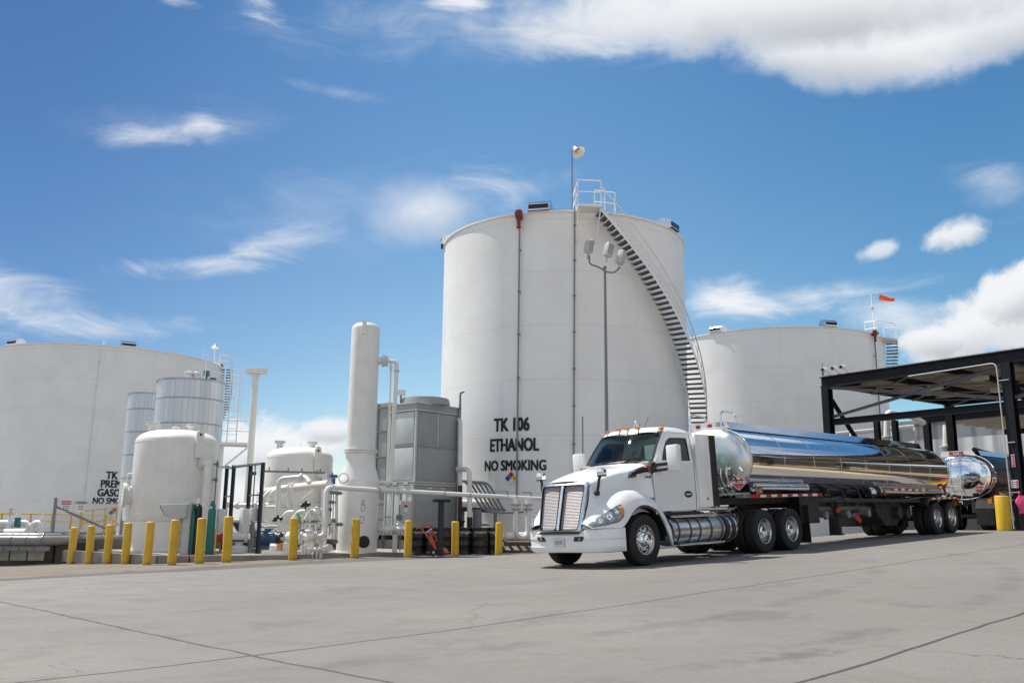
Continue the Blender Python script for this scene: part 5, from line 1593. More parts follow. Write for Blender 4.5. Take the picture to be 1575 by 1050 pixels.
c = at(706.5, 806, 35.4); mb = MB(); mb.lathe([(.24, .14), (.06, -.14), (.05, -.2), (.22, .14)], 20, M.Translation(c)); mb.cyl(V((c.x, c.y, 0)), c-UPZ*.15, .05, 8); mb.build('cone', BLACK, t)

# ------------------------------------------------------------------ containment wall, pipes, railing and fence on the left
def fence_pt(px, py, y): return at(px, py, y)
w0, w1 = V((-34.0, 30.6, 0)), V((-15.6, 31.6, 0))
wz = at(60, 827, 31.0).z
cw = thing('containment_wall', 'long stained concrete containment wall at the left edge', 'wall', w0)
mb = MB(); mb.bar(V((w0.x, w0.y, wz/2-.5)), V((w1.x, w1.y, wz/2-.5)), .35, wz+1.0); w2 = V((-9.5, 40.5, 0)); mb.bar(V((w1.x, w1.y, wz/2-.5)), V((w2.x+8, w2.y+.2, wz/2-.5)), .3, wz+.9)
mb.build('wall', CONCD, cw)
mb = MB(); mb.bar(V((w0.x, w0.y, wz+.03)), V((w1.x, w1.y, wz+.03)), .5, .07); mb.build('coping', CONC, cw)
rz_ = wz-.42
mb = MB()
for k in range(3):
    p = at(2+27*k, 850, 30.8); mb.bar(p-V((.26, 0, 0)), p+V((.26, 0, 0)), .05, .48)
mb.build('lit_wall_patch', mat('lit_far_wall_tone', (.36, .33, .29), .85, var=.2), cw)  # pale patches paint in the lit farther wall seen through gaps
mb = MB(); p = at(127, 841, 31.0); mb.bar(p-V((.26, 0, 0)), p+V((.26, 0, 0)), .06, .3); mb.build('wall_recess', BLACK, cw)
for (lab, z_, dy, r, x1px) in (('fat grey pipe along the top of the containment wall, ending in an elbow', 831, -.38, .16, 71), ('grey pipe behind the fat pipe on the containment wall', 825.5, .05, .13, 73)):
    a, b_ = at(-60, z_-1+.0, 30.75+dy), at(x1px, z_, 30.95+dy)
    t = piping('wall_pipe', lab, 'pipe', [a, b_, b_+V((.25, .7, -.0)), b_+V((.3, 1.4, 0))], r, mat('grey_pipe_paint', (.24, .24, .235), .4, var=.1, streak=.2), [], .45)
    mb = MB()
    for k in range(4):
        c = a.lerp(b_, .42+.18*k); dd = (b_-a).normalized(); mb.cyl(c-dd*.02, c+dd*.02, r*1.08, 16); mb.bar(c-V((.25, 0, r+.1)), c+V((.25, 0, -r-.1)), .1, .14)
    mb.build('pipe_clamp', STEELG, t)
a, b_ = at(76, 828, 31.4), at(190, 827.5, 33)
piping('wall_pipe', 'thin pale pipe along the wall behind the leftmost yellow bollards', 'pipe', [a, b_], .12, mat('grey_pipe_paint', (.33, .33, .32)), [(0, .4, .15)])
b = at(22, 818, 34); b.z = 0
t = thing('valve_manifold', 'row of white valves and fittings behind the containment wall, under the yellow railing', 'valve manifold', b)
for px, w_ in ((6, .35), (28, .3), (36, .25), (58, .2)):
    c = at(px, 808, 33.5); mb = MB(); mb.tube(fillet([c+V((-w_, 0, -.5)), c+V((-w_, 0, .08)), c+V((w_*.6, 0, .1)), c+V((w_*.6, 0, -.5))], .15), .11, 12); mb.build('pipe', WHITE, t)
c = at(27, 803, 33.2); mb = MB(); mb.box(c, (.16, .16, .34)); mb.build('actuator', TEAL, t); mb = MB(); mb.cyl(c+UPZ*.17, c+UPZ*.36, .07, 10); mb.build('actuator_cap', WHITE, t)
bundle(t, 21, 2, 70, 806, 814, 33.6, 10, WHITE, (.03, .06))
mb = MB(); mb.tube([at(8, 820, 32.2), at(40, 819.5, 32.2)], .16, 12); mb.build('pipe', WHITE, t)
# yellow railing
rp = [at(x, 817, 35.5) for x in (-30, 0, 45, 78, 107, 124, 140, 161)]
for p in rp: p.z = at(45, 813, 35.5).z
yr = thing('yellow_railing', 'yellow tube railing behind the containment wall and the wire fence', 'railing', rp[0])
zr = at(45, 789.5, 35.5).z-rp[0].z
rail_box('railing', yr, rp, zr, YRAIL, r=.035)
a0_, a1_ = at(125, 786, 34.6), at(181, 779, 35.6)
mb = MB()
for dz in (0, -.45, -.9): mb.cyl(a0_+UPZ*dz, a1_+UPZ*dz, .03, 6)
for f in (0, .33, .66, 1): p = a0_.lerp(a1_, f); mb.cyl(p-UPZ*1.25, p, .03, 6)
mb.cyl(at(162, 790, 34), at(183, 806, 34), .025, 6); mb.cyl(at(172, 806, 34), at(176, 797, 34), .03, 6)
mb.build('stair_rail', YRAIL, yr)
# chain link fence
f0, f1 = at(80.5, 818, 31.8), at(186, 818, 33.2)
zt_ = at(84, 769.5, 31.8).z
t = thing('wire_fence', 'chain link fence panel with a diagonal brace and two small signs, behind the leftmost bollards', 'fence', V((f0.x, f0.y, 0)))
for p in (f0, f1): MB().cyl(V((p.x, p.y, .2)), V((p.x, p.y, zt_+(.1 if p is f0 else -.3))), .055, 10).build('post', STEELG, t)
mb = MB(); mb.cyl(at(85, 778, 31.8), at(160, 811, 32.8), .04, 8); mb.cyl(at(160, 811, 32.8), at(178, 818, 33), .04, 8); mb.build('brace', STEELG, t)
zb_ = at(80.5, 818, 31.8).z
dv = V((f1.x-f0.x, f1.y-f0.y, 0)); L_f = dv.length; ang_ = atan2(dv.y, dv.x)
pn = MB().grid([[(0, 0, zb_), (L_f, 0, zb_)], [(0, 0, zt_), (L_f, 0, zt_)]]).build('wire_mesh', CHAIN, None, angle=None)
pn.parent = t; pn.location = V((f0.x, f0.y, 0))-V(t.location); pn.rotation_euler = (0, 0, ang_)
dn = dv.normalized(); nn = V((dn.y, -dn.x, 0))
for px, w_, red, word in ((101.5, .34, REDF, 'DANGER'), (124, .30, LAMPG, 'CAUTION')):
    d = pixel_ray(px, 778); kk = ((f0-CAM)@nn)/(d@nn); c = CAM+d*kk+nn*.03
    R_ = M((dn, -nn, UPZ)).transposed()
    s_ = MB().box(c, (w_, .01, .40), R_).build('sign', SIGNW, t)
    MB().box(c+UPZ*.12+nn*.007, (w_*.96, .005, .13), R_).build('sign_band', red, s_)
    mb = MB(); flat_text(mb, word, .075, c+UPZ*.085+nn*.013, dn, UPZ, .01, .85)
    mb.build('lettering', LETW if red is REDF else LETTER, s_, angle=None)
    mb = MB()
    for zz in (.0, -.06, -.12): mb.box(c+UPZ*zz+nn*.008, (w_*.7, .003, .018), R_)
    mb.build('small_print', LETTER, s_)
t = piping('drain_pipe', 'white gooseneck pipe beside the wire fence, left of the white vessel', 'pipe', [P(190, 800, 32.6), P(190.5, 748, 32.6), P(195, 745.5, 32.6), P(197, 752, 32.6)], .06, WHITE)

# parked cars glimpsed behind the pipework
def parked_car(px, y, lab, paint, L=4.4, H=1.55, rz=0.3):
    p = at(px, 790, y); b = V((p.x, p.y, zg(p.x, p.y)-.1))
    t = thing('parked_car', lab, 'car', b, 'cars parked far behind the pipework', rz)
    prof = [(-L/2, .35), (-L/2, .85), (-L*.44, .98), (-L*.36, H-.05), (-L*.28, H), (L*.10, H), (L*.20, H-.08), (L*.30, 1.0), (L*.47, .90), (L/2, .70), (L/2, .35)]
    MB().prism([(x, -.85, z) for x, z in prof], (0, 1.7, 0)).build('body', paint, t, world=False, bevel=.06)
    for sgn in (-1, 1):
        g_ = [(-L*.36, 1.02), (-L*.325, H-.10), (L*.10, H-.10), (L*.24, 1.02)]
        MB().prism([(x, sgn*.853, z) for x, z in g_], (0, sgn*.01, 0)).build('window', BLKPL, t, world=False)
        for x in (-L*.31, L*.31):
            T = M.Translation((x, sgn*.80, .33))@M.Rotation(pi/2, 4, 'X')
            w = MB().lathe([(.2, -.1), (.31, -.1), (.33, -.06), (.33, .06), (.31, .1), (.2, .1)], 20, T).build('wheel', TYRE, t, world=False)
            MB().lathe([(0, -.09), (.2, -.09), (.2, .09), (0, .09)], 14, T).build('rim', ALU, w, world=False)
    return t
parked_car(331, 58, 'white car parked far behind the pipework, left of the rack posts', TRUCKW, 4.6, 1.75, .2)
parked_car(367, 62, 'dark grey car parked far behind the pipework, seen between the rack posts', mat('dark_car_paint', (.06, .065, .07), .3, coat=.5), 4.5, 1.6, .1)

# ------------------------------------------------------------------ the tractor unit (local axes: x forward, y to the driver's side, z up; origin under the steer axle)
def pose_on_ground(o, cx_, cy_, yaw):
    f_ = V((cos(yaw), sin(yaw), 0)); l_ = V((-sin(yaw), cos(yaw), 0))
    h = lambda a, b: zg(cx_+f_.x*a+l_.x*b, cy_+f_.y*a+l_.y*b)
    pf = (h(0, 0)-h(-6, 0))/6; pl_ = (h(-2, 1.1)-h(-2, -1.1))/2.2
    fx = V((f_.x, f_.y, pf)).normalized(); ly = V((l_.x, l_.y, pl_)).normalized(); uz = fx.cross(ly).normalized(); ly = uz.cross(fx)
    o.location = (cx_, cy_, h(0, 0)); o.rotation_euler = M((fx, ly, uz)).transposed().to_euler()


def lb(mb, name, m_, parent, **k): return mb.build(name, m_, parent, world=False, **k)


def wheel(parent, x, side, kind):
    T = M.Translation((x, side*1.06, .52))@M.Rotation(-side*pi/2, 4, 'X')
    hub = MB()
    if kind == 'steer':
        hub.lathe([(.188, .074), (.17, .085), (.155, .12), (.118, .15), (.112, .20), (.09, .225), (0, .23)], 36, T)
        for k in range(10):
            a = 2*pi*k/10; hub.lathe([(.018, .07), (.018, .115), (.010, .13), (0, .13)], 8, T@M.Translation((.20*cos(a), .20*sin(a), 0)))
    else:
        hub.lathe([(.188, -.097), (.165, -.09), (.14, -.05), (.125, .02), (.12, .075), (.10, .10), (0, .11)], 36, T)
        for k in range(10):
            a = 2*pi*k/10; hub.lathe([(.016, -.10), (.016, -.055), (.010, -.045), (0, -.045)], 8, T@M.Translation((.20*cos(a), .20*sin(a), 0)))
    w = lb(hub, 'wheel', CHROME if kind != 'trailer' else ALU, parent, angle=30)
    tp = [(.285, -.11), (.30, -.125), (.36, -.145), (.46, -.148), (.50, -.135), (.515, -.115), (.52, -.075), (.508, -.07), (.508, -.06), (.52, -.055), (.521, -.01), (.509, -.006), (.509, .006), (.521, .01), (.52, .055), (.508, .06), (.508, .07), (.52, .075), (.515, .115), (.50, .135), (.46, .148), (.41, .150), (.40, .146), (.36, .145), (.30, .125), (.285, .11)]
    ty = MB().lathe(tp, 56, T)
    if kind != 'steer': ty.lathe(tp, 40, M.Translation((0, -side*.335, 0))@T)
    lb(ty, 'tyre', TYRE, w, angle=28)
    if kind == 'steer':
        rp_ = [(.292, -.12), (.292, .115), (.305, .125), (.30, .137), (.284, .137), (.276, .12), (.272, .10), (.255, .085), (.19, .074)]
    else:
        rp_ = [(.292, -.45), (.292, .12), (.305, .128), (.30, .14), (.284, .14), (.277, .125), (.272, .10), (.262, -.04), (.255, -.085), (.19, -.098)]
    rim = lb(MB().lathe(rp_, 48, T), 'rim', ALU, w, angle=30)
    hm = MB(); zz = .086 if kind == 'steer' else -.083
    for k in range(10):
        a = 2*pi*(k+.5)/10; hm.lathe([(0, zz+.008), (.032, zz+.008), (.032, zz-.02)], 12, T@M.Translation((.222*cos(a), .236*sin(a), 0)))
    lb(hm, 'hand_hole', BLACK, rim)
    return w


def rev(sec): return [V((p[0], -p[1], p[2])) for p in sec]


def make_tractor(label):
    t = thing('semi_truck', label, 'truck', (0, 0, 0))
    # hood
    S = [[(1.115, 0, 1.775), (1.10, .35, 1.765), (1.075, .56, 1.73), (1.055, .645, 1.655), (1.10, .665, 1.4), (1.19, .645, 1.1), (1.28, .60, .80)],
         [(.80, 0, 1.885), (.79, .37, 1.875), (.775, .61, 1.83), (.77, .715, 1.745), (.80, .75, 1.45), (.86, .79, 1.12), (.96, .84, .80)],
         [(.30, 0, 2.01), (.30, .42, 2.0), (.30, .69, 1.945), (.30, .80, 1.85), (.30, .85, 1.5), (.30, .90, 1.15), (.30, .95, .95)],
         [(-.12, 0, 2.09), (-.15, .46, 2.08), (-.20, .75, 2.02), (-.20, .87, 1.92), (-.20, .92, 1.55), (-.20, .96, 1.2), (-.20, 1.0, 1.1)],
         [(-.40, 0, 2.15), (-.46, .48, 2.145), (-.57, .80, 2.115), (-.61, .965, 2.02), (-.575, 1.035, 1.6), (-.575, 1.055, 1.25), (-.575, 1.06, 1.0)]]
    L = Loft(S)
    hm = MB().grid(L.rows(30, 26)).mirror_y()
    lb(hm, 'hood', TRUCKW, t, angle=50, weld=True)
    # raised centre crease of the hood
    # fenders with headlamps
    F = [[(1.30, .60, .90), (1.315, .70, .885), (1.315, .80, .85), (1.30, .88, .80)],
         [(1.14, .66, 1.12), (1.15, .82, 1.04), (1.15, .97, .93), (1.14, 1.03, .80)],
         [(.95, .72, 1.28), (.95, .92, 1.17), (.95, 1.08, 1.01), (.95, 1.13, .80)],
         [(.74, .77, 1.42), (.74, 1.0, 1.32), (.74, 1.16, 1.13), (.74, 1.20, .80)],
         [(.60, .79, 1.49), (.60, 1.03, 1.40), (.60, 1.18, 1.20), (.60, 1.225, .90)],
         [(.42, .82, 1.55), (.42, 1.05, 1.475), (.42, 1.195, 1.29), (.42, 1.24, 1.09)],
         [(.18, .86, 1.575), (.18, 1.06, 1.515), (.18, 1.205, 1.36), (.18, 1.245, 1.215)],
         [(-.10, .90, 1.55), (-.10, 1.065, 1.495), (-.10, 1.205, 1.35), (-.10, 1.245, 1.22)],
         [(-.40, .95, 1.45), (-.40, 1.08, 1.385), (-.40, 1.205, 1.25), (-.40, 1.245, 1.11)],
         [(-.60, 1.00, 1.30), (-.60, 1.095, 1.24), (-.60, 1.205, 1.11), (-.60, 1.245, .91)],
         [(-.76, 1.02, 1.14), (-.76, 1.11, 1.06), (-.76, 1.205, .92), (-.76, 1.245, .63)],
         [(-.90, 1.03, .95), (-.90, 1.12, .85), (-.90, 1.205, .70), (-.90, 1.24, .34)]]
    for sd in (1, -1):
        FL = Loft(F if sd > 0 else [rev(q) for q in F])
        rows = FL.rows(56, 14)
        # inward return along the wheel arch lip
        for r_ in rows: r_.append(r_[-1]+V((0, -sd*.05, .01)))
        fe = lb(MB().grid(rows), 'fender', TRUCKW, t, angle=60)
        def patch(u0, u1, vlo, vhi, off, n=16, m=8):
            rr = []
            for i in range(n):
                f = i/(n-1); u = u0+(u1-u0)*f; a, b = vlo(f), vhi(f); row = []
                for k in range(m):
                    v = a+(b-a)*k/(m-1); p = FL.p(u, v)
                    nn_ = (FL.p(min(u+.02, 10.9), v)-p).cross(FL.p(u, min(v+.02, 2.99))-p).normalized()
                    if nn_.y*sd < 0: nn_ = -nn_
                    edge = min(1, 5*min(f, 1-f)+.25)*min(1, 4*min(k/(m-1), 1-k/(m-1))+.3)
                    row.append(p+nn_*(off*edge))
                rr.append(row)
            return MB().grid(rr)
        hl = lb(patch(.15, 3.55, lambda f: 1.45+.25*f-.12*sin(pi*f), lambda f: 2.60-.05*f-.16*max(0, f-.75)*4, .03), 'headlight', LENS, fe, angle=60)
        lb(patch(3.05, 3.62, lambda f: 1.72+.05*f, lambda f: 2.46-.05*f, .034), 'amber_reflector', AMBER, hl, angle=60)
        lb(patch(.10, 3.60, lambda f: 1.38+.25*f-.12*sin(pi*f), lambda f: 2.66-.05*f-.16*max(0, f-.75)*4, .012), 'headlight_trim', BLKPL, hl, angle=60)
        for u, v, r_ in ((1.0, 2.05, .055), (1.9, 2.0, .065), (2.6, 1.95, .045)):
            p = FL.p(u, v); n_ = (FL.p(u+.05, v)-p).cross(FL.p(u, v+.05)-p).normalized()
            if n_.y*sd < 0: n_ = -n_
            lb(MB().lathe([(r_, .030), (r_*.95, .042), (r_*.8, .040), (r_*.6, .034), (0, .038)], 20, M.Translation(p)@n_.to_track_quat('Z', 'Y').to_matrix().to_4x4()), 'lamp_reflector', CHROME, hl)
        # dark wheel well liner
        mb = MB(); rr = []
        for k in range(15):
            a = pi*(-.03+1.06*k/14); rr.append([(.70*cos(a), sd*1.19, .53+.66*sin(a)), (.70*cos(a), sd*.62, .53+.66*sin(a))])
        mb.grid(rr); lb(mb, 'wheel_well', BLACK, fe)
        lb(MB().box((.0, sd*.63, .9), (1.3, .02, .7)), 'well_panel', BLACK, fe)
        if sd > 0:
            mb = MB(); flat_text(mb, 'T680', .055, FL.p(8.3, 1.05)+V((0, .012, 0)), (-1, 0, 0), (0, -.5, .86), .002)
            lb(mb, 'fender_badge', mat('badge_grey', (.05, .055, .065), .4), fe, angle=None)
    # grille: polished surround, two wire mesh panels
    def gp(y, z, off=0.0):
        f = (z-.74)/(1.72-.74)
        return V((1.365-.235*f-.04*(y/.66)**2+off, y, z))
    def outline(x0, x1, z0, z1, r, n=5, off=0.0):
        pts = []
        for cx_, cz, a in ((x1-r, z1-r, 0), (x0+r, z1-r, pi/2), (x0+r, z0+r, pi), (x1-r, z0+r, 3*pi/2)):
            for k in range(n+1): pts.append((cx_+r*cos(a+pi/2*k/n), cz+r*sin(a+pi/2*k/n)))
        # extra points on straight runs
        return [gp(a, b, off) for a, b in pts]
    def taper(pts): return [gp(p.y*(.90+.10*(p.z-.72)/1.0), p.z, p.x-gp(p.y, p.z).x) for p in pts]
    mb = MB()
    full = taper(outline(-.655, .655, .725, 1.745, .10)); inn = taper(outline(-.605, .605, .775, 1.70, .08))
    mb.ring([p+V((.0, 0, 0)) for p in full], [p+V((.03, 0, 0)) for p in inn])
    mb.ring([p+V((-.26, 0, 0))+V((0, .02 if p.y > 0 else -.02, 0)) for p in full], full)
    mb.ring([p+V((.03, 0, 0)) for p in inn], [p+V((-.02, 0, 0)) for p in inn])
    cs = [[gp(y, z, o) for y, o in ((-.046, .0), (-.041, .024), (-.024, .040), (0, .045), (.024, .040), (.041, .024), (.046, 0))] for z in (.79, .95, 1.1, 1.3, 1.5, 1.685)]
    mb.grid(cs)
    gr = lb(mb, 'grille_surround', SATIN, t, angle=40)
    for s_ in (-1, 1):
        rr = []
        for i in range(8):
            z = .79+.895*i/7; rr.append([gp(s_*y*(.90+.10*(z-.72)), z, -.012) for y in (.05, .2, .35, .46, .60)])
        lb(MB().grid(rr), 'grille_mesh', MESHM, gr, angle=60)
        bl = taper([V((0, 0, 0))+p for p in outline(min(s_*.048, s_*.60), max(s_*.048, s_*.60), .78, 1.695, .07)])
        ci = taper([p for p in outline(min(s_*.058, s_*.588), max(s_*.058, s_*.588), .792, 1.683, .065)])
        lb(MB().ring([p+V((.034, 0, 0)) for p in bl], [p+V((.034, 0, 0)) for p in ci], (-.05, 0, 0)), 'mesh_frame', BLKPL, gr)
    # bumper: plan curve swept over a section
    plan = [(1.335, 0), (1.33, .30), (1.305, .60), (1.26, .82), (1.17, .99), (1.03, 1.10), (.85, 1.17), (.66, 1.215)]
    plan = [cr([V((a, b, 0)) for a, b in plan], i*7/27) for i in range(28)]
    rows = []
    for p in plan:
        zt_ = .785-.075*sstep(.72, .50, abs(p.y))
        n_ = V((1, .55*p.y, 0)).normalized()
        rows.append([p+n_*o+V((0, 0, z)) for o, z in ((-.10, zt_+.012), (-.03, zt_+.012), (0, zt_-.012), (.012, .66), (.012, .60), (-.004, .575), (-.004, .455), (.004, .44), (-.012, .385), (-.05, .335), (-.09, .322), (-.25, .322))])
    bp = lb(MB().grid(rows).mirror_y(), 'bumper', TRUCKW, t, angle=24, weld=True)
    for s_ in (-1, 1):
        mb = MB(); pl_ = [(.40, .555), (.425, .645), (.66, .650), (.645, .60), (.60, .555)]
        bx = lambda y: cr([V((a, b, 0)) for a, b in [(1.335, 0), (1.33, .30), (1.305, .60), (1.26, .82)]], y/.27 if y < .6 else min(3, 2+(y-.6)/.22)).x
        px_ = lambda y: min(plan, key=lambda p: abs(p.y-y)).x
        a_ = [V((px_(y)+.018, s_*y, z)) for y, z in pl_]; mb.prism(a_, (-.03, 0, 0)); lb(mb, 'fog_lamp_recess', BLKPL, bp)
        lb(MB().lathe([(0, .004), (.035, .004), (.04, 0)], 14, M.Translation((px_(.53)+.016, s_*.53, .60))@M.Rotation(pi/2, 4, 'Y')), 'fog_lamp', LENS, bp)
    pt = lb(MB().box((1.352, 0, .535), (.012, .31, .19)), 'licence_plate', mat('plain_plate', (.62, .63, .64), .4, var=.05), bp, bevel=.02)
    lb(MB().box((1.3585, 0, .535), (.003, .2, .075)), 'plate_print', mat('plate_grey', (.36, .37, .39), .5, var=.2, vscale=20), pt)
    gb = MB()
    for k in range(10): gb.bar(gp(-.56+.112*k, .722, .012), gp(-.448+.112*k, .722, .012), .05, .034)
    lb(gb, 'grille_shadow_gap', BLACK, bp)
    lb(MB().box((.9, -1.135, .80), (.12, .02, .03)), 'marker_lamp', AMBER, bp)
    # cab shell
    yb = lambda z: 1.055-.055*abs(z-1.3) if z < 2.15 else 1.01-.17*(z-2.15)**1.1
    cab = MB()
    def side(pts, sd, th=.03):
        poly = [V((x, sd*yb(z), z)) for x, z in pts]
        return poly, V((0, -sd*th, 0))
    def zs(x0, z0, x1, z1, n): return [(x0+(x1-x0)*k/n, z0+(z1-z0)*k/n) for k in range(n)]
    for sd in (1, -1):
        # cowl between hood and door, rear quarter
        rr = [[V((x, sd*yb(z), z)) for x in (-.572, -.59)] if z < 1.9 else [V((-.572-.13*(z-1.9)*2, sd*yb(z), z)), V((-.585-.15*(z-1.9)*2.2, sd*yb(z), z))] for z in (1.06, 1.3, 1.6, 1.9, 2.16)]
        cab.grid(rr)
        rr = [[V((x, sd*yb(z), z)) for x in (-2.13-.10*max(0, z-1.1)/1.75, -2.36)] for z in (1.06, 1.3, 1.6, 1.9, 2.15, 2.4, 2.65, 2.82)]
        cab.grid(rr)
        # A pillar
        a = [V((-.715, sd*.985, 2.16)), V((-.82, sd*.955, 2.30)), V((-1.0, sd*.91, 2.55)), V((-1.25, sd*.865, 2.83))]
        b = [V((-.80, sd*1.005, 2.16)), V((-.915, sd*.99, 2.30)), V((-1.12, sd*.94, 2.55)), V((-1.40, sd*.895, 2.83))]
        cab.grid([[p, (p+q)/2+V((.02, sd*.012, 0)), q] for p, q in zip(a, b)])
        # above the door
        cab.grid([[V((x, sd*yb(2.79), 2.79)), V((x, sd*yb(2.86)-sd*.005, 2.86))] for x in (-1.36, -1.6, -1.9, -2.2, -2.36)])
    # floor, back wall around its window
    cab.grid([[(-.5, -1.0, 1.08), (-.5, 1.0, 1.08)], [(-2.36, -1.0, 1.08), (-2.36, 1.0, 1.08)]])
    ow = [(y, z) for y, z in ((1.02, 1.08), (1.02, 1.8), (.99, 2.4), (.9, 2.84), (0, 2.88), (-.9, 2.84), (-.99, 2.4), (-1.02, 1.8), (-1.02, 1.08), (0, 1.08))]
    iw = [(.62, 2.08), (.62, 2.2), (.62, 2.45), (.60, 2.66), (0, 2.67), (-.60, 2.66), (-.62, 2.45), (-.62, 2.2), (-.62, 2.08), (0, 2.07)]
    cab.ring([V((-2.36, y, z)) for y, z in ow], [V((-2.36, y, z)) for y, z in iw])
    cb = lb(cab, 'cab', TRUCKW, t, angle=40)
    R = [[(-.985, 0, 2.855), (-1.02, .40, 2.85), (-1.11, .70, 2.835), (-1.26, .875, 2.80)],
         [(-1.06, 0, 2.925), (-1.09, .40, 2.92), (-1.18, .71, 2.90), (-1.33, .885, 2.82)],
         [(-1.22, 0, 2.975), (-1.25, .42, 2.97), (-1.32, .73, 2.94), (-1.45, .90, 2.83)],
         [(-1.55, 0, 3.0), (-1.56, .44, 2.992), (-1.62, .75, 2.955), (-1.70, .915, 2.835)],
         [(-1.95, 0, 2.99), (-1.95, .45, 2.983), (-1.97, .77, 2.95), (-2.0, .915, 2.835)],
         [(-2.28, 0, 2.93), (-2.28, .45, 2.925), (-2.29, .76, 2.90), (-2.30, .905, 2.825)],
         [(-2.37, 0, 2.83), (-2.37, .45, 2.83), (-2.37, .76, 2.825), (-2.37, .89, 2.80)]]
    lb(MB().grid(Loft(R).rows(30, 16)).mirror_y(), 'roof', TRUCKW, t, angle=60, weld=True)
    # doors: lower panel and window frame in one
    for sd in (1, -1):
        d = MB()
        lo = []
        for z in (1.09, 1.2, 1.4, 1.6, 1.8, 2.0, 2.15):
            xf = -.60-.17*max(0, z-1.9)*2.2 if z > 1.9 else -.60; xr = -2.115-.10*max(0, z-1.1)/1.75
            lo.append([V((xf+(xr-xf)*k/6, sd*(yb(z)+.004), z)) for k in range(7)])
        d.grid(lo)
        ou = [(-.735, 2.15), (-.85, 2.29), (-1.05, 2.51), (-1.21, 2.68), (-1.37, 2.80), (-1.75, 2.81), (-2.205, 2.81), (-2.19, 2.5), (-2.175, 2.15), (-1.5, 2.15)]
        iN = [(-1.0, 2.185), (-1.06, 2.31), (-1.17, 2.49), (-1.29, 2.63), (-1.43, 2.70), (-1.75, 2.715), (-2.09, 2.715), (-2.085, 2.48), (-2.075, 2.185), (-1.5, 2.185)]
        P3 = lambda q, o: [V((x, sd*(yb(z)+o), z)) for x, z in q]
        d.ring(P3(ou, .004), P3(iN, .004), (0, -sd*.03, 0))
        do = lb(d, 'door', TRUCKW, t, angle=30)
        i2 = [(-1.045, 2.205), (-1.10, 2.31), (-1.205, 2.485), (-1.315, 2.61), (-1.445, 2.675), (-1.75, 2.688), (-2.06, 2.688), (-2.055, 2.48), (-2.045, 2.205), (-1.5, 2.205)]
        lb(MB().ring(P3(iN, .001), P3(i2, .001), (0, -sd*.02, 0)), 'window_seal', BLKPL, do)
        lb(MB().prism(P3(i2, -.008), (0, -sd*.004, 0)), 'window', SGLASS, do)
        gp_ = MB()
        for q0, q1 in (((-.592, 1.06), (-.592, 1.88)), ((-.592, 1.88), (-.735, 2.15)), ((-2.122, 1.06), (-2.185, 2.15)), ((-2.185, 2.15), (-2.212, 2.80))):
            for k in range(4):
                a_ = V((q0[0]+(q1[0]-q0[0])*k/4, 0, q0[1]+(q1[1]-q0[1])*k/4)); b_ = V((q0[0]+(q1[0]-q0[0])*(k+1)/4, 0, q0[1]+(q1[1]-q0[1])*(k+1)/4))
                a_.y = sd*(yb(a_.z)+.004); b_.y = sd*(yb(b_.z)+.004); gp_.bar(a_, b_, .011, .008, (0, 1, 0))
        lb(gp_, 'door_seam', mat('seam_shadow_grey', (.10, .11, .12), .7), do)
        lb(MB().lathe([(0, 0), (.148, 0), (.148, .008), (0, .012)], 26, M.Translation((-1.84, sd*(yb(1.44)+.004), 1.44))@M.Scale(.5, 4, (0, 0, 1))@M.Rotation(-sd*pi/2, 4, 'X')), 'door_emblem', BLKPL, do)
        lb(MB().box((-1.84, sd*(yb(1.44)+.014), 1.44), (.19, .004, .028)), 'emblem_lettering', LETW, do)
        lb(MB().box((-2.0, sd*(yb(1.78)+.01), 1.80), (.12, .02, .04)), 'door_handle', TRUCKW, do)
        # mirror on black arms
        mm = MB(); mm.box((-.95, sd*1.37, 2.215), (.17, .30, .57)); mo = lb(mm, 'mirror', TRUCKW, do, bevel=.045, angle=50)
        lb(MB().box((-1.037, sd*1.37, 2.215), (.01, .25, .50)), 'mirror_glass', CHROME, mo)
        am = MB(); am.bar((-.70, sd*1.0, 2.07), (-.93, sd*1.28, 2.10), .05, .07); am.bar((-.72, sd*1.0, 1.95), (-.93, sd*1.28, 1.99), .05, .06); am.prism([(-.57, sd*1.012, 1.88), (-.60, sd*1.018, 2.12), (-.74, sd*1.01, 2.145), (-.78, sd*1.02, 1.95)], (0, sd*.012, 0)); lb(am, 'mirror_arm', BLKPL, mo)
        # chrome trimmed side vent behind the hood
        vp = [(.10, 1.80), (-.02, 1.93), (-.45, 2.06), (-.57, 2.09), (-.57, 1.92), (-.40, 1.90), (-.1, 1.82)]
        hy = lambda x: .845+(.30-x)*.155
        A = [V((x, sd*(hy(x)+.025), z)) for x, z in vp]; cxv, czv = -.28, 1.94
        B = [V((cxv+(p.x-cxv)*.80, p.y+sd*.004, czv+(p.z-czv)*.62)) for p in A]
        vt = lb(MB().ring(A, B, (0, -sd*.10, 0)), 'side_vent', CHROME, t)
        lb(MB().prism([p+V((0, -sd*.006, 0)) for p in B], (0, -sd*.004, 0)), 'vent_mouth', BLKPL, vt)
        lb(MB().box((-.50, sd*1.015, 2.0), (.06, .03, .15)), 'vent_badge', RED, vt)
        # side fairing behind the cab
        ef = lb(MB().box((-2.505, sd*1.05, 1.975), (.54, .06, 1.66)), 'side_fairing', TRUCKW, t, bevel=.02)
        lb(MB().box((-2.915, sd*1.045, 1.97), (.27, .045, 1.64)), 'rubber_edge', BLKPL, ef)
        lb(MB().lathe([(.035, 0), (.03, .012), (0, .006)], 14, M.Translation((-2.56, sd*1.081, 1.33))@M.Rotation(-sd*pi/2, 4, 'X')), 'latch', STEELG, ef)
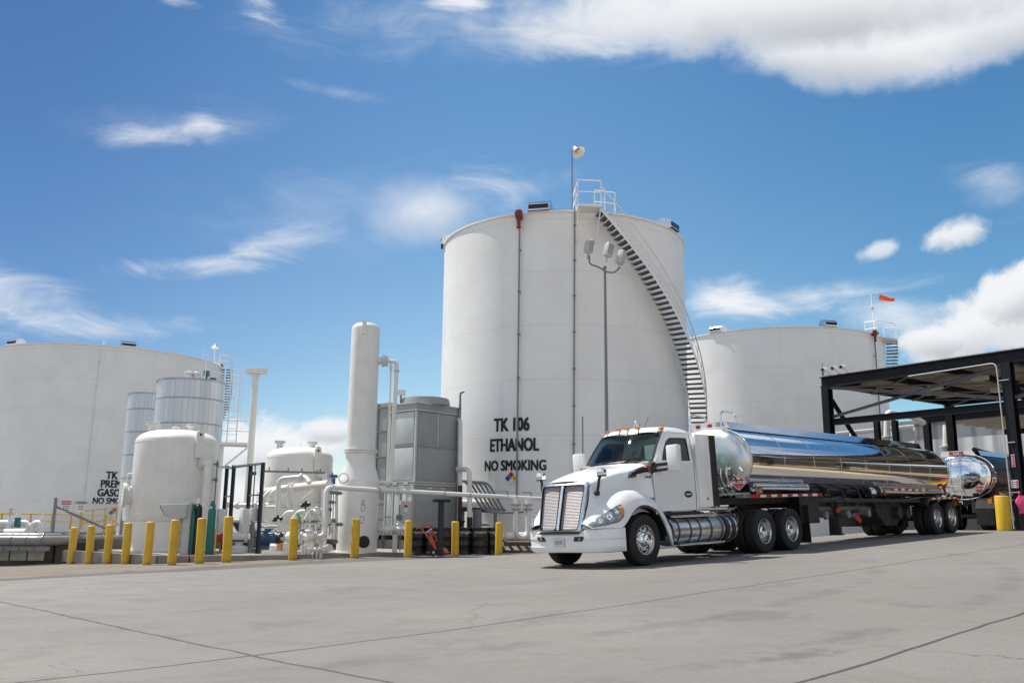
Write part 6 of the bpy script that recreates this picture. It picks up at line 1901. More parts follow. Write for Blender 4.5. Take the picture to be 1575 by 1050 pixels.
        # hood mirror
        hb_ = MB(); hb_.tube(fillet([(.93, sd*.74, 1.48), (.95, sd*.80, 1.62), (.93, sd*.82, 1.80), (.92, sd*.86, 1.86)], .06), [.035]*2+[.03]*100 if False else .03, 10); hb_.lathe([(0, -.05), (.055, -.04), (.06, .03), (0, .06)], 12, M.Translation((.93, sd*.75, 1.50)))
        ha = lb(hb_, 'hood_mirror_arm', BLKPL, t)
        hd_ = MB(); hd_.box((.90, sd*.87, 1.935), (.13, .20, .17)); hd_ = lb(hd_, 'hood_mirror', CHROME, ha, bevel=.05, angle=50)
        lb(MB().box((.90, sd*.87, 1.85), (.12, .18, .03)), 'hood_mirror_rim', BLKPL, ha, bevel=.01)
    mb = MB(); flat_text(mb, '500188', .05, (-.47, 1.0, 1.80), (-1, 0, 0), (0, 0, 1), .002); lb(mb, 'unit_number', LETTER, t, angle=None)
    # windscreen: curved glass in a black seal
    def ws(v, y):
        k = (y/.98)**2
        b_ = V((-.425-.30*k, y, 2.165)); yy = y*.872/.98
        t_ = V((-1.005-.255*k, yy, 2.85)); p = b_.lerp(t_, v); p.x += .03*sin(pi*v); return p
    rr = [[ws(v, y) for y in [-.945+1.89*k/14 for k in range(15)]] for v in (.05, .25, .5, .75, .955)]
    wsn = lb(MB().grid(rr), 'windscreen', GLASS, t, angle=60)
    ou = [ws(0, -.98+1.96*k/14) for k in range(15)]+[ws(v, .98) for v in (.25, .5, .75)]+[ws(1, .98-1.96*k/14) for k in range(15)]+[ws(v, -.98) for v in (.75, .5, .25)]
    iN = [ws(.05, -.945+1.89*k/14) for k in range(15)]+[ws(v, .945) for v in (.25, .5, .75)]+[ws(.955, .945-1.89*k/14) for k in range(15)]+[ws(v, -.945) for v in (.75, .5, .25)]
    lb(MB().ring([p+V((.006, 0, .004)) for p in ou], [p+V((.006, 0, .004)) for p in iN], (-.03, 0, -.02)), 'windscreen_seal', BLKPL, wsn)
    mb = MB()
    for y in (-.28, .30): mb.bar(ws(.03, y)+V((.03, 0, .02)), ws(.10, y+.42)+V((.025, 0, .02)), .02, .015)
    lb(mb, 'wiper', BLKPL, wsn)
    lb(MB().prism([(-2.355, y, z) for y, z in iw], (.006, 0, 0)), 'rear_window', glass_mat('pale_rear_glass', (.85, .93, .90), .02), cb)
    # interior
    lb(MB().prism([(-.55, -.95, 2.14), (-.62, -.95, 2.17), (-.98, -.95, 2.15), (-1.02, -.95, 2.02), (-.95, -.95, 1.3), (-.55, -.95, 1.3)], (0, 1.9, 0)), 'dashboard', mat('tan_grey_dashboard', (.30, .29, .26), .7), cb, bevel=.03)
    for y in (-.48, .52):
        s_ = MB(); s_.box((-1.75, y, 1.62), (.50, .50, .16)); s_.prism([(-1.95, y-.24, 1.66), (-1.84, y-.24, 1.66), (-1.98, y-.22, 2.32), (-2.12, y-.22, 2.32)], (0, .48, 0)); s_.box((-2.05, y, 2.42), (.10, .28, .20))
        lb(s_, 'seat', SEAT, cb, bevel=.04)
    mb = MB(); T = M.Translation((-1.18, .50, 2.02))@M.Rotation(radians(-62), 4, 'Y')
    mb.tube([T@V((.22*cos(a), .22*sin(a), 0)) for a in [2*pi*k/20 for k in range(21)]], .018, 6, caps=False); mb.bar(T@V((-.2, 0, 0)), T@V((.2, 0, 0)), .04, .02); lb(mb, 'steering_wheel', BLKPL, cb)
    lb(MB().grid([[(-1.1, -.85, 2.80), (-1.1, .85, 2.80)], [(-2.34, -.85, 2.82), (-2.34, .85, 2.82)]]), 'headliner', mat('grey_headliner', (.22, .22, .21), .8), cb)
    # clearance lamps, horn, aerial
    for x, y, z in ((-1.10, -.60, 2.93), (-1.02, -.19, 2.955), (-1.02, .05, 2.957), (-1.04, .34, 2.95), (-1.27, .83, 2.90)):
        mb = MB(); mb.tube([V((x+.05, y, z)), V((x-.08, y, z+.02))], [.022, .036], 10); lb(mb, 'clearance_lamp', AMBER, t)
    lb(MB().lathe([(0, .0), (.065, 0), (.085, .05), (.08, .13), (.05, .17), (0, .18)], 18, M.Translation((-1.35, .10, 2.975))), 'satellite_dome', ALU, t)
    lb(MB().cyl((-1.3, .35, 2.97), (-1.22, .55, 3.2), .006, 5), 'aerial', BLACK, t)
    # chassis
    ch = MB()
    for y in (.43, -.43): ch.bar((.9, y, .86), (-7.1, y, .86), .09, .26)
    for x in (.2, -1.2, -2.6, -4.0, -5.4, -6.9): ch.bar((x, -.43, .86), (x, .43, .86), .12, .2)
    ch.box((.0, 0, .52), (.14, 1.9, .14))
    for x in (-4.72, -6.04): ch.cyl((x, -1.0, .52), (x, 1.0, .52), .10, 12); ch.box((x, 0, .55), (.4, .42, .4))
    ch.box((.3, 0, .95), (1.4, .8, .7)); ch.box((-1.6, 0, .80), (1.7, 1.2, .42))
    ch.box((-3.3, 0, .62), (.9, .8, .4))
    chs = lb(ch, 'chassis', GREASE, t)
    fw_ = MB(); fw_.box((-5.38, 0, 1.10), (.95, .95, .10)); fw_.box((-5.38, 0, 1.02), (.7, 1.1, .08)); lb(fw_, 'fifth_wheel', GREASE, t, bevel=.02)
    for sd in (1, -1):
        ft = MB(); T = M.Translation((-1.03, sd*.885, .65))@M.Rotation(-pi/2, 4, 'Y')
        ft.lathe([(0, -.01), (.24, 0), (.305, .03), (.31, .05), (.31, 1.95), (.305, 1.97), (.24, 2.0), (0, 2.0)], 40, T); fo = lb(ft, 'fuel_tank', BRUSH, t, angle=40)
        for x in (.18, .62, .98, 1.42, 1.86):
            lb(MB().lathe([(.311, x-.03), (.318, x-.028), (.318, x-.012), (.313, x-.008), (.313, x+.008), (.318, x+.012), (.318, x+.028), (.311, x+.03)], 40, T), 'tank_strap', mat('dark_strap_steel', (.10, .10, .105), .35, .7), fo)
        dm = MB().lathe([(0, 2.03), (.27, 2.04), (.315, 2.06), (.315, 2.52), (.27, 2.55), (0, 2.56)], 36, T); dfo = lb(dm, 'exhaust_fluid_tank', BLKPL, t, angle=40)
        for x in (2.20, 2.44): lb(MB().lathe([(.316, x-.022), (.323, x-.02), (.323, x+.02), (.316, x+.022)], 36, T), 'tank_strap', ALU, dfo)
        st = MB(); st.box((-1.85, sd*1.10, .965), (1.65, .22, .045)); st.box((-2.0, sd*1.16, .36), (1.75, .16, .05)); lb(st, 'step', ALU, t, bevel=.01)
        st = MB()
        for x in (-1.35, -2.05, -2.6): st.bar((x, sd*1.17, .36), (x, sd*1.16, .3), .05, .05)
        st.box((-1.55, sd*.98, 1.03), (1.5, .06, .07)); lb(st, 'step_bracket', BLACK, t)
        dp = MB(); dp.cyl((-2.1, sd*1.02, 1.10), (-3.45, sd*1.0, 1.09), .042, 12); dp.box((-3.5, sd*.9, 1.08), (.25, .3, .06)); lb(dp, 'deck_rail', ALU, t)
        # mud flap and its dark bracket
        mf = MB(); mf.box((-6.93, sd*.90, .62), (.02, .62, .96)); lb(mf, 'mud_flap', BLACK, t)
        wheel(t, 0, sd, 'steer'); wheel(t, -4.72, sd, 'drive'); wheel(t, -6.04, sd, 'drive')
    # air hoses behind the cab
    hs = MB()
    rnd = random.Random(4)
    for k in range(5):
        y0 = -.5+.22*k
        hs.tube(fillet([(-2.45, y0, 1.9), (-2.9, y0+.1, 1.5+.1*k), (-3.4, y0*.6, 1.35), (-4.0, y0*.5, 1.75)], .3), .022, 6)
    for k in range(4):
        x = -3.3-.15*k; hs.tube([(x, .55+.1*sin(k), 1.15), (x-.1, .75, 1.0), (x-.2, .95, .95+.06*k), (x-.35, 1.0, .85)], .018, 6)
    lb(hs, 'air_hose', BLACK, t)
    hs = MB()
    for k in range(3): hs.tube(fillet([(-3.3-.1*k, .55, 1.0), (-3.7, .75+.08*k, 1.02), (-3.9, .95, .82), (-4.05, .8, .66)], .15), .03, 8)
    hs.box((-3.75, .35, .98), (.5, .5, .06)); hs.cyl((-3.55, .62, 1.05), (-3.55, .62, 1.3), .035, 8); hs.box((-3.85, .95, .80), (.18, .02, .34)); lb(hs, 'bright_fitting', ALU, t)
    return t


def shell_sec(x, zc, f=1.0, n=72, a=1.215, b=.865, dx=0.0, e=2.15):
    out = []
    for k in range(n):
        th = 2*pi*k/n; c_, s_ = cos(th), sin(th)
        rr = (abs(c_)**e+abs(s_)**e)**(-1/e)
        out.append(V((x+dx, a*f*rr*c_, zc+b*f*rr*s_)))
    return out


def make_trailer(label, number, ladder):
    """tank trailer in the same local axes as the tractor it is coupled to"""
    t = thing('tank_trailer', label, 'tank trailer', (0, 0, 0), 'polished tank trailers')
    X0, X1 = -4.42, -16.80
    zc = lambda x: 2.255+(2.02-2.255)*(x-X0)/(X1-X0)
    HEAD = [(0, 1.0), (.05, .992), (.12, .965), (.20, .90), (.27, .79), (.32, .63), (.355, .42), (.37, .2), (.375, .02)]
    body = MB().grid([shell_sec(X0+(X1-X0)*k/24, zc(X0+(X1-X0)*k/24)) for k in range(25)], closed=True)
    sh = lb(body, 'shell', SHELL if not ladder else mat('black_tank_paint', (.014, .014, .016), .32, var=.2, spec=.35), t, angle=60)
    for nm_, x, sg in (('front_head', X0, 1), ('rear_head', X1, -1)):
        rr = [shell_sec(x, zc(x), f*.998, dx=sg*(d+.001)) for d, f in HEAD]
        hd_ = lb(MB().grid(rr, closed=True), nm_, SHELL if sg < 0 else mat('dull_head_aluminium', (.62, .65, .64), .30, 1.0, var=.06), t, angle=60)
        rr = [shell_sec(x, zc(x), f, dx=sg*d) for d, f in ((-.03, 1.004), (-.03, 1.013), (.035, 1.013), (.035, .99))]
        lb(MB().grid(rr, closed=True), 'head_rim', SHELL, hd_)
    bands = MB()
    for k in range(1, 8):
        x = X0+(X1-X0)*k/8
        bands.grid([shell_sec(x+d, zc(x+d), f) for d, f in ((-.022, 1.0005), (-.018, 1.0035), (.018, 1.0035), (.022, 1.0005))], closed=True)
    lb(bands, 'weld_band', SHELL, sh, angle=40)
    # overturn rails along the crown
    rr = []
    for k in range(25):
        x = X0-.05+(X1-X0+.5)*k/24; z = zc(x)
        rr.append([V((x, y, z+dz)) for y, dz in ((-.60, .79), (-.55, .90), (-.51, .985), (-.44, 1.0), (-.42, .92), (.42, .92), (.44, 1.0), (.51, .985), (.55, .90), (.60, .79))])
    lb(MB().grid(rr), 'overturn_rail', SHELL, t, angle=30)
    z = zc(X0)
    fp = [(-.53, 1.0), (-.44, 1.015), (.44, 1.015), (.53, 1.0), (.62, .82), (.3, .81), (-.3, .81), (-.62, .82)]
    fp = lb(MB().prism([(X0-.04, y, z+dz) for y, dz in fp], (.03, 0, 0)), 'front_panel', SIGNW, t)
    if not ladder:
        mb = MB(); flat_text(mb, number, .105, (X0+.0, .36, z+.875), (0, 1, 0), (0, 0, 1), .025, .95); lb(mb, 'number', LETTER, fp, angle=None)
        for y in (-.30, .05): lb(MB().box((X0+.0, y, z+.92), (.03, .13, .085)), 'marker_lamp', REFRED, fp, bevel=.01); 
        lb(MB().box((X0+.0, -.13, z+.92), (.012, .12, .085)), 'white_reflector', REFWHT, fp)
        lb(MB().box((X0-.005, -.12, z+.92), (.004, .66, .12)), 'lamp_backing', SIGNW, fp)
        lb(MB().lathe([(0, .03), (.04, .03), (.06, 0), (.05, -.05), (0, -.06)], 16, M.Translation((X0+.30, -.02, z+.62))@M.Rotation(pi/2, 4, 'Y')), 'work_lamp', CHROME, t)
    # hoops for the roof walk
    for y in (.46, -.46):
        hp = MB(); hp.tube(fillet([(X0+.10, y, z+.52), (X0+.10, y, z+1.26), (X0-.62, y, z+1.22), (X0-.62, y, z+.95)], .18), .024, 8); lb(hp, 'roof_hoop', ALU, t)
    if ladder:
        zr = zc(X1); ld_ = MB()
        for y in (-.10, .30): ld_.tube(fillet([(X1-.46, y, .95), (X1-.44, y, zr+.62), (X1-.1, y, zr+.98), (X1+.25, y, zr+.9)], .2), .018, 8)
        zz = 1.05
        while zz < zr+.75: ld_.box((X1-.45, .10, zz), (.035, .38, .035)); zz += .30
        lb(ld_, 'ladder', ALU, t)
        rp = lb(MB().prism([(X1-.05, y, zr+dz) for y, dz in ((-.46, .97), (.62, .97), (.75, .78), (-.6, .78))], (.03, 0, 0)), 'rear_panel', SIGNW, t)
        lb(MB().box((X1-.056, .12, zr+.88), (.008, .52, .13)), 'number_plate', RED, rp)
        mb = MB(); flat_text(mb, number, .085, (X1-.062, .12, zr+.845), (0, -1, 0), (0, 0, 1), .02, .95); lb(mb, 'number', LETW, rp, angle=None)
        hz = MB(); hz.tube(fillet([(X1+.1, -.5, zr+.95), (X1+.5, -.35, zr+1.06), (X1+2, -.2, zr+1.04), (X1+5, -.2, zr+1.0)], .3), .08, 8); lb(hz, 'roof_hose', BLACK, t)
        for sd in (1, -1):
            rr = []
            for x, z in ((-16.02, 1.04), (-16.2, 1.11), (-16.7, 1.13), (-17.15, 1.08), (-17.32, .92)): rr.append([(x, sd*1.245, z-.12), (x, sd*1.245, z+.012), (x, sd*.65, z+.012)])
            lb(MB().grid(rr), 'bright_fender', ALU, t)
    # placard on the front shoulder
    def placard(c, n_, nm='placard'):
        n_ = V(n_).normalized(); u_ = V((0, 0, 1)); u_ = (u_-n_*(u_@n_)).normalized(); s_ = u_.cross(n_); c = V(c); h_ = .20
        pl_ = lb(MB().prism([c+s_*h_, c+u_*h_, c-s_*h_, c-u_*h_], n_*.012), nm, SIGNW, t)
        k_ = h_*.90; lb(MB().prism([c+s_*k_+n_*.013, c+u_*k_+n_*.013, c-s_*k_+n_*.013, c-u_*k_+n_*.013], n_*.003), 'red_field', mat('placard_red', (.55, .02, .02), .45, var=.05), pl_)
        mb = MB(); e = c+n_*.018
        mb.prism([e-s_*.15-u_*.028, e+s_*.15-u_*.028, e+s_*.15+u_*.03, e-s_*.15+u_*.03], n_*.002)
        fl_ = [(-.035, .07), (.035, .07), (.045, .095), (.03, .13), (.022, .11), (.005, .165), (-.02, .12), (-.028, .135), (-.045, .10)]
        mb.prism([e+s_*a+u_*b_ for a, b_ in fl_], n_*.002); flat_text(mb, '3', .055, e-u_*.14+n_*.001, s_, u_, .006); lb(mb, 'placard_symbols', LETW, pl_, angle=None)
        mb = MB(); flat_text(mb, 'GASOLINE', .034, e-u_*.015+n_*.004, s_, u_, .003, .9); lb(mb, 'placard_lettering', LETTER, pl_, angle=None)
    if not ladder: placard((X0+.36, .98, 1.70), (.8, .62, .05))
    else: placard((X1-.345, -.70, 1.52), (-.9, -.40, .05))
    # coupler frame with rub rail
    cp = MB(); cp.box((-5.85, 0, 1.26), (3.7, 1.5, .16)); cp.box((-5.4, 0, 1.42), (1.6, 1.8, .25)); cp.box((-7.3, 0, 1.2), (.8, 2.0, .3)); cpo = lb(cp, 'coupler_frame', GREASE, t)
    for sd in (1, -1):
        rl = MB(); rl.box((-5.85, sd*1.185, 1.36), (3.8, .05, .075)); rl.box((-4.35, sd*.95, 1.36), (.06, .5, .075)); ro = lb(rl, 'rub_rail', ALU, t)
        x = -4.2; k = 0
        while x > -7.7:
            w_ = .26 if k else .42
            lb(MB().box((x-w_/2, sd*1.2125, 1.36), (w_, .004, .06)), 'reflector', REFRED if k % 2 == 0 else REFWHT, ro); x -= w_; k += 1
        lb(MB().box((-4.62, sd*1.20, 1.49), (.24, .03, .16)), 'lamp_bracket', ALU, ro); lb(MB().lathe([(0, .012), (.05, .012), (.055, 0)], 16, M.Translation((-4.62, sd*1.218, 1.49))@M.Rotation(-sd*pi/2, 4, 'X')), 'marker_lamp', AMBER, ro)
        tb = MB(); tb.cyl((-4.62, sd*1.03, 1.585), (-7.25, sd*1.03, 1.55), .105, 20)
        for x in (-4.65, -5.5, -6.35, -7.2): tb.cyl((x-.02, sd*1.03, 1.585-.013*(-4.62-x)), (x+.02, sd*1.03, 1.585-.013*(-4.62-x)), .112, 20)
        lb(tb, 'hose_tube', SHELL, t)
        tb = MB(); tb.cyl((-11.55, sd*1.02, 1.44), (-16.35, sd*1.02, 1.36), .13, 20); tb.cyl((-11.4, sd*.80, 1.40), (-16.3, sd*.80, 1.34), .13, 20)
        for x in (-11.6, -13.2, -14.8, -16.3): tb.cyl((x-.03, sd*1.02, 1.44-.0167*(-11.55-x)), (x+.03, sd*1.02, 1.44-.0167*(-11.55-x)), .138, 20)
        to = lb(tb, 'hose_tube', SHELL, t)
        x = -12.2; k = 0
        while x > -15.0:
            lb(MB().box((x-.13, sd*1.150, 1.475-.0167*(-11.55-x)), (.26, .006, .055)), 'reflector', REFRED if k % 2 == 0 else REFWHT, to); x -= .26; k += 1
        lb(MB().lathe([(0, .02), (.07, .02), (.075, 0)], 16, M.Translation((-11.75, sd*1.15, 1.36))@M.Rotation(-sd*pi/2, 4, 'X')), 'marker_lamp', REFRED, to)
        lb(MB().box((-16.5, sd*1.10, 1.42), (.05, .1, .3)), 'tail_bracket', RED, to)
        # black side plate, the trailer's bracket behind the last tractor wheel
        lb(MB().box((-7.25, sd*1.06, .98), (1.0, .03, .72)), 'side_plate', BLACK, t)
        # fenders over the tandem
        rr = []
        for k, (x, z) in enumerate([(-14.62, .95), (-14.70, 1.10), (-14.85, 1.17), (-15.5, 1.19), (-16.5, 1.19), (-17.10, 1.19), (-17.3, 1.08), (-17.42, .80)]):
            rr.append([(x, sd*1.24, z-.09), (x, sd*1.24, z), (x, sd*.6, z)])
        fe = lb(MB().grid(rr), 'fender', BLKPL, t)
        x = -14.85; k = 0
        while x > -17.05:
            lb(MB().box((x-.11, sd*1.2425, 1.15), (.22, .003, .05)), 'reflector', REFRED if k % 2 == 0 else REFWHT, fe); x -= .22; k += 1
        lb(MB().box((-17.32, sd*1.1, 1.02), (.04, .14, .26)), 'tail_lamp', AMBER, fe)
        lb(MB().box((-17.42, sd*.92, .50), (.02, .6, .6)), 'mud_flap', BLACK, t)
        wheel(t, -15.45, sd, 'trailer'); wheel(t, -16.69, sd, 'trailer')
        # landing gear
        lg = MB(); lg.box((-9.45, sd*.72, .68), (.15, .15, .86)); lg.box((-9.45, sd*.72, .25), (.24, .24, .04)); lg.bar((-9.45, sd*.72, .45), (-10.3, sd*.5, 1.0), .07, .07); lb(lg, 'landing_leg', UNDER, t)
    fr_ = MB()
    for y in (.45, -.45): fr_.bar((-7.6, y, 1.18), (-17.2, y, 1.02), .10, .22)
    for x in (-8.2, -9.4, -10.6, -11.8, -13, -14.2, -15.4, -16.6): fr_.bar((x, -.8, 1.17-.017*(-7.6-x)), (x, .8, 1.17-.017*(-7.6-x)), .08, .16)
    for x in (-15.45, -16.69): fr_.cyl((x, -1, .52), (x, 1, .52), .075, 12); fr_.box((x, .55, .75), (.5, .14, .35)); fr_.box((x, -.55, .75), (.5, .14, .35))
    for x in (-14.7, -15.9, -17.1):
        for y in (.5, -.5): fr_.box((x, y, .84), (.2, .2, .4))
    fr_.bar((-7.7, 1.0, 1.22), (-14.6, 1.0, 1.10), .06, .10); fr_.bar((-7.7, -1.0, 1.22), (-14.6, -1.0, 1.10), .06, .10)
    for x in (-7.9, -8.7, -9.6, -10.6, -11.4, -12.4, -13.4):
        fr_.bar((x, 1.0, 1.02), (x, .82, 1.60), .06, .05); fr_.bar((x, -1.0, 1.02), (x, -.82, 1.60), .06, .05)
    lb(fr_, 'frame', UNDER, t)
    bx = MB()
    bx.prism([(-12.0, -.75, 1.08), (-13.7, -.75, 1.05), (-13.9, -.75, .75), (-13.3, -.75, .38), (-12.5, -.75, .38), (-11.9, -.75, .85)], (0, 1.5, 0)); bx.cyl((-13.2, -.9, .75), (-13.2, .95, .75), .17, 14); bx.cyl((-13.8, -.9, .7), (-13.8, .95, .7), .15, 14)
    lb(bx, 'underslung_box', UNDER, t)
    mn = MB(); mn.tube([(-8.2, .55, .98), (-12.3, .55, .93)], .07, 12); mn.tube([(-8.2, -.3, .92), (-12.3, -.3, .88)], .07, 12)
    for x in (-8.6, -9.9, -11.2):
        mn.tube(fillet([(x, .55, .96), (x, .2, 1.1), (x, 0, 1.55)], .15), .07, 10); mn.tube(fillet([(x, .55, .96), (x+.3, .75, .80), (x+.3, 1.0, .80)], .12), .06, 10); flange(mn, (x+.3, .98, .80), (0, 1, 0), .11, .04)
        mn.lathe([(.5, 1.62), (.2, 1.35), (.12, 1.15), (0, 1.1)], 20, M.Translation((x, 0, 0)))
    mn.bar((-10.4, .6, .72), (-12.2, .5, 1.0), .08, .06)
    lb(mn, 'discharge_manifold', STEELG, t)
    lb(MB().prism([(-10.05, .90, .72), (-10.35, .90, .82), (-10.55, .90, .60), (-10.45, .90, .52)], (0, .02, 0)), 'red_tag', REFRED, t); lb(MB().box((-9.1, .95, .92), (.24, .02, .12)), 'red_tag', REFRED, t)
    # valves and piping under the front head
    vf = MB(); rnd = random.Random(11)
    for k in range(10):
        p = V((X0+.25+rnd.uniform(-.1, .3), rnd.uniform(.2, 1.0), 1.40+rnd.uniform(0, .65))); d = V((rnd.uniform(-.4, .4), rnd.uniform(-1, 1), rnd.uniform(-1, 1))).normalized()
        vf.cyl(p-d*.16, p+d*.16, rnd.uniform(.02, .05), 8)
    for k in range(5): vf.tube(fillet([(X0+.5, .1+.17*k, 2.05), (X0+.62, .15+.17*k, 1.8), (X0+.45, .2+.16*k, 1.55), (X0+.35, .3+.15*k, 1.38)], .12), .018, 6)
    vf.box((X0+.25, .6, 1.43), (.5, .9, .05)); lb(vf, 'front_fitting', SAND, t)
    vf = MB()
    for k in range(6): vf.tube([(X0+.52+.05*sin(k), .2+.13*k+.16*cos(a), 1.86+.16*sin(a)-.03*k) for a in [pi*2*j/12*.8 for j in range(13)]], .016, 6)
    lb(vf, 'coiled_hose', BLACK, t)
    return t


TX, TY, TYAW = 2.005, 19.90, -2.37493
tr = make_tractor('white day-cab semi truck with chrome grille, front wheels on the open concrete')
pose_on_ground(tr, TX, TY, TYAW)
t1 = make_trailer('long polished tank trailer with mirror-like sides, coupled to the front white truck', '37A', False)

# second trailer under the canopy, its rear head towards the camera
h2 = at(1477, 740, 34.6)
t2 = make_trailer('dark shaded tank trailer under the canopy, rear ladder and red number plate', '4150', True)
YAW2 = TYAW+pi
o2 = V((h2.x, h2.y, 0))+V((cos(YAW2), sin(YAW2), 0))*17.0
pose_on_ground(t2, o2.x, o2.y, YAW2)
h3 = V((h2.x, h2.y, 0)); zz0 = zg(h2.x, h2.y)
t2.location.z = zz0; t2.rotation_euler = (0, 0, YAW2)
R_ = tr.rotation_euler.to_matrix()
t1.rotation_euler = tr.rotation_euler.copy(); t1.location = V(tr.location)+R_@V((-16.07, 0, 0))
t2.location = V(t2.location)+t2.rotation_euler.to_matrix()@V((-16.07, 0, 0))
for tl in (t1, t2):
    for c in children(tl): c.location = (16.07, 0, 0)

# ------------------------------------------------------------------ dark steel canopy over the loading lanes
q = at(1570, 770, 32.9); Rp = V((q.x, q.y, zg(q.x, q.y)))
ZT = top_z(Rp, 540)
d = pixel_ray(1270.5, 579.5); yl = (ZT-CAMZ)*d.y/d.z
q = at(1270.5, 579.5, yl); Lp = V((q.x, q.y, zg(q.x, q.y)))
cn = V((Lp.x-Rp.x, Lp.y-Rp.y, 0)); SPAN = cn.length; cn.normalize(); cu_ = V((cn.y, -cn.x, 0))
def cp_(a, b, z=0.0):
    p = Rp+cn*a+cu_*b; return V((p.x, p.y, z))
can = thing('canopy', 'dark steel canopy over the truck lanes at the right edge', 'canopy', Rp)
R_c = M((cn, cu_, UPZ)).transposed()
DEPTH = 10.2; BH = .44
for a, b, nm_ in ((0, 0, 0), (SPAN, 0, 0), (-SPAN, 0, 0), (0, DEPTH, 0), (SPAN, DEPTH, 0), (-SPAN, DEPTH, 0)):
    p = cp_(a, b); MB().ibeam(V((p.x, p.y, zg(p.x, p.y)-.1)), V((p.x, p.y, ZT-BH)), .34, .36, cu_, .03).build('post', DARKST, can)
    mb = MB(); mb.box((p.x, p.y, zg(p.x, p.y)+.02), (.55, .55, .05), R_c); mb.build('base_plate', DARKST, can)
for b in (0, DEPTH):
    MB().ibeam(cp_(-SPAN-1, b, ZT-BH/2), cp_(SPAN+.25, b, ZT-BH/2), .30, BH, UPZ, .03).build('main_beam', DARKST, can)
for a in (0, SPAN, -SPAN):
    MB().ibeam(cp_(a, .16, ZT-BH/2-.02), cp_(a, DEPTH-.16, ZT-BH/2-.02), .24, BH-.08, UPZ, .03).build('side_beam', DARKST, can)
def soffit_mat():
    m = bpy.data.materials.new('ribbed_soffit'); m.use_nodes = True
    nt = m.node_tree; g = NG(nt); b = nt.nodes['Principled BSDF']
    tc = nt.nodes.new('ShaderNodeTexCoord'); o = tc.outputs['Object']; s = nt.nodes.new('ShaderNodeSeparateXYZ'); nt.links.new(o, s.inputs[0])
    k = g.add(g.mul(s.outputs[0], cu_.x), g.mul(s.outputs[1], cu_.y))
    w = g.m('SINE', g.mul(k, 2*pi/.30)); n1 = g.noise(o, .9, 5, .6).outputs[0]
    c = g.mixc(g.ramp(n1, .3, .7), (.50, .47, .40), (.62, .59, .52)); c = g.mixc(g.ramp(w, .5, .95), c, (.34, .32, .27))
    nt.links.new(c, b.inputs['Base Color']); b.inputs['Roughness'].default_value = .6
    bp = nt.nodes.new('ShaderNodeBump'); bp.inputs['Distance'].default_value = .04; nt.links.new(w, bp.inputs['Height']); nt.links.new(bp.outputs[0], b.inputs['Normal'])
    return m
SOFF = soffit_mat()
MB().box(cp_(-.55, DEPTH/2+.05, ZT+.045), (2*SPAN+1.4, DEPTH-.1, .07), R_c).build('roof_sheet', SOFF, can)
mb = MB()
for k in range(1, 8): mb.bar(cp_(-SPAN-.8, DEPTH*k/8, ZT-.10), cp_(SPAN+.1, DEPTH*k/8, ZT-.10), .10, .17)
mb.build('purlin', SOFFIT, can)
mb = MB()
for a in (SPAN*.33, SPAN*.66, -SPAN*.4): mb.ibeam(cp_(a, .16, ZT-.32), cp_(a, DEPTH-.16, ZT-.32), .16, .25, UPZ, .02)
mb.build('rafter', DARKST, can)
mb = MB()
for k in range(3):
    b0, b1 = DEPTH*k/3, DEPTH*(k+1)/3
    for a0, a1 in ((0, SPAN*.5), (SPAN*.5, SPAN)):
        mb.bar(cp_(a0, b0, ZT-.46), cp_(a1, b1, ZT-.46), .05, .05); mb.bar(cp_(a1, b0, ZT-.46), cp_(a0, b1, ZT-.46), .05, .05)
mb.build('roof_brace', STEELG, can)
for a, b in ((SPAN*.3, 2.6), (SPAN*.62, 3.6), (SPAN*.45, 6.5)): MB().box(cp_(a, b, ZT-.45), (.55, .4, .18), R_c).build('canopy_light', OFFW, can)
zs_ = top_z(Lp, 650.5); zs2 = top_z(Rp, 620)
zs_ = (zs_+zs2)/2
MB().ibeam(cp_(.18, 0, zs_-.02), cp_(SPAN-.18, 0, zs_-.02), .22, .27, UPZ, .025).build('strut_beam', DARKST, can)
MB().ibeam(cp_(-SPAN, 0, zs_-.02), cp_(-.18, 0, zs_-.02), .22, .27, UPZ, .025).build('strut_beam', DARKST, can)
for (a0, z0), (a1, z1) in (((.2, ZT-BH-.12), (SPAN-.2, zs_+.22)), ((.2, zs_+.26), (SPAN-.2, ZT-BH-.08)), ((-.2, zs_+.24), (-SPAN+.2, ZT-BH-.1))):
    o_ = .05 if z0 > z1 else -.05
    MB().ibeam(cp_(a0, o_, z0), cp_(a1, o_, z1), .11, .11, UPZ, .015).build('cross_brace', mat('grey_blue_brace', (.09, .095, .11), .45, var=.15), can)
mb = MB(); mb.bar(cp_(SPAN, .25, ZT-BH-.5), cp_(SPAN, 3.0, zs_-1.6), .14, .14); mb.bar(cp_(0, .25, ZT-BH-.5), cp_(0, 2.8, ZT-BH-3), .12, .12)
mb.build('knee_brace', DARKST, can)
MB().ibeam(cp_(SPAN, .2, zs_-1.55), cp_(SPAN, DEPTH-.2, zs_-1.55), .18, .22, UPZ, .02).build('strut_beam', DARKST, can)
nf_ = -cu_
mb = MB(); mb.tube(fillet([cp_(SPAN*.49, -.20, ZT-BH-.05), cp_(.30, -.20, ZT-BH+.02), cp_(.27, -.24, ZT-1.0), cp_(.22, -.24, Rp.z)], .22), .024, 8)
for z in (ZT-1.1, ZT-3.4, ZT-5.2): mb.bar(cp_(.24, -.22, z), cp_(-.1, -.2, z), .04, .03)
mb.build('conduit', LAMPG, can)
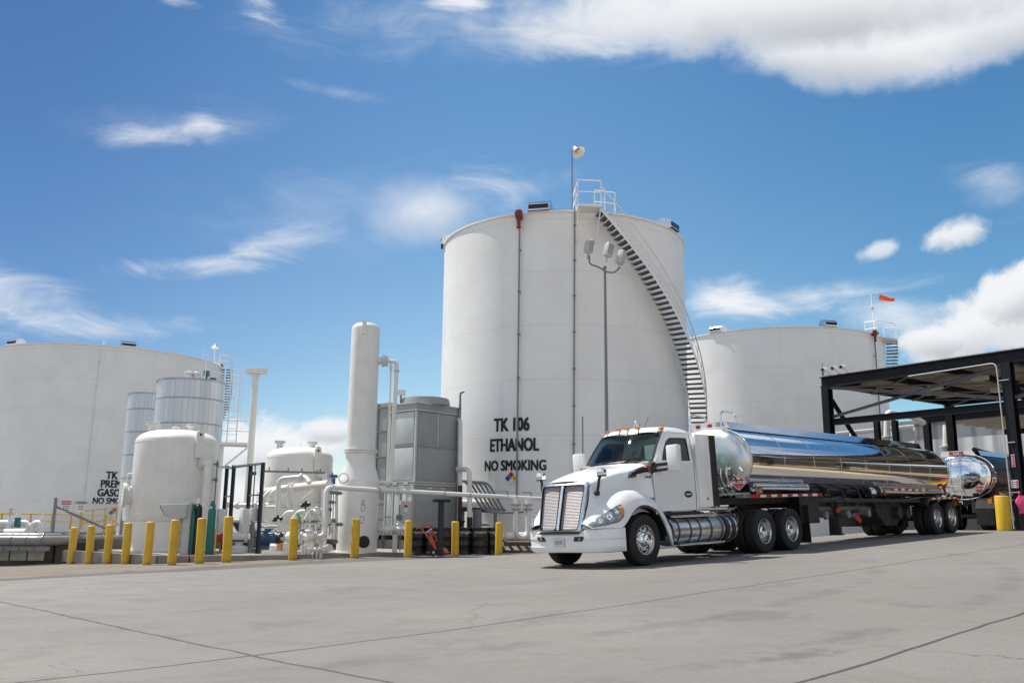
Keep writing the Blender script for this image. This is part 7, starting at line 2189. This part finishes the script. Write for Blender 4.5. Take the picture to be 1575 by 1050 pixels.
for z0, z1, a_, red in ((top_z(Rp, 718), top_z(Rp, 699), .03, True), (top_z(Rp, 750), top_z(Rp, 738), .06, False)):
    w_ = .12 if red else .26
    s_ = MB().box(cp_(a_, -.20, (z0+z1)/2), (w_, .012, z1-z0), R_c).build('sign_plate', SIGNW, can)
    if red:
        MB().box(cp_(a_, -.208, (z0+z1)/2), (w_*.8, .004, (z1-z0)*.92), R_c).build('sign_face', REDF, s_)
        mb = MB(); flat_text(mb, 'STOP PUMP', .05, cp_(a_-.025, -.212, (z0+z1)/2), UPZ, cn, .004, .75); mb.build('lettering', LETW, s_, angle=None)
        bpy.data.objects.remove(children(s_)[-1]) if False else None
    else:
        mb = MB()
        for k in range(3): mb.box(cp_(a_+.02, -.208, z0+(z1-z0)*(.25+.25*k)), (w_*.6, .004, .02), R_c)
        mb.build('small_print', LETTER, s_); MB().box(cp_(a_-.09, -.208, (z0+z1)/2), (.05, .004, (z1-z0)*.8), R_c).build('red_band', REDF, s_)
# security cameras and an aerial on the beam
for px, py, lab in ((1269, 571.5, 'white security camera nearest the aerial at the canopy corner'), (1284, 569.5, 'white security camera, middle one of the row on the canopy beam'), (1297, 566.5, 'white security camera farthest right of the row on the canopy beam')):
    d = pixel_ray(px, py); dn_ = cn.cross(UPZ); k = ((Rp-CAM)@dn_)/(d@dn_); c = CAM+d*k
    b = V((c.x, c.y, ZT+.08)); t = thing('security_camera', lab, 'security camera', b, 'security cameras on the canopy beam')
    zc_ = max(c.z, ZT+.30)
    mb = MB(); mb.tube(fillet([b+V((.22, 0, 0)), b+V((.12, 0, .12)), V((c.x, c.y, zc_))], .06), .025, 8); mb.build('arm', SIGNW, t)
    a = V((-.75, -.62, -.12)).normalized(); c = V((c.x, c.y, zc_+.03)); mb = MB(); mb.tube([c-a*.16, c-a*.15, c+a*.14, c+a*.2], [.05, .085, .095, .09], 12); h_ = mb.build('housing', SIGNW, t)
    MB().cyl(c+a*.195, c+a*.206, .075, 12).build('lens', BLACK, h_)
b = cp_(SPAN+.12, -.05, ZT+.02); t = thing('aerial', 'slim black aerial at the left corner of the canopy', 'aerial', b)
mb = MB(); mb.cyl(b, b+UPZ*.62, .018, 6); mb.cyl(b+UPZ*.05, b+UPZ*.3, .05, 8); mb.build('mast', STEELG, t)
# a pink bag on the post
q = at(1573, 775, 32.3); t = thing('pink_bag', 'bright pink bag hanging on the canopy post at the right edge', 'bag', V((q.x, q.y, q.z-.4)))
mb = MB(); rr = []
for k in range(9):
    f = k/8; w_ = .10+.10*sin(pi*min(1, f*1.2))*(1-.3*f); rr.append([V((q.x+w_*1.2*cos(a), q.y+w_*.7*sin(a), q.z+.30-.62*f))+V((.03*sin(3*a+k), 0, .02*cos(5*a))) for a in [2*pi*j/20 for j in range(20)]])
mb.grid(rr, closed=True); mb.build('cloth', PINK, t)
MB().tube(fillet([q+V((0, .2, .45)), q+V((-.08, .05, .38)), q+V((0, 0, .28))], .05), .012, 6).build('strap', PINK, t)

# second canopy bay farther along the lanes
can2 = thing('canopy', 'farther dark canopy with a pale ribbed soffit, beyond the first canopy', 'canopy', cp_(12.4, 16, Rp.z))
z2 = ZT-.1
MB().box(cp_(-1.0, 21.3, z2+.045), (28.0, 10.6, .07), R_c).build('roof_sheet', SOFF, can2)
for b in (16.2, 26.4): MB().ibeam(cp_(-15, b, z2-.2), cp_(12.9, b, z2-.2), .28, .36, UPZ, .03).build('main_beam', DARKST, can2)
mb = MB()
for k in range(1, 8): mb.bar(cp_(-14.5, 16.2+10.2*k/8, z2-.09), cp_(12.8, 16.2+10.2*k/8, z2-.09), .10, .16)
mb.build('purlin', SOFFIT, can2)
for a, b in ((12.4, 16.2), (5.4, 16.2), (12.4, 26.4), (5.4, 26.4)):
    p = cp_(a, b); MB().ibeam(V((p.x, p.y, zg(p.x, p.y)-.1)), V((p.x, p.y, z2-.38)), .34, .34, cu_, .03).build('post', DARKST, can2)

# white loading pipes between the lanes
for pts, r, lab in (
    ([P(1310, 790, 45), P(1313, 664, 45)], .19, 'fat white standing pipe behind the trailer, left under the canopy'),
    ([P(1363, 790, 46), P(1364.5, 634, 46), P(1402, 640, 49), P(1420, 650, 50)], .16, 'white goose-necked loading pipe under the canopy'),
    ([P(1457, 790, 45.5), P(1457, 654, 45.5)], .22, 'stout white column pipe right of the dark back post'),
    ([P(1284, 668, 47), P(1404, 656, 52)], .13, 'long white horizontal pipe seen under the canopy strut'),
    ([P(1406, 760, 47), P(1407.5, 657, 47)], .10, 'slim white standing pipe with a valve, under the canopy'),
    ([P(1357, 790, 47.5), P(1356, 640, 47.5)], .09, 'slim white standing pipe beside the goose-necked pipe')):
    t = piping('loading_pipe', lab, 'pipe', pts, r, OFFW, [(0, .75, r*1.6)], .45, 'white loading pipes under the canopy')
for px, y, zt_px, lab in ((1348, 46.5, 640, 'dark steel column behind the goose-necked pipe'), (1376, 47.0, 646, 'dark steel column right of the goose-necked pipe')):
    p = at(px, zt_px, y); b = V((p.x, p.y, zg(p.x, p.y))); t = thing('steel_column', lab, 'column', b, 'dark columns behind the loading pipes')
    MB().ibeam(b, p, .26, .26, cu_, .02).build('column', DARKST, t)
# white corrugated building at the back right
def corr():
    m = bpy.data.materials.new('corrugated_wall'); m.use_nodes = True
    nt = m.node_tree; g = NG(nt); b = nt.nodes['Principled BSDF']
    tc = nt.nodes.new('ShaderNodeTexCoord'); o = tc.outputs['Object']; s = nt.nodes.new('ShaderNodeSeparateXYZ'); nt.links.new(o, s.inputs[0])
    w = g.m('SINE', g.mul(g.add(s.outputs[0], s.outputs[1]), 2*pi/.34)); n1 = g.noise(o, .5, 5, .6).outputs[0]
    c = g.mixc(g.ramp(n1, .3, .7), (.56, .57, .57), (.66, .66, .65)); c = g.mixc(g.ramp(w, .4, .95), c, (.40, .41, .42))
    nt.links.new(c, b.inputs['Base Color']); b.inputs['Roughness'].default_value = .5
    bp = nt.nodes.new('ShaderNodeBump'); bp.inputs['Distance'].default_value = .05; nt.links.new(w, bp.inputs['Height']); nt.links.new(bp.outputs[0], b.inputs['Normal'])
    return m
q = at(1392, 690, 72); bb = V((q.x, q.y, zg(q.x, q.y)-.3))
t = thing('metal_building', 'white corrugated metal building far behind the canopy', 'building', bb)
MB().box(bb+cn*0-cn*12+cu_*6+UPZ*4.6, (26, 12, 9.2), R_c).build('wall', corr(), t)
MB().prism([p+UPZ*9.2 for p in (bb+cn*1.2-cu_*.3, bb-cn*25.2-cu_*.3, bb-cn*25.2+cu_*12.3, bb+cn*1.2+cu_*12.3)], (0, 0, .3)).build('roof', GALV, t)

# windsock on the landing of the right tank
pw = on_wall(RT_, ang_for(RT_, 1354.5), HB, -.35)
t = thing('windsock', 'orange windsock on a white pole above the right tank', 'windsock', pw)
zt_ = top_z(pw, 452); sy = pw.y
MB().tube([pw, V((pw.x-.12, pw.y, zt_))], [.055, .04], 8).build('pole', WHITE, t)
a0_ = at(1352.5, 456.5, sy); a1_ = at(1376, 461, sy-.3); rr = []
ax = (a1_-a0_).normalized(); s_ = ax.orthogonal().normalized(); u_ = ax.cross(s_)
for k in range(9):
    f = k/8; r_ = .235-.12*f; c = a0_.lerp(a1_, f)+UPZ*(-.05*sin(pi*f))
    rr.append([c+(s_*cos(a)+u_*sin(a))*r_*(1+.10*sin(3*a+k*1.3)) for a in [2*pi*j/18 for j in range(18)]])
MB().grid(rr, closed=True).build('sock', WINDS, t, angle=80)
mb = MB(); mb.tube([a0_+(s_*cos(a)+u_*sin(a))*.235 for a in [2*pi*j/16 for j in range(17)]], .018, 6, caps=False); mb.lathe([(0, .1), (.09, .08), (.12, 0), (0, 0)], 12, M.Translation(V((pw.x-.12, pw.y, top_z(pw, 475))))); mb.build('ring', STEELG, t)

# the yard behind the camera, mirrored in the polished trailer: a long dark shed with yellow posts
sb = SU*88+SN*-17; sb.z = zg(sb.x, sb.y)
t = thing('long_shed', 'long low dark shed across the yard, mirrored in the polished trailer', 'shed', sb)
R_s = M((SU, SN, UPZ)).transposed()
MB().box(sb+UPZ*6.4+SN*-8, (110, 14, 13.2), R_s).build('wall', mat('dark_shed_cladding', (.018, .016, .015), .7, var=.4, vscale=.3), t)
MB().prism([sb+SU*a+SN*b+UPZ*z for a, b, z in ((-56, .5, 13.0), (56, .5, 13.0), (56, -16, 14.4), (-56, -16, 14.4))], (0, 0, .2)).build('roof', mat('grey_shed_roof', (.25, .25, .26), .5, var=.1), t)
for k in range(7):
    c = sb+SU*(-40+13*k)+SN*-.95+UPZ*3.2; MB().box(c, (5.5 if k % 2 else 3.0, .12, 1.6), R_s).build('shutter', LAMPG if k % 3 == 0 else UNDER, t)
for k in range(9):
    p = SU*(52+7*k)+SN*(-12+.6*(k % 2)); p.z = zg(p.x, p.y)
    t = thing('bollard', 'yellow post before the long dark shed, seen only as a reflection', 'bollard', p, 'yellow posts before the shed')
    MB().lathe([(.2, 0), (.2, 1.3), (.15, 1.36), (0, 1.38)], 16).build('post', YELLOW, t, world=False)

for k, (s_, lab) in enumerate(((58, 'low yellow barrier nearest the lanes, seen only as a reflection'), (72, 'low yellow barrier across the yard opposite the trailer middle, seen only as a reflection'), (86, 'low yellow barrier opposite the trailer rear, seen only as a reflection'))):
    p = SU*s_+SN*-9; p.z = zg(p.x, p.y)
    t = thing('barrier', lab, 'barrier', p, 'yellow barriers across the yard')
    mb = MB(); mb.bar(p+UPZ*1.0-SU*1.6, p+UPZ*1.0+SU*1.6, .12, .35); mb.build('beam', YELLOW, t)
    mb = MB(); mb.bar(p+UPZ*.45-SU*1.6, p+UPZ*.45+SU*1.6, .12, .35); mb.build('beam', YELLOW, t)
    for o in (-1.5, 0, 1.5): MB().bar(p+SU*o, p+SU*o+UPZ*1.2, .16, .16).build('leg', YELLOW, t)

# low wall and pipes beyond the trailer
q0, q1 = at(1385, 806, 66), at(1640, 806, 62)
b = V((q0.x, q0.y, 0)); t = thing('containment_wall', 'low pale concrete wall far behind the rear trailer wheels', 'wall', b)
MB().bar(V((q0.x-26, q0.y+2, .9)), V((q1.x, q1.y, .9)), .4, 2.6).build('wall', CONC, t)
